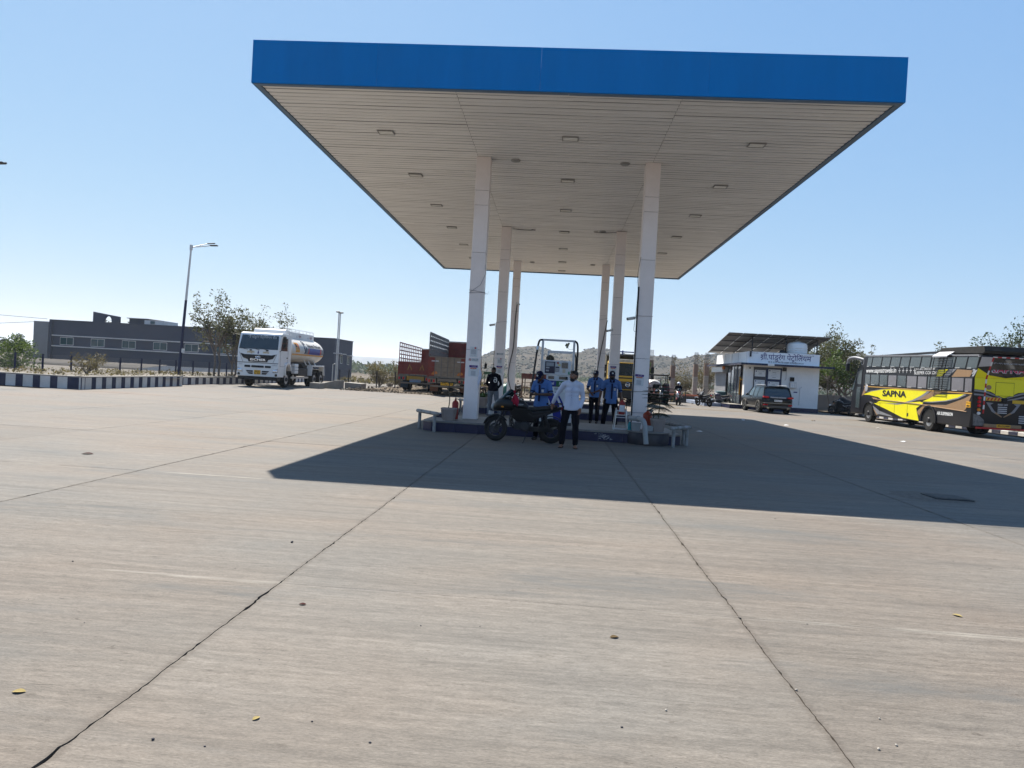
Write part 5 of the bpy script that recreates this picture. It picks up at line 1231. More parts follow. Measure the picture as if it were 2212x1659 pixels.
    m = MB(); m.prism([(-.05,1.95),(.05,1.95),(.03,2.02),(.02,2.1),(0,2.13),(-.02,2.1),(-.03,2.02)], -.012, .0, 'y'); m.build('front_mark', M_INKBLUE, cab)
    text('front_lettering', 'िवठल', .1, M_PALEGREY, cab, (-1.0,-.012,1.3)); text('front_lettering', 'पंढरीचा॥', .1, M_PALEGREY, cab, (1.0,-.012,1.3))
    m = MB(); m.box(-1.21,1.21,-.012,.0,1.40,1.43); m.build('bumper_gap', M_SHADOWGAP, cab)
    p = pbox(t, 'number_plate', M_PLATE_Y, -.19, .19, -.035, .0, .75, .99, .006); text('plate_lettering', 'MH.23', .1, M_INK, p, (0,-.037,.92), ext=.001, offset=.02); text('plate_lettering', 'AU 4023', .1, M_INK, p, (0,-.037,.81), ext=.001, offset=.02)
    pbox(t, 'under_bumper', M_BLACK, -1.18, 1.18, .03, .5, .42, .615, .03)
    m = MB(); m.prism([(1.45,3.19),(1.5,3.4),(1.62,3.5),(1.98,3.5),(2.05,3.4),(2.05,3.19)], -.98, .98, 'x'); m.build('roof_deflector', M_TRUCKW, t, bevel=.05, seg=3)
    # chassis
    for s in (-1, 1): pbox(t, 'chassis_rail', M_DARKMETAL, s*.42-.05, s*.42+.05, .4, 8.4, .8, 1.05)
    # tank
    CZ, HW, HH = 2.3, 1.2, .84; m = MB(); n = 40
    def tr(y, k): return [(HW*k*math.cos(2*PI*q/n), y, CZ+HH*k*math.sin(2*PI*q/n)) for q in range(n)]
    m.loft([tr(2.1,.6), tr(2.13,.85), tr(2.2,.96), tr(2.3,1), tr(8.1,1), tr(8.2,.96), tr(8.27,.85), tr(8.3,.6)]); tk = m.build('tank', M_TANKW, t, smooth=40)
    def side(y, z, g=.005): 
        q = max(-1, min(1, (z-CZ)/HH)); return Vector(((HW+g)*math.sqrt(max(0, 1-q*q)), y, CZ+(z-CZ)*(1+g)))
    def patch(nm, y0, y1, z0, z1, mt, g=.005, sh0=0, sh1=0):
        k = MB(); vs = []; a, b_ = 8, 6
        for j in range(b_+1):
            z = z0+(z1-z0)*j/b_
            for i in range(a+1): 
                f = i/a; vs.append(side(y0+sh0*(j/b_)+(y1+sh1*(j/b_)-y0-sh0*(j/b_))*f, z, g))
        k.add(vs, [(j*(a+1)+i, j*(a+1)+i+1, (j+1)*(a+1)+i+1, (j+1)*(a+1)+i) for j in range(b_) for i in range(a)]); return k.build(nm, mt, tk, smooth=180)
    MO = mat('hazard_orange', (.6,.26,.02), .5, var=.08); ML = mat('livery_blue', (.03,.04,.22), .45, var=.08); MGy = mat('livery_grey', (.16,.16,.17), .5, var=.08); MR_ = mat('livery_red', (.42,.05,.03), .5, var=.08)
    patch('orange_stripe', 2.25, 8.15, 2.02, 2.09, MO)
    hz = patch('hazard_panel', 2.75, 3.45, 2.2, 2.78, MO); patch('hazard_mark', 2.8, 3.1, 2.5, 2.72, M_INK, .008); patch('hazard_mark', 3.2, 3.36, 2.42, 2.72, MR_, .008); patch('hazard_line', 2.78, 3.42, 2.39, 2.41, M_INK, .008)
    patch('livery_grey_end', 4.25, 5.1, 2.12, 2.5, MGy, .005, .25, .0); patch('livery_band', 5.05, 7.4, 2.12, 2.52, ML, .007, .15, .05); patch('livery_red_slash', 4.95, 5.12, 2.12, 2.52, MR_, .009, .15, .15); patch('livery_red_slash', 7.3, 7.55, 2.14, 2.52, MR_, .009, .12, .12); patch('livery_grey_end', 7.5, 8.1, 2.14, 2.5, MGy, .006)
    wrap_text('tank_lettering', 'Hindustan Petroleum', .34, mat('grey_lettering', (.07,.07,.09), .5, var=.05), tk, lambda x, y, z: side(5.05+x, 2.66+y*1.0, .009), .9, .015)
    m = MB()
    for k in range(16):
        a = 2*PI*k/16
        if k < 16: m.M = None
    pts = [side(4.5+.17*math.cos(2*PI*k/20), 2.78+.14*math.sin(2*PI*k/20), .012) for k in range(20)]; m.tube(pts, .014, 5, closed=True)
    for s in (-1, 1): m.tube([side(4.5+s*.02, 2.2, .012), side(4.5+s*.1, 2.32, .012), side(4.5+s*.2, 2.5, .012), side(4.5+s*.16, 2.6, .012)], [.02,.035,.03,.012], 6)
    m.build('tank_emblem', mat('emblem_grey', (.08,.1,.14), .5, var=.05), tk, smooth=50)
    wrap_text('emblem_lettering', 'HP', .16, M_INKBLUE, tk, lambda x, y, z: side(4.4+x, 2.75+y, .012), .9, .02)
    # top valance with railing
    for s in (-1, 1):
        v = pbox(t, 'valance_panel', M_TRUCKW, s*.5-.02, s*.5+.02, 2.25, 7.9, 3.05, 3.46)
        if s > 0:
            for y in (2.6, 4.6, 6.7):
                k = text('valance_lettering', 'पांडुरंग', .2, mat('maroon_print', (.2,.03,.05), .5, var=0), v, (.522, y+.6, 3.24), (PI/2,0,PI/2)); q = MB(); q.prism([(y,3.16),(y+.12,3.16),(y+.08,3.24),(y+.06,3.34),(y+.04,3.24)], .521, .524, 'x'); q.build('valance_mark', M_INKBLUE, v)
        for y in [2.4+.68*k for k in range(9)]: q = MB(); q.tube([(s*.5,y,3.46),(s*.5,y,3.64)], .013, 6); q.build('rail_post', M_STEEL, t, smooth=50)
        q = MB(); q.tube([(s*.5,2.3,3.64),(s*.5,7.9,3.64)], .015, 6); q.build('top_rail', M_STEEL, t, smooth=50)
    pbox(t, 'valance_end', M_TRUCKW, -.478, .478, 2.25, 2.28, 3.05, 3.42)
    for y in (3.1,4.6,6.1,7.3): q = MB(); q.lathe([(.22,3.08),(.22,3.22),(.1,3.26),(0,3.26)], 18, (0,y,0)); q.build('manhole', M_STEEL, t, smooth=40)
    # undergear
    for s in (-1, 1):
        pbox(t, 'side_rail', M_STEEL, s*1.12-.03, s*1.12+.03, 2.3, 5.4, .55, .66)
        for y in (5.2, 6.0, 7.0): q = MB(); q.bar((s*1.05,y,1.4),(s*.8,y,1.8),.05,.05); q.build('tank_bracket', M_TRUCKW, t)
        q = MB(); q.prism([(5.75,.72),(5.9,1.42),(8.35,1.42),(8.5,.72),(8.42,.72),(8.28,1.32),(5.97,1.32),(5.83,.72)], s*.85, s*1.22, 'x'); q.build('rear_mudguard', M_TRUCKW, t, bevel=.015)
    for k, (z, y) in enumerate(((1.15,2.75),(1.36,2.75),(.94,2.75))): q = MB(); q.box(.95,1.2,y,y+.62,z-.1,z+.1); q.build('white_canister', M_TRUCKW, t, bevel=.04)
    pbox(t, 'hose_locker', M_DARKMETAL, .9, 1.15, 3.5, 5.2, .7, 1.2, .02); pbox(t, 'hose_locker', M_DARKMETAL, -1.15, -.9, 2.6, 5.2, .7, 1.3, .02)
    pbox(t, 'fuel_tank', M_DARKMETAL, -1.1, 1.1, 8.35, 8.5, .75, 1.15, .02)
    q = MB(); q.prism([(2.3,1.25),(2.3,1.75),(8.2,1.75),(8.2,1.3),(6,1.2),(5.5,1.45),(4,1.45),(3,1.2)], -.6, .6, 'x'); q.build('sub_frame', M_DARKMETAL, t)
    for s in (-1, 1):
        truck_wheel(t, s*1.2, 1.42, .5, .28, s); truck_wheel(t, s*1.22, 6.4, .5, .26, s, True); truck_wheel(t, s*1.22, 7.75, .5, .26, s, True)
tanker()

# ---------------------------------------------------------------- sleeper coach
def bus():
    t = thing('coach', 'black and yellow sleeper coach with two window rows, ladder and roof rack', 'bus', (17.45, 30.15, 0), 0)
    MBk = mat('coach_black', (.006,.006,.009), .35, var=.15, dust=.035, scale=1.5); MY = mat('coach_yellow', (.74,.66,.008), .4, var=.05, dust=.02, scale=2); MT = mat('coach_tan', (.27,.165,.085), .45, var=.06); MG = mat('coach_grey', (.2,.2,.21), .45, var=.08); MS = mat('coach_silver', (.42,.42,.44), .4, .3, var=.08, dust=.15)
    prof = [(.1,.40),(0,1.0),(0,2.5),(-.36,3.36),(-.26,3.46),(0,3.48),(9.9,3.74),(10.5,3.68),(10.85,3.3),(11.85,1.6),(11.95,.6),(11.9,.4)]
    m = MB(); m.prism(prof, 0, 2.5, 'x'); body = m.build('body', MBk, t, bevel=.09, seg=3)
    def yr(z): return -.42*max(0, z-2.5)                      # rear slope
    def poly(nm, pts, mt, off=.004, par=None, sm=None):
        p = [(y-1.25, z) for y, z in pts]
        if sm: p = curve2(p, sm, True)
        k = MB(); k.prism(p, -off, .02, 'x'); return k.build(nm, mt, par or body)
    # roof silver strip and rear quarter
    poly('roof_strip', [(1.0,3.40),(11.2,3.665),(11.15,3.73),(1.0,3.46)], MG)
    poly('rear_quarter', [(1.30,2.62),(.93,3.38),(1.05,3.40),(1.45,2.68)], MS)
    # livery, back to front
    yel = [(11.6,1.52),(10.61,1.71),(9.35,1.84),(7.6,1.915),(4.8,1.86),(5.3,1.65),(6.06,1.41),(6.96,1.24),(7.6,1.2),(8.65,1.16),(9.9,1.12),(9.28,1.3),(9.71,1.43),(10.81,1.52)]
    poly('livery_yellow', yel, MY)
    poly('livery_yellow', [(10.2,1.08),(8.65,1.15),(6.96,1.22),(5.42,1.34),(5.09,1.29),(5.72,1.01),(5.42,.42),(6.96,.48),(8.61,.8)], MY, .0045)
    poly('livery_yellow', [(5.18,1.36),(4.6,1.52),(3.97,1.73),(1.87,1.78),(2.32,1.61),(3.21,1.47),(4.31,1.38)], MY)
    poly('livery_grey', [(8.9,1.12),(7.6,1.1),(6.7,1.2),(5.6,1.42),(4.9,1.68),(4.55,1.86),(4.8,1.86),(5.3,1.65),(6.06,1.41),(6.96,1.24),(7.8,1.17)], MG, .006)
    poly('livery_grey', [(5.2,1.32),(4.3,1.34),(3.2,1.43),(2.3,1.57),(1.7,1.76),(1.85,1.785),(2.35,1.62),(3.21,1.475),(4.31,1.385)], MG, .007)
    poly('livery_tan', [(6.06,1.42),(5.05,1.62),(4.4,1.86),(3.54,1.84),(4.71,1.5),(5.6,1.4)], MT, .0055)
    poly('livery_tan', [(5.0,1.22),(3.18,1.27),(1.85,1.6),(1.36,1.78),(1.34,1.74),(1.68,1.16),(1.86,1.07),(3.91,1.15),(4.9,1.15),(5.25,.86),(5.38,.66),(5.66,.85)], MT, .0058)
    poly('livery_tan', [(10.3,.82),(9.4,.62),(9.75,.45)], MT, .006); poly('livery_tan', [(10.5,1.42),(9.9,1.38),(9.6,1.2),(9.9,1.26),(10.3,1.33)], MT, .006); poly('livery_grey', [(10.4,.98),(9.5,.7),(8.2,.52),(8.0,.46),(9.4,.52),(9.7,.5)], MG, .0062)
    poly('livery_tan', [(11.4,1.95),(11.0,1.9),(11.5,1.5),(11.75,1.45)], MT, .0052); poly('livery_grey', [(11.5,1.62),(10.6,1.76),(9.35,1.88),(8.4,1.93),(9.35,1.855),(10.6,1.72)], MG, .0054)
    poly('waist_trim', [(11.5,2.02),(11.5,1.965),(1.3,1.80),(1.3,1.85)], mat('tan_trim', (.42,.24,.06), .4, var=.05), .012)
    poly('rear_band', [(4.0,2.84),(3.2,2.86),(3.75,2.53),(4.1,2.53)], MY); poly('rear_band', [(3.1,2.86),(2.55,2.88),(3.2,2.52),(3.6,2.52)], MG); poly('rear_band', [(2.5,2.86),(1.3,2.80),(1.55,2.53),(2.9,2.53)], MT); poly('rear_band', [(1.2,2.8),(1.05,2.83),(1.28,2.55),(1.4,2.55)], MS)
    # windows: every pane with its frame
    MFR = mat('window_frame', (.02,.02,.022), .4, var=.1); MPG = mat('coach_glass', (.045,.06,.062), .12, var=.12, scale=2, spec=.7); MCU = mat('curtain_glass', (.15,.14,.15), .18, var=.12, scale=3, stretch=(1,7,.3), spec=.6)
    def pane(y0, y1, ztop, zbot, rake, gl, tag_=None):
        fr = MB(); p = [(y0-1.25, zbot(y0)), (y1-1.25, zbot(y1)), (y1-1.25-rake, ztop(y1)), (y0-1.25-rake, ztop(y0))]; fr.prism(p, -.012, .01, 'x'); f = fr.build('window', MFR, body)
        cy = sum(a for a, _ in p)/4; cz = sum(b for _, b in p)/4
        g = MB(); g.prism([(cy+(a-cy)*.90, cz+(b-cz)*.88) for a, b in p], -.016, -.0122, 'x'); g.build('pane', gl, f)
        g = MB(); g.box(-.02, -.0165, p[0][0]+.1*(p[1][0]-p[0][0]), p[0][0]+.5*(p[1][0]-p[0][0]), zbot(y0)+.012, zbot(y0)+.03); g.build('latch', M_INKWHITE, f)
    ut = lambda y: 3.37+.0265*(y-1); ub = lambda y: 2.86+.022*(y-1); lt = lambda y: 2.49+.021*(y-1.2); lb = lambda y: 1.88+.021*(y-1.2)
    ue = [11.35,10.75,9.6,8.63,7.59,6.65,5.6,4.72,3.7,2.75,1.86,1.06]
    for a, b_ in zip(ue, ue[1:]): pane(a-.02, b_+.02, ut, ub, .16, MPG)
    le = [11.45,10.76,9.69,8.74,7.76,6.8,5.76,4.86,3.85,2.89,1.88,1.3]
    for k, (a, b_) in enumerate(zip(le, le[1:])): pane(a-.02, b_+.02, lt, lb, 0, MCU if k in (3,5,6,9,10) else MPG)
    # lettering along the side (reads front to rear)
    RT = (PI/2, 0, -PI/2)
    text('side_lettering', 'www.sapnatravels.in', .36, M_INKWHITE, body, (-.014, 9.6-1.25, 2.86), RT, offset=.015, width=3.45)
    for k in range(5):
        y = 7.55-1.25-.37*k; q = MB(); q.bar((-.012,y-.1,2.84),(-.012,y+.1,2.84),.004,.03); q.bar((-.012,y,2.72),(-.012,y,2.96),.004,.03,(0,1,0)); q.build('side_star', M_INKWHITE, body)
    text('side_lettering', '2+1 A/C EXECUTIVE', .15, M_INKWHITE, body, (-.014, 5.1-1.25, 2.89), RT, width=1.75); text('side_lettering', 'SLEEPER COACH', .2, M_INKWHITE, body, (-.014, 5.1-1.25, 2.71), RT, width=1.95, offset=.01)
    text('side_lettering', 'SAPNA', .42, M_INK, body, (-.014, 8.0-1.25, 1.645), RT, width=2.5, offset=.03)
    text('side_lettering', 'AIR SUSPENSION', .2, M_INKWHITE, body, (-.014, 3.22-1.25, .87), RT, width=1.25, offset=.025)
    p = pbox(t, 'side_plate', M_PLATE_Y, -.02, 0, .1, .41, 1.24, 1.48); text('plate_lettering', 'MH.23.J', .09, M_INK, p, (-.022,.255,1.42), RT, ext=.001); text('plate_lettering', '0800', .12, M_INK, p, (-.022,.255,1.30), RT, ext=.001, offset=.02)
    q = MB(); q.lathe([(0,-.02),(.18,-.018),(.2,0)], 22, (0,11.2-1.25,1.9), 'x'); q.build('side_badge', MS, body, smooth=40)
    q = MB(); q.lathe([(.17,-.015),(.2,-.012),(.2,0),(.17,0)], 22, (0,11.9-1.25,3.4), 'x', True); q.build('side_badge', MS, body, smooth=40)
    pbox(t, 'fuel_flap', M_DARKMETAL, -.012, 0, 5.18, 5.32, .58, .74)
    for y in (8.2, 6.6, 5.3): pbox(t, 'hatch_seam', M_SHADOWGAP, -.0095, 0, y, y+.012, .5, 1.15)
    q = MB(); q.tube([(-.012,9.0,1.32),(-.012,4.4,1.22),(-.012,.35,1.05)], .022, 6); q.build('rub_rail', MT, body)
    # door and windscreen side
    q = MB(); q.prism([(11.2,3.05-.0),(10.5,3.05),(10.62,.5),(11.3,.5)], -.015, .02, 'x'); d = q.build('door', MBk, t); q = MB(); q.prism([(11.12,2.9),(10.6,2.9),(10.64,2.1),(11.16,2.1)], -.02, -.0155, 'x'); q.build('door_glass', MPG, d); q = MB(); q.prism([(11.16,1.95),(10.68,1.95),(10.72,.75),(11.2,.75)], -.02, -.0155, 'x'); q.build('door_glass', MPG, d)
    q = MB(); q.prism([(10.93,3.3),(11.2,2.85),(11.84,1.75),(11.6,1.75),(11.3,2.5)], -.018, .02, 'x'); q.build('quarter_glass', MPG, body)
    q = MB(); q.add([(.12,10.93,3.26),(2.38,10.93,3.26),(2.38,11.86,1.68),(.12,11.86,1.68)], [(0,1,2,3)]); q.build('windscreen', M_GLASS, body)
    q = MB(); q.tube(curve2([(.05,10.6,3.5),(-.18,11.2,3.62),(-.3,11.7,3.55),(-.3,11.85,3.3)],5), .09, 10); a = q.build('mirror_arm', MG, t, smooth=60); q = MB(); q.box(-.42,-.2,11.75,11.95,2.85,3.3); q.build('mirror', MBk, a, bevel=.05)
    # wheel arches and wheels
    for y, rr in ((10.79-1.25, .66), (4.55-1.25, .68)):
        for s, x in ((-1, 0), (1, 2.5)):
            q = MB(); pts = [(y+rr*math.cos(R(a)), max(.40, .52+rr*math.sin(R(a)))) for a in range(-12, 193, 12)]; q.prism(pts, x-.002 if s < 0 else x-.1, x+.1 if s < 0 else x+.002, 'x'); q.build('wheel_well', M_SHADOWGAP, body)
            q = MB(); o_ = [(y+rr*math.cos(R(a)), .52+rr*math.sin(R(a))) for a in range(-10, 191, 10)]; i_ = [(y+(rr-.07)*math.cos(R(a)), .52+(rr-.07)*math.sin(R(a))) for a in range(190, -11, -10)]
            q.prism(o_+i_, -.05 if s < 0 else 2.48, .02 if s < 0 else 2.55, 'x'); q.build('arch_trim', MBk, body)
    for x, s in ((-.01, -1), (2.51, 1)):
        truck_wheel(t, x, 10.79-1.25, .52, .28, s); truck_wheel(t, x, 4.55-1.25, .52, .27, s, True)
    # ladder and rear roof rack
    lad = MB()
    for y in (4.2-1.25, 3.15-1.25): 
        q = MB(); q.tube([(-.02,y+.3,1.95),(-.12,y+.25,1.92),(-.14,y+.18,2.4),(-.14,y-.1,3.46)], .018, 6); q.build('ladder_rail', MFR, t, smooth=50)
    for k in range(14):
        z = 2.0+.105*k; dy = .28-.27*(z-1.95)/1.5; q = MB(); q.tube([(-.14,2.95+dy,z),(-.14,1.9+dy,z)], .013, 6); q.build('ladder_rung', MFR, t, smooth=50)
    q = MB(); q.add([(-.2,1.75,3.46),(-.2,2.95,3.48),(.25,2.95,3.76),(.25,1.75,3.74),(-.2,1.75,3.40),(-.2,2.95,3.42)], [(0,1,2,3),(0,4,5,1)]); o = q.build('ladder_plate', MS, t); o.modifiers.new('s','SOLIDIFY').thickness = .02
    q = MB(); q.prism([(-.32,3.5),(-.42,3.62),(-.35,3.82),(2.9,3.86),(2.9,3.6)], .12, 2.38, 'x'); q.build('roof_rack', mat('rack_black', (.010,.010,.010), .7, var=.2, dust=.06), t, bevel=.02)
    pbox(t, 'roof_rail', MFR, .12, .2, 2.9, 9.5, 3.62, 3.72); pbox(t, 'roof_rail', MFR, 2.3, 2.38, 2.9, 9.5, 3.62, 3.72)
    # ---- rear
    def rear(nm, pts, mt, off=.005, par=None, ex=None):
        k = MB(); n = len(pts)
        k.add([(x, yr(z)-off, z) for x, z in pts]+[(x, yr(z)+.015, z) for x, z in pts], [tuple(range(n)), tuple(range(2*n-1, n-1, -1))]+[(i, (i+1) % n, n+(i+1) % n, n+i) for i in range(n)]); return k.build(nm, mt, par or body)
    sy = lambda p: p+[(2.5-x, z) for x, z in reversed(p)]
    rear('rear_yellow', sy([(.05,2.02),(.4,2.0),(.7,1.95),(1.0,1.8),(1.22,1.72)])+[(2.46,2.498),(.04,2.498)], MY)
    rear('rear_yellow_top', [(.04,2.502),(2.46,2.502),(2.46,2.86),(1.9,2.62),(1.25,2.56),(.6,2.62),(.04,2.9)], MY); rear('rear_silver', [(.04,2.95),(.5,3.0),(.5,3.36),(.06,3.36)], MS); rear('rear_silver', [(2.46,2.95),(2.0,3.0),(2.0,3.36),(2.44,3.36)], MS)
    rear('rear_grey', sy([(.05,2.0),(.45,1.97),(.8,1.86),(1.18,1.68)])+sy([(1.18,1.64),(.8,1.78),(.45,1.88),(.05,1.91)])[::1][0:8], MG, .006) if False else None
    for c0, c1, mt in (((2.0,1.97,1.86,1.70),(1.93,1.9,1.8,1.665),MG),((1.84,1.82,1.72,1.62),(1.77,1.75,1.66,1.59),MG)):
        for mir in (0, 1):
            xs = (.05,.45,.8,1.2); P_ = [(x, z) for x, z in zip(xs, c0)]+[(x, z) for x, z in reversed(list(zip(xs, c1)))]
            P_ = curve2(P_[:4], 4)+curve2(P_[4:], 4); P_ = [((2.5-x) if mir else x, z) for x, z in P_]; rear('rear_curve', P_, mt, .007)
    w = rear('rear_window', [(.5,3.34),(2.0,3.34),(2.0,2.72),(1.85,2.62),(1.25,2.54),(.65,2.62),(.5,2.72)], M_GLASS, .015)
    RX = (PI/2-math.atan(.42), 0, 0)
    text('rear_lettering', '2+1 A/C EXECUTIVE SLEEPER', .13, M_PALEGREY, w, (1.25,yr(3.14)-.022,3.14), RX, width=1.36); text('rear_lettering', 'SAPNA', .36, M_INKWHITE, w, (1.25,yr(2.85)-.02,2.845), RX, width=1.38, offset=.05, shear=.15); text('rear_lettering', 'SAPNA', .36, mat('crimson_print', (.5,.012,.05), .5, var=.05), w, (1.25,yr(2.85)-.026,2.85), RX, width=1.30, offset=.015, shear=.15)
    hb = rear('engine_hatch', [(.9,2.34),(1.62,2.34),(1.62,1.8),(.9,1.8)], MY, .014); rear('hatch_frame', [(.885,2.355),(1.635,2.355),(1.635,1.785),(.885,1.785)], M_SHADOWGAP, .009)
    q = MB(); q.lathe([(0,-.02),(.1,-.018),(.105,0)], 20, (.62,0,2.12), 'y'); q.build('rear_disc', MT, body, smooth=40)
    for z, mt in ((1.66,M_REDLENS),(1.5,M_REDLENS),(1.34,M_REDLENS),(1.17,M_AMBER),(1.02,M_CLEAR)):
        for x in (.27, 2.23): q = MB(); q.lathe([(0,-.06),(.055,-.05),(.07,0)], 16, (x,0,z), 'y'); q.build('tail_lamp', mt, body, smooth=50)
    q = MB(); q.lathe([(0,-.05),(.07,-.04),(.08,.02)], 16, (.33,.05,.65), 'y'); q.build('reflector', M_REDLENS, body, smooth=50)
    rear('scuffed_corner', [(.06,1.0),(.28,.95),(.5,.75),(.55,.5),(.08,.5)], mat('scuffed_grey', (.13,.125,.12), .8, var=.5, scale=7), .006)
    MHZ = mat('reflex_red', (.4,.015,.015), .4, var=0)
    for k in range(13):
        z0_, z1_ = 1.02+k*.18, 1.02+(k+1)*.18; x0 = .42+ .07*k/13
        rear('reflex_tape', [(x0,z0_),(x0+.06,z0_),(x0+.065,z1_-.004),(x0+.005,z1_-.004)], MHZ if k % 2 == 0 else M_INKWHITE, .017)
    for k in range(9): rear('reflex_tape', [(.5+.17*k,3.345),(.5+.17*(k+1)-.004,3.345),(.5+.17*(k+1)-.004,3.39),(.5+.17*k,3.39)], MHZ if k % 2 else M_INKWHITE, .017)
    for k in range(4):
        rear('hazard_stripe', [(.56+.14*k,1.58),(.63+.14*k,1.58),(.69+.14*k,1.70),(.62+.14*k,1.70)], MHZ, .011); 
    rear('hazard_board', [(.53,1.57),(1.14,1.57),(1.14,1.71),(.53,1.71)], mat('hazard_yellow', (.55,.34,.02), .5, var=.05), .009); rear('hazard_board', [(1.6,1.5),(2.1,1.5),(2.1,1.64),(1.6,1.64)], bpy.data.materials['hazard_yellow'], .009)
    q = MB(); q.box(1.16,1.36,-.1,0,1.5,1.72); q.build('rear_camera', M_BLACK, body, bevel=.04)
    for sx_ in (0, 1):
        P_ = [(.55,1.5),(.85,1.48),(.72,1.4),(.9,1.15),(1.22,.92),(1.2,.9),(.8,1.12)]; rear('rear_chevron', [((2.5-x) if sx_ else x, z) for x, z in P_], MG, .008)
        P_ = [(.98,1.1),(1.22,.92),(1.2,.9),(.9,1.06)]; rear('rear_chevron', [((2.5-x) if sx_ else x, z) for x, z in P_], MT, .0095)
    text('rear_lettering', 'REED OFF', .1, M_PALEGREY, body, (1.22,-.012,1.42), width=.4, offset=.02)
    for k in range(4): rear('rear_text_line', [(1.03,1.34-.08*k),(1.4,1.34-.08*k),(1.4,1.30-.08*k),(1.03,1.30-.08*k)], M_PALEGREY, .006)
    for k in range(4): rear('rear_text_line', [(1.9,1.0-.09*k),(2.3,1.0-.09*k),(2.3,.955-.09*k),(1.9,.955-.09*k)], M_PALEGREY, .006)
    bm_ = pbox(t, 'rear_bumper', MT, .5, 2.0, -.05, .06, .46, .60, .02); pbox(t, 'bumper_red', MHZ, .2, 2.3, -.06, .05, .38, .455, .01)
    p = pbox(t, 'rear_plate', M_PLATE_Y, 1.0, 1.55, -.06, -.045, .47, .60); text('plate_lettering', 'MH.23.J.0800', .1, M_INK, p, (1.275,-.062,.535), ext=.001, offset=.02, width=.48)
bus()
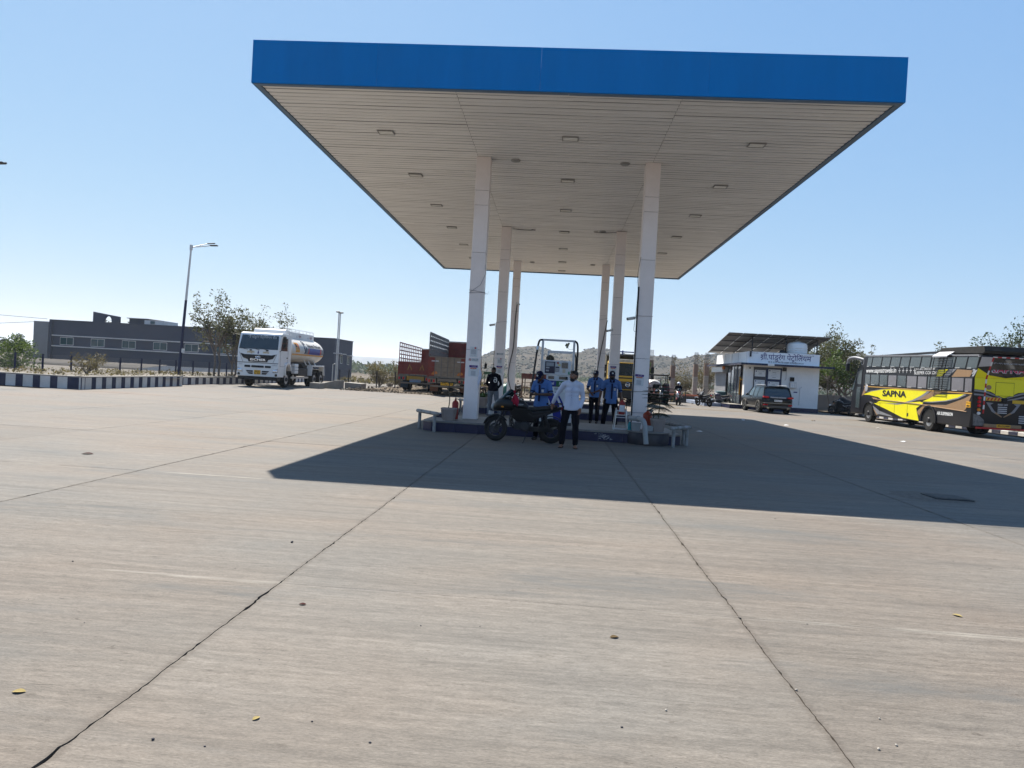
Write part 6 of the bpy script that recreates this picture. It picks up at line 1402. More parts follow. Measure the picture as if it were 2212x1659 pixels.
# ================================================================ lorries, car, tractor, carts
M_LRED = mat('lorry_red', (.17,.02,.012), .6, var=.25, scale=3, dust=.2, dustcol=(.2,.16,.12)); M_LWOOD = mat('lorry_planks', (.19,.15,.11), .8, var=.25, scale=3, dust=.2, dustcol=(.2,.16,.12)); M_LGREY = mat('lorry_grey', (.10,.10,.095), .7, var=.25, dust=.15); M_LYEL = mat('lorry_yellow', (.36,.2,.02), .6, var=.2, dust=.15)
def lorry(label, loc, zt, zs, L, red_tail, rows, tone, plate):
    """seen from behind: local x centred, y from the tailgate forward"""
    t = thing('cargo_lorry', label, 'lorry', loc, 0); hw = 1.2; zf = 1.15
    m = MB(); m.box(-hw, hw, .02, L, zf-.1, zf); m.build('load_floor', M_LGREY, t)
    # tailgate in vertical planks between steel ribs
    n = 6
    for k in range(n):
        a, b_ = -hw+2*hw*k/n, -hw+2*hw*(k+1)/n
        mt = M_LRED if (red_tail or k in (0, n-1)) else tone
        for j in range(4):
            z0, z1 = zf+(zt-zf)*j/4, zf+(zt-zf)*(j+1)/4; m = MB(); m.box(a+.012, b_-.012, -.02, .02, z0+.004, z1-.004); m.build('tail_plank', mt, t)
        if k: m = MB(); m.box(a-.02, a+.02, -.04, .03, zf-.05, zt+.01); m.build('tail_rib', M_LGREY if not red_tail else M_LRED, t)
    for x in (-hw, hw): m = MB(); m.box(x-.03, x+.03, -.05, .06, zf-.1, zt+.04); m.build('corner_post', M_LRED, t)
    m = MB(); m.box(-hw, hw, -.03, .03, zt, zt+.05); m.build('tail_cap', M_LRED if red_tail else tone, t)
    if red_tail:
        for x in (-.42, .42):
            m = MB(); m.prism([(x-.16,zf+.3),(x-.12,zf+.3),(x,zf+.62),(x+.12,zf+.3),(x+.16,zf+.3),(x,zf+.72)], -.03, -.021, 'y'); m.build('painted_mark', M_LYEL, t)
    else:
        for x in (-.8, .8):
            m = MB(); m.prism([(x-.22,zf+.12),(x-.05,zf+.1),(x+.2,zf+.18),(x+.1,zf+.32),(x-.08,zf+.3)], -.03, -.021, 'y'); m.build('painted_mark', mat('orange_mark', (.42,.14,.03), .6, var=.2), t)
            m = MB(); m.box(x-.22,x+.22,-.03,-.021,zf+.92,zf+.99); m.build('painted_mark', M_PALEGREY, t)
    # side walls: solid lower boards and tall lattice above; far side solid
    for s in (-1, 1):
        for j in range(3):
            z0, z1 = zf+(zt-zf)*j/3, zf+(zt-zf)*(j+1)/3; m = MB(); m.box(s*hw-.025, s*hw+.025, .06, L, z0+.005, z1-.005); m.build('side_board', M_LGREY if s < 0 and not red_tail else M_LRED, t)
        if s < 0:
            nr = rows; nc = 12
            for j in range(nr+1): 
                z = zt+.02+(zs-zt-.02)*(j/nr); m = MB(); m.bar((s*hw, .06, z), (s*hw, L, z-.1*(1 if j == nr else .6)), .05, .07 if red_tail else .2); m.build('lattice_rail', M_LRED if red_tail else M_LGREY, t)
            for k in range(nc+1): 
                y = .08+(L-.1)*k/nc; m = MB(); m.box(s*hw-.02, s*hw+.02, y-.045 if red_tail else y-.12, y+.045 if red_tail else y+.12, zt, zs-.1*k/nc); m.build('lattice_post', M_LRED if red_tail else M_LGREY, t)
    # headboard
    for k in range(6):
        a, b_ = -hw+2*hw*k/6, -hw+2*hw*(k+1)/6; m = MB(); m.box(a+.01, b_-.01, L-.04, L+.02, zf, zs-.18); m.build('headboard_panel', M_LRED if not (red_tail and k in (2, 3)) else M_LGREY, t)
        m = MB(); m.box(a-.02, a+.02, L-.07, L-.045, zf, zs-.16); m.build('headboard_rib', M_LRED, t)
    m = MB(); m.box(-hw, hw, L-.05, L+.03, zs-.17, zs-.11); m.build('headboard_cap', M_DARKMETAL, t)
    if not red_tail:
        for x in (.15, .95): m = MB(); m.tube([(x,L,zs-.12),(x,L,zs+.2)], .03, 8); m.build('stake', M_DARKMETAL, t, smooth=50)
    # cab ahead of the load
    m = MB(); m.prism([(L+.15,.75),(L+.15,2.5),(L+.3,2.7),(L+1.5,2.65),(L+1.85,1.7),(L+1.9,.7)], -1.12, 1.12, 'x'); m.build('cab', M_LYEL if red_tail else M_LRED, t, bevel=.06)
    for s in (-1, 1):
        m = MB(); m.tube([(s*1.1,L+1.5,2.3),(s*1.45,L+1.4,2.35),(s*1.45,L+1.4,1.9)], .014, 6); a = m.build('mirror_arm', M_BLACK, t, smooth=50); m = MB(); m.box(s*1.45-.09, s*1.45+.09, L+1.36, L+1.44, 1.85, 2.25); m.build('mirror', M_BLACK, a, bevel=.02)
    # rear under-body: lamp boards, plate, bumper
    for s in (-1, 1):
        m = MB(); m.box(s*.95-.27, s*.95+.27, -.02, .05, zf-.42, zf-.12); lb = m.build('lamp_board', M_LGREY if red_tail else tone, t)
        for q in range(3): m = MB(); m.box(s*.95-.22+.15*q, s*.95-.12+.15*q, -.04, -.021, zf-.36, zf-.2); m.build('rear_lamp', M_REDLENS if q != 1 else M_DARKMETAL, lb)
        m = MB(); m.box(s*.97-.26, s*.97+.26, 1.0, 1.03, .2, .62); m.build('mud_flap', mat('mud_flap_%d' % (1 if red_tail else 2), (.16,.07,.04) if not red_tail else (.03,.05,.07), .8, var=.25), t)
    m = MB(); m.box(-.6,.6,-.02,.04,zf-.42,zf-.13); m.build('name_board', M_LYEL if red_tail else tone, t)
    m = MB(); m.box(-.38,.38,-.05,-.021,.62,.80); p = m.build('number_plate', plate, t); text('plate_lettering', 'MH 23 W 1786', .11, M_REDPRINT if red_tail else M_INK, p, (0,-.053,.71), ext=.001)
    m = MB(); m.box(-1.05,1.05,-.06,.02,.5,.6); m.build('rear_bumper', M_LWOOD, t, bevel=.01)
    for s in (-1, 1): m = MB(); m.box(s*.45-.05, s*.45+.05, 0, L+1.6, .78, 1.04); m.build('chassis_rail', M_DARKMETAL, t)
    for s in (-1, 1): truck_wheel(t, s*1.18, 1.75, .5, .26, s, True, M_DARKMETAL); truck_wheel(t, s*1.15, L+.9, .5, .27, s, False, M_DARKMETAL)
    m = MB(); m.tube([(-1,1.75,.5),(1,1.75,.5)], .09, 10); m.ell((0,1.75,.5), (.2,.2,.2), 12, 8); m.build('rear_axle', M_DARKMETAL, t, smooth=50)
lorry('red lorry with open lattice side and bright red tailgate', (-9.55, 47.2, .03), 1.96, 3.3, 8.0, True, 5, M_LYEL, mat('blue_plate', (.12,.25,.34), .6, var=.1))
lorry('dusty brown lorry with tall grey slatted side beside the white column', (-6.66, 42.75, .02), 2.33, 3.8, 7.6, False, 5, M_LWOOD, M_PLATE_Y)
def yellow_truck():
    t = thing('tipper_truck', 'yellow and black truck facing the pumps behind the far columns', 'truck', (4.6, 44.2, 0), 0)
    MY = mat('tipper_yellow', (.55,.33,.015), .45, var=.1, dust=.15, scale=3); MK = mat('tipper_black', (.012,.012,.013), .5, var=.2, dust=.06)
    m = MB(); m.prism([(0,.95),(0,1.85),(.18,2.68),(.32,2.78),(1.9,2.8),(1.9,.95)], -1.2, 1.2, 'x'); cab = m.build('cab', MY, t, bevel=.05, seg=3)
    m = MB(); m.add([(-1.1,-.004,1.86),(1.1,-.004,1.86),(1.04,.165,2.66),(-1.04,.165,2.66),(-1.1,-.02,1.87),(1.1,-.02,1.87),(1.04,.15,2.66),(-1.04,.15,2.66)], [(0,1,2,3),(4,5,6,7),(0,1,5,4),(1,2,6,5),(2,3,7,6),(3,0,4,7)]); m.build('windscreen', mat('blue_windscreen', (.006,.022,.03), .06, var=.3, scale=1.2, spec=.7), cab)
    m = MB(); m.box(-1.1,1.1,-.06,.12,2.70,2.9); m.build('roof_fringe', mat('pale_fringe', (.42,.38,.30), .9, var=.35, scale=12), t, bevel=.03)
    for k in range(3): m = MB(); m.box(-.95,.95,-.03,.0,1.42+.13*k,1.50+.13*k); m.build('grille_bar', MK if k != 1 else MY, cab, bevel=.01)
    m = MB(); m.box(-1.0,1.0,-.02,0,1.02,1.40); m.build('grille', MK, cab)
    m = MB(); m.tube([(.13*math.cos(2*PI*q/24),-.035,1.3+.13*math.sin(2*PI*q/24)) for q in range(24)], .018, 6, closed=True); m.bar((-.1,-.035,1.3),(.1,-.035,1.3),.01,.03); m.build('emblem', M_CHROME, cab, smooth=50)
    m = MB(); m.box(-1.22,1.22,-.12,.4,.45,.95); bp = m.build('bumper', MK, t, bevel=.04)
    for s in (-1, 1):
        m = MB(); m.prism(rings_rr(.32,.2,.05,3), -.15, -.11, 'y'); o = m.build('headlamp', mat('dusty_lamp', (.34,.3,.22), .3, var=.2), bp); o.location = (s*.93,0,.78)
        m = MB(); m.prism([(.12,1.85),(.25,2.55),(1.2,2.6),(1.2,1.85)], s*1.18, s*1.21, 'x'); m.build('side_window', M_GLASS, cab)
        m = MB(); m.tube([(s*1.18,.1,2.6),(s*1.5,.0,2.55),(s*1.5,.0,1.7),(s*1.2,.05,1.6)], .016, 6); a = m.build('mirror_arm', M_BLACK, t, smooth=50); m = MB(); m.box(s*1.5-.1,s*1.5+.1,-.05,.04,2.1,2.5); m.build('mirror', M_BLACK, a, bevel=.02); m = MB(); m.box(s*1.5-.1,s*1.5+.1,-.05,.04,1.72,2.0); m.build('mirror', M_BLACK, a, bevel=.02)
        truck_wheel(t, s*1.2, 1.1, .5, .28, s); truck_wheel(t, s*1.22, 5.2, .5, .26, s, True); truck_wheel(t, s*1.22, 6.5, .5, .26, s, True)
    m = MB(); m.box(-1.26,-1.2,2.1,7.2,1.1,3.2); m.box(1.2,1.26,2.1,7.2,1.1,3.2); m.box(-1.2,1.2,2.1,2.16,1.1,3.25); m.box(-1.2,1.2,2.1,7.2,1.05,1.1); m.build('load_body', mat('body_olive', (.05,.045,.03), .7, var=.3, dust=.2), t)
    m = MB(); m.box(-1.2,1.2,1.2,2.1,3.12,3.25); m.build('cab_guard', MK, t); m = MB(); m.tube([(-.9,1.3,3.42),(.9,1.3,3.42)], .04, 8); m.tube([(-.3,1.3,3.25),(-.3,1.3,3.5)], .05, 8); m.build('light_bar', M_BLUE, t, smooth=50)
    m = MB(); m.box(-.5,.5,.3,7.1,.8,1.04); m.build('chassis', M_DARKMETAL, t)
yellow_truck()
def suv():
    t = thing('sport_utility_car', 'black sport utility car parked tail out before the office', 'car', (14.0, 44.35, 0), R(2))
    MP = mat('car_black', (.006,.007,.009), .25, var=.1, dust=.0, spec=.35); MCL = mat('cladding_grey', (.10,.09,.075), .6, var=.15)
    # lower body as stacked rounded sections
    def ring(y0, y1, w, z, r=.25): 
        return [((y0+y1)/2*0+x, (y0+y1)/2+y, z) for x, y in rings_rr(2*w, y1-y0, r, 4)]
    m = MB(); m.loft([ring(.2,4.35,.80,.28), ring(.06,4.58,.90,.38), ring(0,4.66,.94,.62), ring(.02,4.64,.955,.85,.22), ring(.06,4.5,.94,1.0,.2), ring(.1,4.3,.92,1.06,.2)]); body = m.build('body', MP, t, smooth=40)
    m = MB(); m.loft([ring(.12,3.55,.88,1.04,.15), ring(.2,3.1,.85,1.25,.15), ring(.36,2.65,.78,1.58,.15), ring(.42,2.5,.75,1.64,.15)]); gl = m.build('glasshouse', mat('car_glass', (.02,.03,.032), .05, var=.1, spec=.8), t, smooth=40)
    m = MB(); m.loft([ring(.28,2.55,.775,1.62,.15), ring(.3,2.45,.76,1.69,.2), ring(.5,2.2,.66,1.735,.25)]); roof = m.build('roof', MP, t, smooth=40)
    for s in (-1, 1):
        for (y0, y1, w0) in ((.3,.5,.11),(1.12,1.42,.07),(2.05,2.2,.07),(2.62,3.42,.07)):
            m = MB(); m.bar((s*.768,y0 if y0 > .4 else .42,1.63),(s*.89,y1 if y0 > .4 else .2,1.03),w0,.03,(s,0,0)); m.build('pillar', MP, t)
        m = MB(); m.tube([(s*.68,.5,1.77),(s*.69,1.4,1.79),(s*.68,2.3,1.76)], .02, 8); m.build('roof_rail', M_STEEL, roof, smooth=50)
        m = MB(); m.ell((s*1.03,2.95,1.12), (.11,.08,.075), 12, 8); m.build('door_mirror', MP, body, smooth=180)
        for y in (1.05, 2.15): m = MB(); m.box(s*.945-.012, s*.955+.012, y, y+.2, .9, .93); m.build('door_handle', M_CHROME, body, bevel=.01)
        for y in (1.0, 2.0, 3.1): m = MB(); m.box(s*.95-.008, s*.958, y, y+.01, .4, 1.02); m.build('door_seam', M_SHADOWGAP, body)
        m = MB(); m.box(s*.93-.03, s*.93+.035, .9, 3.6, .3, .42); m.build('sill_cladding', MCL, body, bevel=.02)
        for y in (.92, 3.7):
            m = MB(); o_ = [(y+.44*math.cos(R(a)), .37+.44*math.sin(R(a))) for a in range(-8, 189, 12)]; i_ = [(y+.37*math.cos(R(a)), .37+.37*math.sin(R(a))) for a in range(188, -9, -12)]; m.prism(o_+i_, s*.9, s*.985, 'x'); m.build('arch_trim', MCL, body)
            m = MB(); m.prism([(y+.38*math.cos(R(a)), .37+.38*math.sin(R(a))) for a in range(0, 360, 15)], s*.90, s*.962, 'x'); m.build('wheel_well', M_SHADOWGAP, body)
            wr = bpy.data.objects.new('wheel', None); COL.objects.link(wr); wr.parent = t; wr.location = (s*.97, y, .36)
            m = MB(); w = .24; m.lathe([(.22,-s*w),(.34,-s*w),(.36,-s*w*.85),(.36,-s*w*.15),(.34,0),(.235,0)], 30, (0,0,0), 'x', True); m.build('tyre', M_RUBBER, wr, smooth=35)
            m = MB(); m.lathe([(.235,-s*.02),(.21,-s*.08),(0,-s*.1)], 24, (0,0,0), 'x'); m.build('rim', M_DARKMETAL, wr, smooth=35)
            for k in range(5): m = MB(); a = k*2*PI/5; m.bar((-s*.03,math.cos(a)*.03,math.sin(a)*.03),(-s*.02,math.cos(a)*.225,math.sin(a)*.225),.05,.03,(1,0,0)); m.build('spoke', M_STEEL, wr)
        # tail lamps
        m = MB(); m.prism([(s*.95,1.0),(s*.92,1.09),(s*.66,1.08),(s*.56,1.03),(s*.6,.98),(s*.75,.96)], -.02, .1, 'y'); lp = m.build('tail_lamp', M_REDLENS, body, bevel=.015)
        m = MB(); m.prism([(s*.9,.53),(s*.86,.6),(s*.62,.56),(s*.66,.52)], -.02, .1, 'y'); m.build('reflector', M_REDLENS, body)
        m = MB(); m.tube([(s*.62,.05,.37),(s*.62,-.03,.37)], .075, 16); e = m.build('exhaust_tip', M_CHROME, body, smooth=40); e.scale = (1,1,.65); e.location = (s*.62*0,0,.13)
    m = MB(); m.add([(-.72,.175,1.1),(.72,.175,1.1),(.62,.37,1.58),(-.62,.37,1.58),(-.72,.155,1.105),(.72,.155,1.105),(.62,.345,1.585),(-.62,.345,1.585)], [(0,1,2,3),(4,5,6,7),(0,1,5,4),(1,2,6,5),(2,3,7,6),(3,0,4,7)]); m.build('rear_window', mat('rear_glass', (.03,.045,.045), .05, var=.2, spec=.8), gl)
    m = MB(); m.box(-.48,.48,-.03,.08,.98,1.06); m.build('chrome_bar', mat('satin_trim', (.32,.32,.33), .4, .0, var=.05), body, bevel=.012)
    text('emblem_lettering', 'T', .09, M_INK, body, (0,-.034,1.02), offset=.03); text('badge_lettering', 'HEXA', .05, M_CHROME, body, (-.62,-.02,.86))
    m = MB(); m.box(-.24,.24,-.03,.04,.76,.88); p = m.build('number_plate', M_PLATE_W, body); text('plate_lettering', 'MH 23 AD 1717', .065, M_INK, p, (0,-.033,.82), ext=.001, offset=.02)
    m = MB(); m.box(-.92,.92,-.015,.12,.655,.675); m.build('tailgate_trim', M_STEEL, body); m = MB(); m.prism([(-.88,.5),(.88,.5),(.8,.36),(-.8,.36)], -.03, .1, 'y'); m.build('skid_plate', MCL, body, bevel=.02)
    m = MB(); m.box(-.5,.5,.2,.45,1.70,1.72); m.build('spoiler', MP, roof, bevel=.01)
suv()
def tractor():
    t = thing('tractor', 'dark tractor with a square canopy frame parked beyond the truck', 'tractor', (7.62, 51.3, 0), R(-3))
    MK = mat('tractor_dark', (.018,.012,.012), .5, var=.25, dust=.08); MRd = mat('tractor_maroon', (.12,.015,.012), .5, var=.2, dust=.15)
    m = MB(); m.box(-.3,.3,.0,1.4,.55,1.15); m.build('bonnet', MRd, t, bevel=.06, seg=3); m = MB(); m.box(-.26,.26,-.03,.02,.6,1.08); m.build('grille', MK, t, bevel=.02)
    for s in (-1, 1):
        m = MB(); m.lathe([(0,-.07),(.08,-.06),(.09,.0)], 14, (s*.17,0,.95), 'y'); m.build('headlamp', M_CLEAR, t, smooth=50)
        truck_wheel(t, s*.72, .35, .36, .2, s, False, MRd); truck_wheel(t, s*.92, 1.95, .68, .36, s, False, MRd)
        m = MB(); pts = [(1.95+.8*math.cos(R(a)), .7+.8*math.sin(R(a))) for a in range(20, 161, 14)]; ins = [(1.95+.74*math.cos(R(a)), .7+.74*math.sin(R(a))) for a in range(160, 19, -14)]; m.prism(pts+ins, s*.5, s*.92, 'x'); m.build('fender', MRd, t)
        for y, z0 in ((1.15,.9),(2.4,1.3)): m = MB(); m.tube([(s*.68,y,z0),(s*.7,y,2.08)], .028, 8); m.build('canopy_post', MK, t, smooth=50)
        m = MB(); m.box(s*.86-.07,s*.86+.07,1.1,1.18,1.75,2.05); m.build('mirror', M_BLACK, t, bevel=.02); m = MB(); m.tube([(s*.7,1.15,2.0),(s*.86,1.14,1.98)], .012, 6); m.build('mirror_arm', M_BLACK, t, smooth=50)
    m = MB(); m.box(-.8,.8,1.05,2.5,2.06,2.16); m.build('canopy_roof', MK, t, bevel=.02)
    m = MB(); m.box(-.45,.45,1.3,2.6,.5,.9); m.build('rear_housing', MK, t, bevel=.03); m = MB(); m.box(-.25,.25,1.9,2.3,.95,1.05); m.box(-.25,.25,2.28,2.36,1.05,1.4); m.build('seat', M_BLACK, t, bevel=.03)
    m = MB(); m.tube([(.19*math.cos(2*PI*q/20),1.5+.06*math.sin(2*PI*q/20),1.38+.17*math.sin(2*PI*q/20)) for q in range(20)], .015, 6, closed=True); m.tube([(0,1.35,1.1),(0,1.5,1.38)], .02, 6); m.build('steering_wheel', M_BLACK, t, smooth=50)
    m = MB(); m.tube([(.15,.6,1.15),(.15,.6,1.75),(.15,.55,1.85)], .03, 8); m.build('exhaust_stack', MK, t, smooth=50); m = MB(); m.box(-.8,.8,-.35,-.2,.5,.75); m.build('front_weight', MK, t, bevel=.03)
    m = MB(); m.box(-.62,.62,.25,.42,.28,.42); m.build('front_axle', MK, t)
    # trailer drum behind
    d = thing('water_drum', 'white rounded drum standing behind the tractor seat', 'drum', (7.7, 55.5, 0)); m = MB(); m.lathe([(0,-1.2),(.5,-1.15),(.62,-1.0),(.62,1.0),(.5,1.15),(0,1.2)], 26, (0,0,1.15), 'y'); m.build('barrel', M_TANKW, d, smooth=40); m = MB(); m.box(-.5,.5,-.9,.9,.0,.62); m.build('cradle', M_DARKMETAL, d)
tractor()
def carts():
    MM = mat('maroon_tarp', (.10,.025,.022), .8, var=.2, dust=.2); MI = mat('rusty_iron', (.09,.045,.03), .8, var=.3, dust=.2)
    t = thing('handcart', 'maroon topped iron frame cart behind the pumps', 'cart', (-1.25, 43.6, .05), 0)
    for x in (-.78, .78):
        for y in (-.5, .5): m = MB(); m.tube([(x,y,-.03),(x,y,1.6)], .022, 8); m.build('post', MI, t, smooth=50)
    m = MB(); m.box(-.82,.82,-.55,-.52,1.28,1.6); m.build('front_board', MM, t); m = MB(); m.box(-.82,.82,-.52,.55,1.58,1.61); m.build('roof_board', MM, t); m = MB(); m.box(-.78,.78,-.02,.5,.72,.76); m.build('deck', MI, t)
    for z in (1.06, .72): 
        m = MB(); m.tube([(-.78,-.5,z),(.78,-.5,z)], .016, 6); m.build('cross_rail', MI, t, smooth=50)
    for x in (-.82, .82): m = MB(); m.lathe([(.24,-.02),(.27,-.02),(.27,.02),(.24,.02)], 24, (x,.1,.22), 'x', True); m.build('wheel_hoop', MI, t, smooth=40)
    m = MB(); m.lathe([(.17,0),(.2,.1),(.19,.3),(.1,.36),(0,.37)], 14, (-1.35,43.75,.812)); tag(m.build('grey_sack', mat('grey_sack', (.16,.15,.145), .9, var=.3, stretch=(1,1,6)), smooth=50), 'dull grey striped sack on the maroon topped cart', 'sack')
    t = thing('handcart', 'green topped iron frame cart behind the clad column', 'cart', (-4.05, 43.4, .05), R(20))
    for x in (-.5, .5):
        for y in (-.4, .4): m = MB(); m.tube([(x,y,-.03),(x+.06,y,1.58)], .022, 8); m.build('post', MI, t, smooth=50)
    m = MB(); m.box(-.55,.62,-.46,-.43,1.42,1.6); m.build('front_board', mat('green_board', (.03,.09,.05), .8, var=.25, dust=.2), t); m = MB(); m.box(-.55,.6,-.43,.45,1.57,1.6); m.build('roof_board', bpy.data.materials['green_board'], t); m = MB(); m.box(-.5,.5,-.4,.4,.62,.66); m.build('deck', MI, t); m = MB(); m.bar((-.9,-.45,.9),(-.5,-.43,1.55),.04,.04); m.build('brace', MI, t)
    # heap under green tarpaulin
    m = MB(); n, k = 24, 10; vs = []
    for j in range(k+1):
        for i in range(n):
            a = 2*PI*i/n; f = j/k; r_ = (1-f**2.2)*(1+.18*noise.noise((math.cos(a)*1.5, math.sin(a)*1.5, f*3))); vs.append((-3.05+.62*r_*math.cos(a), 44.0+.5*r_*math.sin(a), .06+.92*f**.75*(1+.12*noise.noise((math.cos(a)*3, math.sin(a)*3, f*5)))))
    m.add(vs, [(j*n+i, j*n+(i+1) % n, (j+1)*n+(i+1) % n, (j+1)*n+i) for j in range(k) for i in range(n)]); tag(m.build('tarpaulin_heap', mat('green_tarpaulin', (.012,.11,.085), .4, var=.45, scale=9, bump=1., bscale=14), smooth=180), 'heap covered with a crumpled green tarpaulin', 'tarpaulin')
    # covered motorcycle by the coach
    m = MB(); rows = [(-.8,.35,.16,.34),(-.6,.5,.2,.5),(-.3,.62,.28,.62),(-.1,.52,.26,.52),(.3,.46,.24,.46),(.7,.42,.2,.42),(.85,.32,.12,.3)]
    lx(m, rows, 18, 2.2); o = m.build('covered_motorcycle', mat('black_cover', (.02,.02,.021), .7, var=.35, scale=5, bump=1., bscale=7), smooth=180); o.location = (21.2, 51.6, .12); o.rotation_euler = (0,0,R(-25)); tag(o, 'motorcycle under a black cover by the coach front', 'motorcycle')
    # pipe rails lying on the soil
    for k, (x, y, l) in enumerate(((-3.4,45.4,2.2),(2.2,44.2,3.0))):
        m = MB(); m.tube([(x-l/2,y,.28),(x+l/2,y+.2,.28)], .06, 10); tag(m.build('pvc_pipe', M_PVC, smooth=50), 'pale pipe lying %s' % ('beside the green heap' if k == 0 else 'on rubble behind the slim attendant'), 'pipe')
carts()
# riders by the tractor, seated
SIT = dict(hL=(.09,0,.9), hR=(-.09,0,.9), kL=(.17,-.38,.86), kR=(-.17,-.38,.86), aL=(.2,-.3,.45), aR=(-.2,-.3,.45), eL=(.26,-.12,1.14), eR=(-.26,-.12,1.14), wL=(.28,-.38,1.13), wR=(-.28,-.38,1.13), hem=.84)
M_HELM = mat('white_helmet', (.65,.65,.66), .25, var=.05, coat=.4)
def helmet(t, P, hp):
    m = MB(); m.ell(hp((0,.01,.03)), (.125,.14,.125), 16, 12); m.build('helmet', M_HELM, t, smooth=180)
    m = MB(); m.ell(hp((0,-.075,.0)), (.09,.075,.05), 12, 8); m.build('visor', M_GLASS, t, smooth=180)
person('rider in white helmet and dark jacket astride the red motorcycle', (8.93, 50.72, -.07), R(-20), 1.7, pose(**SIT), M_SKIN2, M_SWEAT, mat('green_trousers', (.03,.07,.05), .9, var=.2), ('shoe', M_LEATHER), hair=False, sleeves='long', extras=(helmet,))
person('man in pale shirt and dark cap leaning at the tractor wheel', (6.72, 50.6, 0), R(-15), 1.62, pose(eL=(.22,-.1,1.13), wL=(.05,-.3,1.08), eR=(-.24,-.05,1.12), wR=(-.1,-.28,1.02)), M_SKIN2, mat('peach_shirt', (.48,.36,.30), .9, var=.1), M_TROUSBLACK, ('shoe', M_LEATHER), hair=True, cap=M_TROUSBLACK)
# ================================================================ kerbs, fences, lamps, buildings
M_KBLUE = mat('kerb_blue', (.012,.018,.05), .7, var=.3, scale=5, dust=.12); M_KWHITE = mat('kerb_white', (.56,.54,.51), .8, var=.12, scale=4, dust=.3); M_KTOP = mat('kerb_cap', (.27,.25,.22), .85, var=.15, dust=.3)
def striped_kerb(path, h, th, wb, ww, lab, start=0):
    t = thing('striped_kerb', lab, 'kerb', (path[0][0], path[0][1], 0)); O = Vector((path[0][0], path[0][1], 0)); k = start
    for (p, q) in zip(path, path[1:]):
        p, q = Vector((*p, 0)), Vector((*q, 0)); d = (q-p); L = d.length; d.normalize(); n = Vector((-d.y, d.x, 0)); s = 0
        while s < L-.05:
            w = wb if k % 2 else ww; e = min(L, s+w); a, b_ = p+d*(s+.002)-O, p+d*(e-.002)-O
            m = MB(); m.add([a, b_, b_+n*th, a+n*th]+[v+Vector((0,0,h)) for v in (a, b_, b_+n*th, a+n*th)], [(0,3,2,1),(4,5,6,7),(0,1,5,4),(1,2,6,5),(2,3,7,6),(3,0,4,7)]); m.build('kerb_block', M_KBLUE if k % 2 else M_KWHITE, t); s = e; k += 1
        m = MB(); a, b_ = p-O, q-O; m.add([v+Vector((0,0,h+.001)) for v in (a-n*.02, b_-n*.02, b_+n*(th+.02), a+n*(th+.02))]+[v+Vector((0,0,h+.045)) for v in (a-n*.02, b_-n*.02, b_+n*(th+.02), a+n*(th+.02))], [(0,3,2,1),(4,5,6,7),(0,1,5,4),(1,2,6,5),(2,3,7,6),(3,0,4,7)]); m.build('kerb_cap', M_KTOP, t)
striped_kerb([(-34,26.2),(-18.85,26.6),(-19.3,35.0)], .48, .25, .30, .41, 'tall blue and white striped retaining kerb round the raised bed corner')
striped_kerb([(-20.25,36.0),(-19.95,47.5),(-20.3,60)], .38, .25, .36, .42, 'lower blue and white striped kerb running behind the tanker')
def kerb_right():
    t = thing('striped_kerb', 'low black and white kerb stones along the verge behind the coach', 'kerb', (21.3, 14, 0))
    for k in range(60):
        y = k*.62; m = MB(); m.box(0, .22, y+.01, y+.6, 0, .2); m.build('kerb_stone', M_KBLUE if k % 2 else M_KWHITE, t, bevel=.02)
kerb_right()
def raised_bed():
    m = MB(); xs = [-70,-55,-45,-38,-32,-28,-25,-22.5,-20.7,-19.6]; ys = [26.9,28,30,32,34.6,37,40,43,46,50,55,60]
    def z(x, y): return .40+.03*noise.noise((x*.7, y*.7, 0)) if x > -29 else .1
    vs = []; 
    for y in ys:
        for x in xs:
            xx = min(x, -19.1) if y < 35 else min(x, -20.4); vs.append((xx if x < -19.7 else (-19.15 if y < 35 else -20.35), y, z(x, y)))
    n = len(xs); m.add(vs, [(j*n+i, j*n+i+1, (j+1)*n+i+1, (j+1)*n+i) for j in range(len(ys)-1) for i in range(n-1)])
    tag(m.build('raised_bed', mat('bed_soil', (.14,.12,.095), .95, var=.25, scale=2, bump=.6, bscale=10), fixn=False, smooth=180), kind='structure')
raised_bed()
M_POST = mat('fence_post_navy', (.012,.016,.045), .6, var=.2); M_WIRE = mat('fence_wire', (.16,.16,.155), .6, .5, var=0)
def chainlink(posts, h, lab, pm=M_POST, cell=.1, wr=.004):
    t = thing('chain_link_fence', lab, 'fence', posts[0]); O = Vector(posts[0])
    for p in posts: m = MB(); p = Vector(p)-O; m.box(p.x-.035, p.x+.035, p.y-.035, p.y+.035, p.z-.1, p.z+h+.04); m.build('fence_post', pm, t)
    w = MB()
    for p, q in zip(posts, posts[1:]):
        p, q = Vector(p)-O, Vector(q)-O; d = q-p; L = d.length; n = int(L/cell); up = Vector((0,0,h-.05)); b = Vector((0,0,.04)); k = (h-.05)/L
        for i in range(-int((h-.05)/cell)-1, n+1):
            for sg in (1, -1):
                u0, u1 = i*cell, i*cell+(h-.05); v0, v1 = 0., 1.
                if u0 < 0: v0 = -u0/(h-.05); u0 = 0
                if u1 > L: v1 = 1-(u1-L)/(h-.05); u1 = L
                if v1 <= v0 or u0 >= L: continue
                if sg < 0: v0, v1 = 1-v0, 1-v1
                w.tube([p+b+d*(u0/L)+up*v0, p+b+d*(u1/L)+up*v1], wr, 3, caps=False)
        for z in (.04, h/2, h-.01): w.tube([p+Vector((0,0,z)), q+Vector((0,0,z))], wr*1.4, 3, caps=False)
    tag(w.build('wire_mesh', M_WIRE, t, fixn=False), kind='stuff')
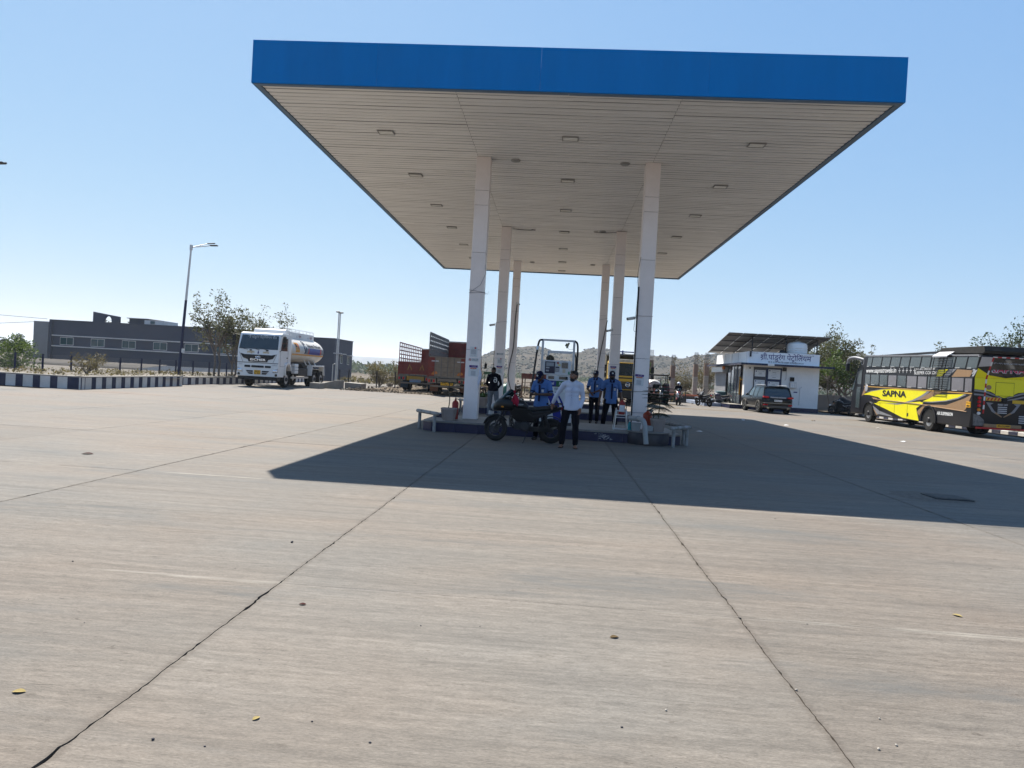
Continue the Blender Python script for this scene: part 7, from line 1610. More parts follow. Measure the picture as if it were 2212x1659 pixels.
chainlink([(-38.5,31.2,.36),(-34.5,31.6,.36),(-31,32,.38),(-28.6,32.5,.4),(-27.0,33.2,.4),(-26.4,34.3,.4),(-25.95,35.8,.4),(-25.65,37.4,.4),(-25.3,39.0,.4),(-25.0,40.6,.4),(-24.5,41.7,.4),(-23.8,42.3,.4),(-23.0,42.9,.4),(-22.1,43.2,.4),(-21.1,43.5,.4),(-20.9,46,.4),(-21,49,.4)], .84, 'chain link fence with navy posts on the raised bed')
chainlink([(-16.2,51.5,.02),(-15.4,51.2,.05),(-13.3,51.3,.08),(-12.1,52.2,.06),(-9.5,57,.05),(-5.5,58.5,.05),(-2.5,58.8,.05),(.5,59.2,.05),(3.5,59.5,.05)], 1.15, 'chain link fence with thin dark posts behind the parked lorries', M_DARKMETAL, .13)
chainlink([(3.6,60.2,.0),(7.5,60.6,-.02),(11.35,60.9,-.05),(12.9,61,-.05)], 1.15, 'chain link fence between the tractor and the office', M_DARKMETAL, .13)
chainlink([(19.2,53.5,.05),(21.6,53.9,.05),(24.0,54.3,.05),(26.5,54.6,.05)], 1.3, 'chain link fence beside the office behind the covered motorcycle', M_DARKMETAL, .13)
def lamp_post(x, y, z, lean, H, lab, arm=(1,0), seed=0, two=True):
    t = thing('street_lamp', lab, 'street lamp', (x, y, z)); t.rotation_euler = (0, R(lean), 0); a = Vector((arm[0], arm[1], 0))
    m = MB(); m.tube([(0,0,-.05),(0,0,H*.58)], [.105,.075], 14); m.build('lower_pole', mat('lamp_navy', (.012,.018,.05), .5, var=.15) if seed == 0 else bpy.data.materials['lamp_navy'], t, smooth=50)
    m = MB(); m.tube([(0,0,H*.58),(0,0,H)], [.074,.05], 14); m.build('upper_pole', M_WHITE, t, smooth=50)
    m = MB(); m.box(-.07,.07,-.07,.07,H-.25,H+.08); m.build('head_box', M_WHITE, t, bevel=.01)
    for k, (dx, dy, dz, l) in enumerate(((a.x, a.y, .16, 1.25), (a.x*.7-a.y*.5, a.y*.7+a.x*.75, .42, .95)) if two else ((a.x, a.y, .16, 1.25),)):
        e = Vector((dx*l, dy*l, H-.05+dz*l)); m = MB(); m.tube([(0,0,H-.08), e], .028, 8); ar = m.build('arm', M_STEEL, t, smooth=50)
        d = Vector((dx, dy, dz*.6)).normalized(); m = MB(); m.bar(e-d*.05, e+d*.42, .2, .07, (0,0,1)); m.build('lamp_head', M_DARKMETAL, ar, bevel=.02)
    m = MB(); m.box(.09,.25,-.12,-.02,1.4,1.65); m.build('junction_box', M_WHITE, t, bevel=.01)
lamp_post(-23.42, 41.98, .38, 3.0, 8.05, 'tall navy and white street lamp with twin arms on the raised bed')
lamp_post(-24.45, 26.95, .05, 0, 8.75, 'street lamp on the raised bed corner with its head reaching over the forecourt', (1, 0), 1)
lamp_post(-6.25, 49.6, .05, 0, 6.9, 'pale street lamp standing behind the dusty brown lorry', (.5,-.6), 1, False)
def vent_stack():
    t = thing('vent_stack', 'tall thin white tank vent pipes on a broken concrete block', 'vent pipe', (-14.95, 46.6, 0)); 
    for dx, h in ((0,5.15),(.1,5.1)): m = MB(); m.tube([(dx,0,.0),(dx+.03,0,h)], .038, 10); m.build('pipe', M_WHITE, t, smooth=50); m = MB(); m.lathe([(.03,-.05),(.13,-.03),(.15,.02),(.06,.05),(0,.06)], 16, (dx+.03+(dx-.05)*1.4,0,h)); m.build('vent_cap', M_DARKMETAL, t, smooth=50)
    m = MB(); m.tube([(-.2,-.05,0),(-.2,-.05,1.55),(-.05,-.02,1.62)], .03, 8); m.build('side_pipe', M_WHITE, t, smooth=50)
    m = MB(); m.box(-.2,.35,-.07,.07,2.3,2.36); m.build('bracket', M_WHITE, t)
    def blk(x0, x1, y0, y1, h0, h1, lab):
        m = MB(); m.add([(x0,y0,0),(x1,y0,0),(x1,y1,0),(x0,y1,0),(x0,y0,h0),(x1,y0,h1),(x1,y1,h1),(x0,y1,h0)], [(0,3,2,1),(4,5,6,7),(0,1,5,4),(1,2,6,5),(2,3,7,6),(3,0,4,7)]); tag(m.build('concrete_block', M_CONC, bevel=.03), lab, 'concrete block')
    blk(-15.13,-14.5,42.15,43.2,.36,.36,'squared concrete block at the tanker rear wheels'); blk(-14.75,-13.95,43.6,45.4,.33,.55,'sloping grey concrete block under the vent pipes'); blk(-14.1,-13.0,46.0,47.4,.40,.36,'dark stained concrete block beyond the vent pipes')
vent_stack()
# ---------------------------------------------------------------- long grey building behind the left fence
M_GWALL = mat('grey_render', (.038,.047,.07), .85, var=.08, scale=.6, dust=.05); M_PALEW = mat('pale_grey_render', (.20,.195,.19), .85, var=.08, scale=.6)
M_TEAL = mat('teal_glass', (.008,.05,.058), .12, var=.3, scale=.4, spec=.4)
def grey_building():
    t = thing('grey_building', 'long low dark grey building with white bands and teal windows', 'building', (-79, 104, 0)); W = 34
    m = MB(); m.box(0,W,0,14,-2.6,6.0); wall = m.build('wall', M_GWALL, t); m = MB(); m.box(-2.4,-.02,-.5,12,-2.6,5.75); m.build('end_wall', M_PALEW, t); m = MB(); m.box(-.0,.4,-.35,0,-2.6,6.1); m.build('corner_fin', M_GWALL, t)
    m = MB(); m.box(-.1,W+.1,-.1,14.1,6.0,6.14); m.build('parapet_cap', M_GWALL, t)
    for z in (3.6, 1.95): m = MB(); m.box(.4,W,-.25,0,z,z+.17); m.build('white_band', M_KWHITE, t)
    for k in range(7):
        x = 1.65+5.03*k; m = MB(); m.box(x,x+2.2,-.06,.02,2.25,3.47); f = m.build('window', M_KWHITE, t)
        for q in (0, 1): m = MB(); m.box(x+.07+q*1.06,x+1.06+q*1.07,-.075,-.061,2.33,3.39); m.build('pane', M_TEAL, f)
    m = MB(); arch = [(1.55+.62*math.cos(R(a))*(1), 6.16+1.0*max(0,math.sin(R(a)))**.75) for a in range(180, -1, -12)]
    m.prism([(6.0-6.0,6.15)]+[(a+.9, b_) for a, b_ in arch]+[(4.3,6.15),(4.3,7.15),(0,7.75)], 1.0, 1.4, 'y'); o = m.build('arched_parapet', M_GWALL, t); o.location = (6.1,0,0)
    m = MB(); m.box(11.4,14.6,2,6,6.14,7.0); m.build('roof_room', M_GWALL, t); m = MB(); m.box(11.2,14.8,1.6,6.2,7.001,7.1); m.build('roof_slab', M_PALEW, t)
    m = MB(); m.box(14.2,17.4,1.5,5.5,6.145,6.85); rr = m.build('white_roof_room', M_KWHITE, t); m = MB(); m.box(15.2,15.9,1.44,1.499,6.3,6.75); m.build('roof_window', M_TEAL, rr)
    m = MB(); m.box(.5,W,-.2,0,-1.1,-.75); m.build('plinth_band', M_KWHITE, t)
    # right block
    t = thing('grey_block', 'dark grey square building block behind the tanker rear', 'building', (-50, 116, 0))
    m = MB(); m.box(0,12.4,0,10.5,-2.6,5.9); m.build('wall', M_GWALL, t); m = MB(); m.box(-.1,12.5,-.1,10.6,5.901,6.0); m.build('parapet_cap', M_GWALL, t)
    for y, z in ((4,1.75),(8,1.6)):
        m = MB(); m.box(12.38,12.45,y-.6,y+.6,z,z+1.5); f = m.build('window', M_KWHITE, t); m = MB(); m.box(12.451,12.46,y-.5,y+.5,z+.08,z+1.4); m.build('pane', M_TEAL, f); m = MB(); m.box(12.4,13.0,y-1,y+1,z+1.6,z+1.75); m.build('sunshade', M_KWHITE, f)
    # low sheds and walls between the fence and the building
    MSH = mat('dusty_sheet', (.06,.054,.048), .8, var=.25, scale=1, dust=.1, dustcol=(.12,.1,.08), spec=.1)
    t = thing('low_shed', 'low shed with a dusty corrugated sheet roof below the fence', 'shed', (-52, 60, -1.7))
    m = MB(); m.box(0,14,.3,5.7,-.4,1.65); m.build('wall', M_PALEW, t)
    for k in range(14):
        m = MB(); x = k; n = 8; vs = []
        for i in range(n+1): z = .03*math.sin(i/n*PI*6); vs += [(x+i/n*.99, -.3, 1.75+z), (x+i/n*.99, 6.2, 2.25+z)]
        m.add(vs, [(2*i,2*i+2,2*i+3,2*i+1) for i in range(n)]); o = m.build('roof_sheet', MSH, t, smooth=60); o.modifiers.new('s','SOLIDIFY').thickness = .02
    t = thing('compound_wall', 'pale compound wall with dark posts in front of the grey building', 'wall', (-52, 80, 0)); m = MB(); m.box(0,24,0,.25,-2.2,-.55); m.build('lower_wall', M_PALEW, t); m = MB(); m.box(0,24,-.02,.27,-.549,.25); m.build('white_course', M_KWHITE, t)
    for k in range(9): m = MB(); m.box(3*k-.05,3*k+.05,-.1,-.02,-2.2,-.5); m.build('wall_post', M_DARKMETAL, t)
grey_building()
def power_lines():
    for k, (p, q, sag) in enumerate((((-150,118,10.4),(-80,104.5,6.2),.6),((-150,112,4.0),(-80.5,103.6,5.7),1.2))):
        m = MB(); pts = [Vector(p).lerp(Vector(q), i/16)-Vector((0,0,sag*math.sin(PI*i/16))) for i in range(17)]; m.tube(pts, .03, 4); tag(m.build('power_line', M_DARKMETAL, smooth=60), ('upper' if k == 0 else 'sagging lower')+' power line reaching the pale end wall of the grey building', 'cable')
power_lines()
# ---------------------------------------------------------------- unfinished pillars
def pillars():
    MR = mat('rebar', (.10,.07,.055), .8, var=.2); MC2 = mat('fresh_concrete', (.17,.115,.085), .9, var=.15)
    for k, (x, zt, zr, lab) in enumerate(((8.68,3.57,4.5,'unfinished concrete pillar with rebar rising behind the tractor canopy'),(10.66,3.18,4.15,'unfinished concrete pillar with rebar beside the tractor mirror'),(12.7,3.4,4.48,'unfinished concrete pillar with rebar in front of the bare scrub'),(13.66,3.55,4.5,'unfinished concrete pillar with tangled rebar half hidden by the office ledge'))):
        t = thing('unfinished_pillar', lab, 'pillar', (x, 64, -.15), 0, 'unfinished pillars beside the office')
        m = MB(); m.box(-.2,.2,-.2,.2,0,zt-1.0); m.build('shaft', M_CONC, t, bevel=.01); m = MB(); m.box(-.195,.195,-.195,.195,zt-1.0,zt+.15); m.build('shaft_top', MC2, t, bevel=.01)
        for dx in (-.14,-.05,.05,.14):
            for dy in (-.13, .13): m = MB(); m.tube([(dx,dy,zt),(dx+.01,dy,zr+.15)], .012, 5); m.build('rebar', MR, t)
        if k == 3:
            for dz in range(6): m = MB(); z = 1.2+dz*.4; m.tube([(-.24,-.24,z),(.24,-.24,z),(.24,.24,z),(-.24,.24,z)], .008, 4, closed=True); m.build('stirrup', MR, t)
            for dx in (-.26,.26): m = MB(); m.tube([(dx,-.26,.3),(dx,-.26,zr)], .014, 5); m.build('rebar', MR, t)
    t = thing('low_wall', 'low dark wall with an orange coping behind the fence', 'wall', (3.5, 63, -.15)); m = MB(); m.box(0,10,0,.3,0,.62); m.build('wall', mat('dark_block', (.06,.055,.05), .9, var=.25), t); m = MB(); m.box(-.05,10.05,-.05,.35,.621,.78); m.build('coping', mat('orange_coping', (.50,.12,.05), .7, var=.15, dust=.2), t)
pillars()
# ---------------------------------------------------------------- station office
def office():
    t = thing('station_office', 'small white petrol station office with blue ledge, lettered sign band and solar panels', 'office', (13.55, 50.3, 0))
    MW = mat('office_white', (.74,.73,.71), .7, var=.06, scale=1.2, dust=.15); W, D = 5.05, 9.6
    MSB = mat('sign_white', (.74,.74,.74), .5, var=.04)
    m = MB(); m.box(.42,W,0,.2,.3,3.2); m.build('front_wall', MW, t); m = MB(); m.box(W-.2,W,.2,D,.3,3.2); m.build('end_wall', MW, t); m = MB(); m.box(0,W-.2,D-.2,D,.3,3.2); m.build('back_wall', MW, t)
    m = MB(); m.box(-.1,.42,.02,.5,.3,3.2); m.build('corner_pillar', MW, t)
    m = MB(); m.box(-.05,W+.05,-.02,D+.05,-.1,.3); m.build('plinth', M_NAVY, t); m = MB(); m.box(.1,W-.2,.3,D-.2,.3,.33); m.build('floor', M_CONC, t)
    m = MB(); m.box(-.6,W+.75,-.75,D+.5,3.2,3.27); m.build('ledge', MW, t)
    for k in range(14):
        a = -.6+(W+1.35)*k/14; m = MB(); m.box(a+.004,a+(W+1.35)/14-.004,-.772,-.752,3.15,3.29); m.build('ledge_tile', M_KBLUE if k not in (4,) else MW, t)
    for k in range(20):
        a = -.75+(D+1.25)*k/20; m = MB(); m.box(-.622,-.602,a+.004,a+(D+1.25)/20-.004,3.15,3.29); m.build('ledge_tile', M_KBLUE, t)
    m = MB(); m.box(0,W-.08,-.12,.08,3.27,4.12); sg = m.build('sign_band', MSB, t); m = MB(); m.box(-.06,.06,.081,D-.6,3.27,4.1); m.build('parapet', MW, t); m = MB(); m.box(W-.2,W-.08,.081,D,3.27,4.05); m.build('parapet', MW, t); m = MB(); m.box(.06,W-.2,D-.15,D,3.27,4.05); m.build('parapet', MW, t)
    for y in (2.2, 4.0, 6.2): m = MB(); m.box(-.075,-.061,y,y+.05,3.28,4.1); m.build('parapet_joint', M_PALEGREY, t)
    # sign lettering with the two hand-made conjunct strokes
    s1 = text('sign_lettering', 'शी.पांडुरंग पेटोिलयम', .52, M_INKBLUE, sg, (2.62,-.125,3.77), offset=.005, width=3.5)
    k = MB(); k.bar((1.01,-.126,3.62),(.93,-.126,3.55),.012,.045); k.build('sign_stroke', M_INKBLUE, sg); k = MB(); k.bar((3.16,-.126,3.6),(3.09,-.126,3.53),.012,.035); k.bar((3.16,-.126,3.6),(3.23,-.126,3.53),.012,.035); k.build('sign_stroke', M_INKBLUE, sg)
    text('sign_lettering', 'गट नं. ३१.३२ नगर रोड पालवण ता.िज.बीड.४३११२२', .17, M_INK, sg, (2.65,-.125,3.43), offset=.01, width=2.45)
    text('sign_lettering', 'पो.प.क. ४५८२७७', .09, M_INK, sg, (.42,-.125,4.03)); text('sign_lettering', 'मो.क. ९६२३४५६७८ िल.', .09, M_INK, sg, (4.1,-.125,4.0), width=.95)
    # notice boards on the front
    MDB = mat('board_blue', (.02,.03,.07), .6, var=.15)
    m = MB(); m.box(.5,2.45,-.05,0,.75,3.05); nb = m.build('notice_panel', mat('board_grey', (.07,.07,.075), .7, var=.15), t)
    m = MB(); m.box(1.36,2.42,-.065,-.051,.75,3.0); m.build('notice_backing', MDB, nb)
    for (x0, x1, z0, z1) in ((.56,1.3,2.38,2.84),(1.5,2.33,2.24,2.92),(.56,1.28,1.1,2.14),(1.5,2.28,1.0,2.06)):
        m = MB(); m.box(x0,x1,-.09,-.066,z0,z1); b_ = m.build('notice_board', M_INKWHITE, nb)
        cx = (x0+x1)/2; q = MB(); q.lathe([(.0,-.094),(.045,-.094),(.045,-.09)], 14, (x0+.09,0,z1-.09), 'y'); q.build('notice_mark', M_INKBLUE, b_); text('notice_lettering', 'HINDUSTAN PETROLEUM', .05, M_INKBLUE, b_, (cx+.06,-.092,z1-.09), ext=.0008, width=(x1-x0)*.62)
        for j in range(int((z1-z0-.2)/.11)): q = MB(); ww = (x1-x0)*(.3+.12*((j*7) % 3)); zz = z1-.22-.11*j; q.box(cx-ww/2,cx+ww/2,-.092,-.0905,zz-.012,zz+.012); q.build('notice_line', M_PALEGREY if j % 3 else M_INK, b_)
    # meters, switch and pipe on the blank wall
    m = MB(); m.box(3.02,3.48,-.2,0,1.68,2.14); mb = m.build('meter_box', M_STEEL, t, bevel=.01)
    for k in range(3): q = MB(); q.box(3.08+.13*k,3.17+.13*k,-.205,-.201,1.74,2.0); q.build('meter_dial', M_INKWHITE, mb)
    m = MB(); m.box(3.04,3.3,-.16,0,2.16,2.45); m.build('switch_box', M_BLACK, t, bevel=.01); m = MB(); m.box(3.3,3.72,-.015,0,.9,1.5); pn = m.build('door_panel', MW, t); q = MB(); q.box(3.34,3.6,-.02,-.0155,1.36,1.44); q.build('panel_label', M_INKBLUE, pn)
    m = MB(); m.box(2.5,2.72,-.2,0,2.85,3.1); m.build('flood_lamp', M_DARKMETAL, t); m = MB(); m.tube([(2.75,-.04,3.1),(2.75,-.04,2.3),(2.68,-.04,2.2)], .015, 6); m.tube([(3.75,-.03,.5),(3.75,-.03,1.7),(3.9,-.03,1.8)], .012, 6); m.build('wall_pipe', M_PVC, t, smooth=50)
    m = MB(); m.box(.12,.22,-.22,-.125,3.75,4.15); m.tube([(.22,-.17,4.15),(.22,-.2,4.3),(.36,-.2,4.28)], .012, 6); m.build('siren', M_DARKMETAL, t)
    m = MB(); m.lathe([(0,-.12),(.045,-.11),(.05,-.06),(.05,0)], 12, (.22,0,2.95), 'y'); m.build('dome_camera', M_BLACK, t, smooth=50)
    # side: glazed entrance and roller shutter
    for k in range(5):
        y0, y1 = .55+.92*k, .55+.92*(k+1)
        m = MB(); m.box(-.03,.05,y0,y0+.07,.33,3.2); m.build('mullion', M_KBLUE, t)
        if k == 0: continue
        m = MB(); m.box(.0,.02,y0+.075,y1-.005,.36,3.12); p = m.build('glass_panel', mat('entrance_glass', (.10,.115,.12), .05, var=.25, scale=.8, spec=.9) if k == 1 else bpy.data.materials['entrance_glass'], t)
    m = MB(); m.box(.3,.34,.62,1.45,.34,2.6); m.build('inner_door', MDB, t)
    m = MB()
    pts = curve2([(-.05,.62,2.3),(-.05,.7,2.15),(-.05,1.0,2.1),(-.05,1.3,2.15),(-.05,1.42,2.3)], 5); m.tube(pts, .05, 7); m.tube([(-.05,.62,2.3),(-.06,.63,1.0)], .045, 7); m.tube([(-.05,1.42,2.3),(-.06,1.41,1.0)], .045, 7); m.build('marigold_garland', mat('marigold', (.45,.22,.02), .9, var=.5, scale=30), t, smooth=60)
    m = MB(); m.lathe([(0,-.14),(.1,-.12),(.13,0),(.1,.12),(0,.14)], 14, (-.3,5.55,3.0)); m.build('hanging_pot', mat('orange_pot', (.5,.15,.03), .6, var=.1), t, smooth=60)
    sh = bpy.data.objects.new('roller_shutter', None); COL.objects.link(sh); sh.parent = t; proto = MB(); proto.prism([(.0,.0),(-.03,.02),(-.03,.07),(0,.09)], 5.75, 9.5, 'y'); first = None
    for k in range(24):
        if first is None: first = proto.build('shutter_slat', mat('shutter_steel', (.30,.30,.31), .5, .5, var=.1, dust=.2), sh); o = first
        else: o = first.copy(); COL.objects.link(o); o.parent = sh
        o.location = (0,0,.33+.097*k)
    m = MB(); m.box(-.35,.1,5.7,9.55,2.66,3.12); m.build('shutter_box', M_STEEL, sh, bevel=.03)
    # steps and platform
    m = MB(); m.box(-1.0,-.06,.2,5.4,0,.28); pl = m.build('entrance_step', M_NAVY, t, bevel=.01); m = MB(); m.box(-1.02,-.06,.18,5.42,.281,.31); m.build('step_top', M_CONC, t); m = MB(); m.box(-2.3,-1.03,2.5,9.6,0,.26); m.build('side_platform', mat('platform_blue', (.20,.25,.34), .7, var=.3, scale=2, dust=.3), t, bevel=.01)
    # things at the office
    b = thing('waste_bin', 'teal plastic waste bin beside the glazed entrance', 'bin', (13.0, 55.2, .31)); m = MB(); m.loft([[(x*.3, y*.3, 0) for x, y in rings_rr(2,2,.4,3)], [(x*.36, y*.36, .72) for x, y in rings_rr(2,2,.4,3)]]); m.build('body', mat('bin_teal', (.02,.07,.085), .5, var=.15, dust=.15), b, smooth=40); m = MB(); m.loft([[(x*.38, y*.38, .721) for x, y in rings_rr(2,2,.4,3)], [(x*.36, y*.36, .8) for x, y in rings_rr(2,2,.4,3)], [(x*.2, y*.2, .86) for x, y in rings_rr(2,2,.4,3)]]); m.build('lid', bpy.data.materials['bin_teal'], b, smooth=40)
    # rooftop tank
    k = thing('water_tank', 'white ribbed rooftop water tank behind the sign band', 'water tank', (17.35, 51.5, 3.27)); prof = [(.66,0),(.7,.04)]
    for j in range(6): z = .1+.16*j; prof += [(.7,z),(.72,z+.03),(.72,z+.09),(.7,z+.12)]
    prof += [(.7,1.12),(.66,1.26),(.5,1.36),(.2,1.4),(0,1.4)]; m = MB(); m.lathe(prof, 32, (0,0,.35)); m.build('tank_body', mat('tank_plastic', (.76,.76,.74), .5, var=.05, dust=.15), k, smooth=40); m = MB(); m.lathe([(.2,0),(.22,.05),(.2,.12),(0,.13)], 20, (0,0,1.73)); m.build('lid', M_PVC, k, smooth=40); m = MB(); m.box(-.6,.6,-.6,.6,0,.349); m.build('stand', M_CONC, k); m = MB(); m.tube([(.75,0,.4),(1.25,0,.45),(1.25,0,1.55),(1.6,0.1,1.5)], .03, 8); m.build('pipe', M_PVC, k, smooth=50)
    k = thing('satellite_dish', 'dark satellite dish tilted against the rooftop tank', 'dish', (16.35, 51.2, 3.27)); m = MB(); m.lathe([(0,.06),(.2,.045),(.34,.0),(.36,-.02),(.34,-.025),(.2,.02),(0,.035)], 24); o = m.build('bowl', M_DARKMETAL, k, smooth=50); o.location = (0,0,.85); o.rotation_euler = (R(60),R(35),0); m = MB(); m.tube([(0,0,0),(0,.1,.8)], .025, 8); m.build('mast', M_STEEL, k, smooth=50)
    # solar array on posts, its high edge towards the forecourt
    s = thing('solar_array', 'row of solar panels on posts above the office roof seen from beneath', 'solar panels', (13.55, 50.3, 3.27)); MP = mat('panel_back', (.16,.15,.14), .7, var=.12, dust=.2); MF = mat('panel_frame', (.62,.62,.62), .4, .6, var=.05)
    x0, x1, ya, yb, za, zb = -1.25, 5.95, .55, 7.3, 2.15, .95; nc, nr = 7, 3
    for i in range(nc):
        for j in range(nr):
            a, b_ = x0+(x1-x0)*i/nc+.02, x0+(x1-x0)*(i+1)/nc-.02; u, v = j/nr+.004, (j+1)/nr-.004; P = lambda x, f: Vector((x, ya+(yb-ya)*f, za+(zb-za)*f)); n_ = Vector((0, za-zb, yb-ya)).normalized()*.035
            m = MB(); c = [P(a,u), P(b_,u), P(b_,v), P(a,v)]; m.add(c+[q+n_ for q in c], [(0,3,2,1),(4,5,6,7),(0,1,5,4),(1,2,6,5),(2,3,7,6),(3,0,4,7)]); pn = m.build('solar_panel', MP, s)
            m = MB(); m.add([q+n_*1.06 for q in c], [(0,1,2,3)]); m.build('cell_face', mat('solar_cell', (.008,.012,.03), .1, var=.1) if i+j == 0 else bpy.data.materials['solar_cell'], pn)
    for i in range(1, nc): x = x0+(x1-x0)*i/nc; m = MB(); m.bar((x,ya,za-.01),(x,yb,zb-.01),.045,.03); m.build('rail', MF, s)
    for j in range(4): f = (j+.3)/4; m = MB(); m.bar((x0,ya+(yb-ya)*f,za+(zb-za)*f-.06),(x1,ya+(yb-ya)*f,za+(zb-za)*f-.06),.05,.06); m.build('purlin', M_DARKMETAL, s)
    for x in (.6, 3.0, 5.2):
        for y in (1.1, 6.2): f = (y-ya)/(yb-ya); m = MB(); m.tube([(x,y,0),(x,y,za+(zb-za)*f-.08)], .045, 8); m.build('post', M_DARKMETAL, s, smooth=50)
        m = MB(); m.bar((x,1.1,za-.2),(x,6.2,zb+.06),.06,.08); m.build('rafter', M_DARKMETAL, s)
office()
def boundary_right():
    t = thing('boundary_wall', 'dull brown boundary wall behind the coach and covered motorcycle', 'wall', (19.6, 57.5, 0)); MWl = mat('brown_plaster', (.20,.165,.14), .9, var=.2, scale=1.2, dust=.3)
    for k in range(9): m = MB(); m.box(3*k+.01,3*k+2.98,0,.2,-.2,1.3); m.build('wall_panel', MWl, t); m = MB(); m.box(3*k-.1,3*k+.0,-.08,.26,-.2,1.4); m.build('wall_pier', MWl, t)
    for k, (x, y, s_) in enumerate(((22.6,47.4,.5),(23.6,46.6,.35),(22.3,45.5,.3),(24.4,47.8,.4))):
        m = MB(); m.ell((0,0,0),(s_,s_*.7,s_*.45),9,6); m.v = [tuple(Vector(p)*(1+.25*noise.noise(Vector(p)*4))) for p in m.v]; o = m.build('rubble_stone', M_CONC); o.location = (x, y, s_*.3); tag(o, 'grey rubble lump on the verge by the coach front', 'stone', 'rubble on the verge by the coach')
boundary_right()
# ================================================================ hills, trees, haze
def hill_material():
    m = bpy.data.materials.new('scrub_hill'); m.use_nodes = True; nt = m.node_tree; N = nt.nodes; L = nt.links; b = N['Principled BSDF']; b.inputs['Roughness'].default_value = .95; b.inputs['Specular IOR Level'].default_value = .05
    tc = N.new('ShaderNodeTexCoord'); mp = N.new('ShaderNodeMapping'); mp.inputs['Scale'].default_value = (1,1,3); L.new(tc.outputs['Object'], mp.inputs[0])
    n = N.new('ShaderNodeTexNoise'); n.inputs['Scale'].default_value = .03; n.inputs['Detail'].default_value = 12; n.inputs['Roughness'].default_value = .72; L.new(mp.outputs[0], n.inputs[0])
    r = ramp(N, [(.34, (.022,.024,.016)), (.45, (.04,.036,.026)), (.55, (.06,.049,.036)), (.68, (.088,.069,.05))]); L.new(n.outputs[0], r.inputs[0]); L.new(r.outputs[0], b.inputs['Base Color'])
    bp = N.new('ShaderNodeBump'); bp.inputs['Strength'].default_value = 1; bp.inputs['Distance'].default_value = 4; L.new(n.outputs[0], bp.inputs['Height']); L.new(bp.outputs[0], b.inputs['Normal'])
    return m
M_HILL = hill_material()
def ridge(x, tbl):
    if x <= tbl[0][0]: return tbl[0][1]
    for (a, ha), (b_, hb) in zip(tbl, tbl[1:]):
        if a <= x <= b_: f = (x-a)/(b_-a); f = f*f*(3-2*f); return ha+(hb-ha)*f
    return tbl[-1][1]
HT = [(-420,0),(-260,1),(-150,4),(-110,10),(-88,19),(-66,26),(-42,31),(-20,31),(5,27),(25,27),(38,33),(52,32),(75,28),(111,28),(140,27.5),(161,34),(190,38),(240,36),(320,42),(420,30),(560,18),(700,8)]
def hill_h(x, y):
    f = (y-430)/370.; f = max(0., min(1., f)); s = f*f*(3-2*f)
    k = 1 if y <= 800 else max(0, 1-((y-800)/330)**2)
    xx = x*800/max(y, 500)
    h = ridge(xx, HT)*s*k*(max(y, 500)/800)
    rel = .35*h+3
    return h + s*k*rel*(.42*noise.noise((x*.012, y*.009, 0))+.22*noise.noise((x*.035, y*.03, 5))+.10*noise.noise((x*.1, y*.09, 9)))*min(1, h/8) - 1.2 + (y-300)*.004*(1 if y > 300 else 0)
def hills():
    m = MB(); xs = [-420+7*i for i in range(161)]; ys = [430+14*j for j in range(51)]; n = len(xs)
    m.add([(x, y, hill_h(x, y)) for y in ys for x in xs], [(j*n+i, j*n+i+1, (j+1)*n+i+1, (j+1)*n+i) for j in range(len(ys)-1) for i in range(n-1)])
    tag(m.build('scrub_hills', M_HILL, smooth=180, fixn=False), kind='structure')
    # low shrubs dotted over the slopes
    rnd = random.Random(12); m = MB()
    for k in range(6500):
        y = 450+rnd.random()**.8*380; x = rnd.uniform(-.3, .42)*y; h = hill_h(x, y)
        if h < 2 or noise.noise((x*.02, y*.02, 3)) < rnd.uniform(-.45, .25): continue
        s = rnd.uniform(.4, 1.25)*(1.6 if rnd.random() < .08 else 1); m.M = Matrix.Translation((x, y, h+s*.3)); m.ell((0,0,0), (s*rnd.uniform(.8,1.3), s, s*rnd.uniform(.6,1.0)), 6, 4)
    m.M = None; tag(m.build('hill_scrub', mat('scrub_green', (.026,.028,.017), .9, var=.5, scale=.05), fixn=False), 'dry scrub dotted over the hillside', 'scrub', kind='stuff')
    # pale distant plateau to the left
    m = MB(); xs = [-2600+40*i for i in range(90)]
    def fh(x): return 46+10*noise.noise((x*.0012, 1, 0))+3*noise.noise((x*.006, 2, 0)) if x > -2200 else 40
    vs = []
    for x in xs: h = fh(x)*max(0, min(1, (900-x)/700)); vs += [(x, 3600, 8), (x, 3750, 8+h*.55), (x, 3900, 12+h*.97), (x, 4200, 13+h)]
    m.add(vs, [(4*i+j, 4*i+4+j, 4*i+5+j, 4*i+1+j) for i in range(89) for j in range(3)]); tag(m.build('distant_plateau', M_HILL, smooth=180, fixn=False), kind='structure')
hills()
# ---------------------------------------------------------------- foliage
def leaf_mat(name, c, tr=.25, var=.45): 
    m = mat(name, c, .6, var=var, scale=1.6, spec=.2); nt = m.node_tree; b = nt.nodes['Principled BSDF']; o = nt.nodes['Material Output']
    tl = nt.nodes.new('ShaderNodeBsdfTranslucent'); tl.inputs[0].default_value = (c[0]*1.6, c[1]*1.6, c[2]*1.2, 1); mx = nt.nodes.new('ShaderNodeMixShader'); mx.inputs[0].default_value = .3
    nt.links.new(b.outputs[0], mx.inputs[1]); nt.links.new(tl.outputs[0], mx.inputs[2]); nt.links.new(mx.outputs[0], o.inputs[0])
    return m
M_LFG = leaf_mat('leaf_grey_green', (.065,.068,.037)); M_LFO = leaf_mat('leaf_olive', (.06,.064,.03)); M_LFD = leaf_mat('leaf_deep', (.04,.06,.03)); M_LFB = leaf_mat('leaf_bright', (.06,.09,.02)); M_LFT = leaf_mat('leaf_dry', (.10,.083,.043)); M_BARK = mat('grey_bark', (.16,.125,.095), .9, var=.3, scale=9, bump=.6)
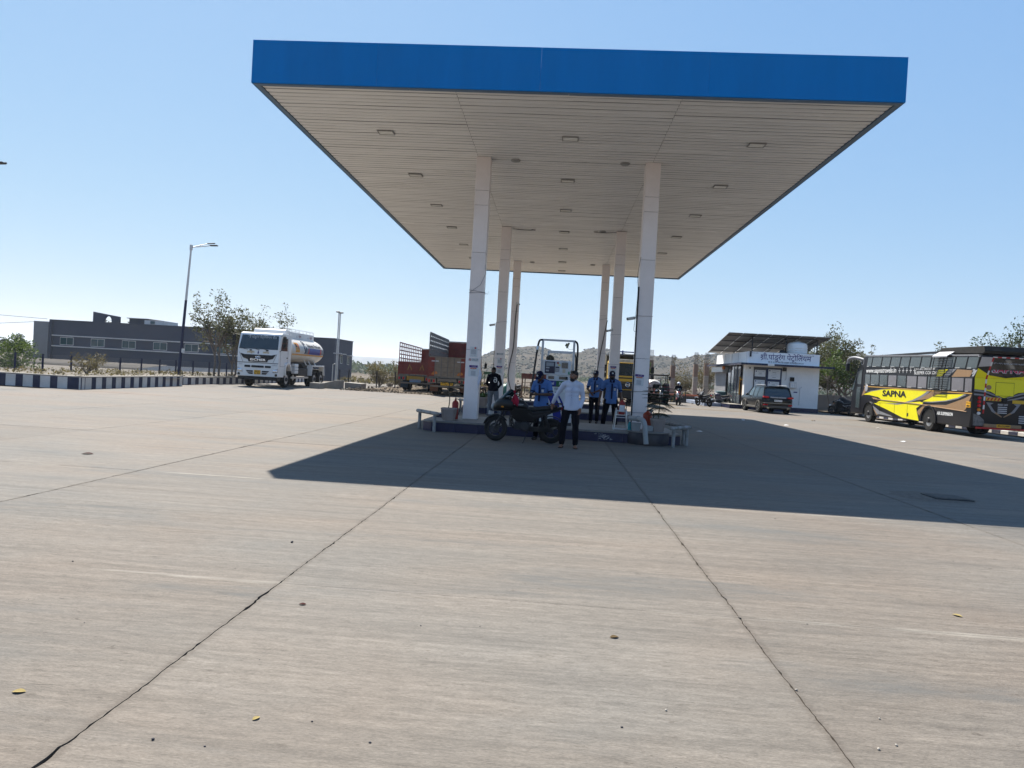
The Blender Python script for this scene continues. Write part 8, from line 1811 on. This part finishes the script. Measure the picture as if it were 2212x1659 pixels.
def leaves(mb, c, rad, n, size, rnd, flat=1.):
    for k in range(n):
        while True:
            p = Vector((rnd.uniform(-1,1), rnd.uniform(-1,1), rnd.uniform(-1,1)))
            if p.length <= 1: break
        p = Vector(c)+Vector((p.x*rad, p.y*rad, p.z*rad*flat)); s = size*rnd.uniform(.6,1.35)
        d = Vector((rnd.gauss(0,1), rnd.gauss(0,1), rnd.gauss(-.3,.8))).normalized(); x, y = frame(d, (rnd.gauss(0,1), rnd.gauss(0,1), rnd.gauss(0,1)))
        mb.add([p-d*s*.5, p+x*s*.26+y*s*.05, p+d*s*.5, p-x*s*.26+y*s*.05], [(0,1,2,3)])
def tree(name, label, loc, H, spread, seed, lm, trunk_h=.3, n_limb=5, leafn=60, leafs=.13, clus=.38, tr=.09, stems=1, flat=.8, droop=0., group=None, depth=3):
    rnd = random.Random(seed); t = thing(name, label, 'tree', loc, 0, group); wood = MB(); leaf = MB(); ends = []
    def grow(p, d, l, r, lev):
        k = 4; pts = [p]; q = p
        for i in range(k):
            d = (d+Vector((rnd.gauss(0,.14), rnd.gauss(0,.14), rnd.gauss(.02,.1)-droop*.1))).normalized(); q = q+d*l/k; pts.append(q)
        wood.tube(pts, [r*(1-.5*i/k) for i in range(k+1)], 6 if lev < 2 else 4, caps=False)
        if lev >= depth: ends.append(q); ends.append(pts[2]); return
        for j in range(rnd.choice((2,3,3))):
            a = rnd.random()*2*PI; x, y = frame(d); nd = (d*rnd.uniform(.55,1.0)+(x*math.cos(a)+y*math.sin(a))*rnd.uniform(.45,.95)*spread+Vector((0,0,.12))).normalized(); st = pts[rnd.choice((2,3,4))]
            grow(st, nd, l*rnd.uniform(.55,.85), r*.55, lev+1)
        if lev >= 1: ends.append(q)
    for s in range(stems):
        b = Vector((rnd.gauss(0,.25), rnd.gauss(0,.2), -.05)) if stems > 1 else Vector((0,0,-.05)); d = Vector((rnd.gauss(0,.12), rnd.gauss(0,.12), 1)).normalized()
        th = H*trunk_h*rnd.uniform(.8,1.15); pts = [b+d*th*i/4+Vector((rnd.gauss(0,.03), rnd.gauss(0,.03), 0)) for i in range(5)]; wood.tube(pts, [tr*(1-.08*i) for i in range(5)], 8, caps=False)
        for k in range(n_limb):
            a = 2*PI*k/n_limb+rnd.random(); grow(pts[rnd.choice((3,4,4))], Vector((math.cos(a)*spread*.8, math.sin(a)*spread*.8, rnd.uniform(.7,1.5))).normalized(), H*rnd.uniform(.2,.32), tr*.55, 1)
    zs = max(e.z for e in ends); f = H*.95/zs
    for mb in (wood,): mb.v = [(x, y, z*f) for x, y, z in mb.v]
    for e in ends: leaves(leaf, (e.x, e.y, e.z*f), clus*rnd.uniform(.6,1.3), int(leafn*rnd.uniform(.4,1.3)), leafs, rnd, flat)
    wood.build('trunk', M_BARK, t, smooth=60, fixn=False); leaf.build('crown', lm, t, fixn=False)
    return t
def bush(label, loc, r, h, seed, lm, n=900, leafs=.1, twig=True, name='shrub', group=None):
    rnd = random.Random(seed); t = thing(name, label, 'shrub', loc, 0, group); w = MB(); l = MB()
    for k in range(14):
        a = rnd.random()*2*PI; e = Vector((math.cos(a)*r*rnd.uniform(.3,.95), math.sin(a)*r*rnd.uniform(.3,.95), h*rnd.uniform(.5,.98))); w.tube([(0,0,-.03), e*.5+Vector((0,0,h*.1)), e], [.02,.014,.006], 4, caps=False); leaves(l, e, r*.33, n//22, leafs, rnd); leaves(l, e*.6, r*.3, n//32, leafs, rnd)
    w.build('stem', M_BARK, t, fixn=False); l.build('foliage', lm, t, fixn=False)
tree('sapling_tree', 'open crowned grey green tree beside the tall street lamp', (-21.9, 43.4, .38), 5.7, .85, 4, M_LFG, .28, 5, 16, .15, .36, .08, 2)
tree('sapling_tree', 'bushier grey green tree rising behind the tanker cab', (-20.9, 44.6, .38), 5.0, .9, 9, M_LFO, .22, 5, 16, .15, .4, .07, 2)
tree('sapling_tree', 'thin leaning tree showing above the tanker barrel', (-19.9, 46.8, .38), 5.3, .9, 15, M_LFG, .28, 4, 22, .15, .36, .07, 1)
bush('dry yellow shrub in front of the navy fence posts', (-23.1, 33.0, .4), .95, .85, 3, M_LFT, 1000, .09)
bush('bright green bush at the fence before the pale end wall', (-38.5, 46.5, -1.2), 2.2, 3.0, 4, M_LFB, 3000, .2)
bush('round olive shrub beyond the fence behind the vent pipes', (-13.9, 54.5, 0), 1.5, 1.75, 6, M_LFT, 2200, .13); bush('pale scrub beside the fence between the vent pipes and the red lorry', (-12.4, 55.5, 0), 1.0, 1.1, 7, M_LFT, 1200, .12)
for k, (x, y, h, sd, lab, lm) in enumerate(((-84,96,6.5,21,'dark tree standing against the pale end wall of the grey building',M_LFD),(-96,125,5.6,22,'dark broad tree in the tree belt beyond the bright bush',M_LFD),(-108,132,5.8,23,'dark far tree in the belt beyond the bright bush and end wall',M_LFD),(-76,122,9.2,24,'tree top showing over the roof of the grey building',M_LFO),(-118,128,5.2,25,'low dark tree at the open end of the tree belt',M_LFD))):
    tree('background_tree', lab, (x, y, -1.7), h, 1.2, sd, lm, .25, 6, 60, .42, 1.0, .2, 1, .7)
tree('neem_tree', 'wide olive tree rising behind the office roof', (23.2, 64.5, -.3), 8.0, 1.0, 31, M_LFO, .3, 6, 44, .2, .6, .16, 2, .8, .4)
tree('neem_tree', 'drooping olive tree between the office and the coach', (24.0, 60.0, 0), 6.6, 1.0, 32, M_LFO, .28, 6, 46, .2, .55, .13, 2, .9, .6)
tree('neem_tree', 'bright leaved small tree by the blank office wall', (21.7, 56.2, 0), 5.0, .8, 33, M_LFB, .4, 5, 26, .2, .45, .07, 1, .9, .6)
tree('neem_tree', 'dark bare branched tree spreading behind the coach rack', (34.6, 52.0, 0), 7.9, .95, 34, M_LFD, .3, 7, 60, .17, .6, .2, 1)
tree('neem_tree', 'tree crown just showing over the coach roof rack', (29.6, 56, 0), 5.9, 1.0, 35, M_LFO, .3, 5, 40, .18, .5, .12, 1)
for k, (x, y, h, lab) in enumerate(((29.4,70,6.9,'tall thin drumstick tree top with spread fronds above the coach'),(30.8,70,6.6,'second thin drumstick tree top above the coach windows'),(32.4,71,6.0,'short thin drumstick tree top above the coach roof'))):
    tree('drumstick_tree', lab, (x, y, 0), h, .55, 40+k, M_LFG, .72, 4, 12, .2, .3, .05, 1, .5, 1., None, 2)
tree('bare_thicket', 'nearly leafless scrub tree behind the unfinished pillars', (14.6, 68, -.2), 5.2, 1.0, 51, M_LFT, .15, 6, 10, .14, .5, .06, 3); tree('bare_thicket', 'grey leafless scrub rising beside the solar panels', (12.6, 71, -.3), 4.6, 1.0, 52, M_LFT, .15, 6, 9, .14, .5, .06, 3)
bush('yellow green creeper behind the tipper truck mirror', (7.3, 58.5, -.1), .8, 3.2, 8, M_LFB, 1200, .16)
# roadside scrub, field scrub and tree line
def scatter():
    rnd = random.Random(77); m = MB()
    for k in range(1100):
        y = rnd.uniform(60, 150); x = rnd.uniform(-.32, .42)*y
        if -15 < x < 13 and y < 62: continue
        if x > 12 and y < 66: continue
        s = rnd.uniform(.15,.5)*(1+.006*y); leaves(m, (x, y, gz(x, y)+s*.5), s, 9, s*.7, rnd, .6)
    for k in range(500):
        x = rnd.uniform(6, 14.5); y = rnd.uniform(65.5, 90); s = rnd.uniform(.25,.8); leaves(m, (x, y, gz(x, y)+s*.6), s, 14, s*.4, rnd, .8)
    tag(m.build('dry_scrub', M_LFT, fixn=False), 'dry scrub scattered over the field beyond the forecourt', 'scrub', kind='stuff')
    m = MB()
    for k in range(900):
        y = rnd.uniform(380, 470); x = rnd.uniform(-.36, .45)*y; s = rnd.uniform(1.0,2.2)
        leaves(m, (x, y, gz(x, y)+s*.6), s*1.3, 12, s*.8, rnd, .8)
    for k in range(160):
        y = rnd.uniform(330, 420); x = -rnd.uniform(.17,.36)*y; s = rnd.uniform(1.6,3.2); leaves(m, (x, y, gz(x, y)+s), s*1.3, 18, s*.7, rnd, .9)
    tag(m.build('tree_line', M_LFD, fixn=False), 'dark green tree line at the foot of the hills', 'tree line', kind='stuff')
    m = MB()
    for k in range(420):
        y = rnd.uniform(52, 130); x = rnd.uniform(-.25, .2)*y; s = rnd.uniform(.1,.45); m.M = Matrix.Translation((x, y, gz(x, y)+s*.25)) @ Euler((rnd.random()*3, rnd.random()*3, 0)).to_matrix().to_4x4(); m.ell((0,0,0), (s, s*.8, s*.5), 6, 4)
    m.M = None; tag(m.build('field_stones', M_VERGE, fixn=False), 'loose stones scattered over the dry field', 'stones', kind='stuff')
    m = MB()
    for k in range(500):
        x = rnd.uniform(-26, -20.7); y = rnd.uniform(28, 46); s = rnd.uniform(.04,.12); leaves(m, (x, y, .42+s), s*1.4, 5, s*1.2, rnd, .9)
    for k in range(350):
        x = rnd.uniform(21.8, 27); y = rnd.uniform(36, 55); s = rnd.uniform(.04,.14); leaves(m, (x, y, .08+s), s*1.4, 5, s*1.2, rnd, .9)
    tag(m.build('dry_weeds', M_LFT, fixn=False), 'dry weeds on the raised bed and the verge', 'weeds', kind='stuff')
scatter()
def haze():
    m = MB(); m.box(-2900, 2900, -300, 4400, -8, 75)
    v = bpy.data.materials.new('haze_air'); v.use_nodes = True; nt = v.node_tree; nt.nodes.clear(); o = nt.nodes.new('ShaderNodeOutputMaterial'); p = nt.nodes.new('ShaderNodeVolumePrincipled')
    p.inputs['Color'].default_value = (.82,.90,1,1); p.inputs['Density'].default_value = .00018; p.inputs['Anisotropy'].default_value = .35; nt.links.new(p.outputs[0], o.inputs['Volume'])
    tag(m.build('haze', v), 'thin pale haze over the whole place', 'haze', kind='stuff')
haze()
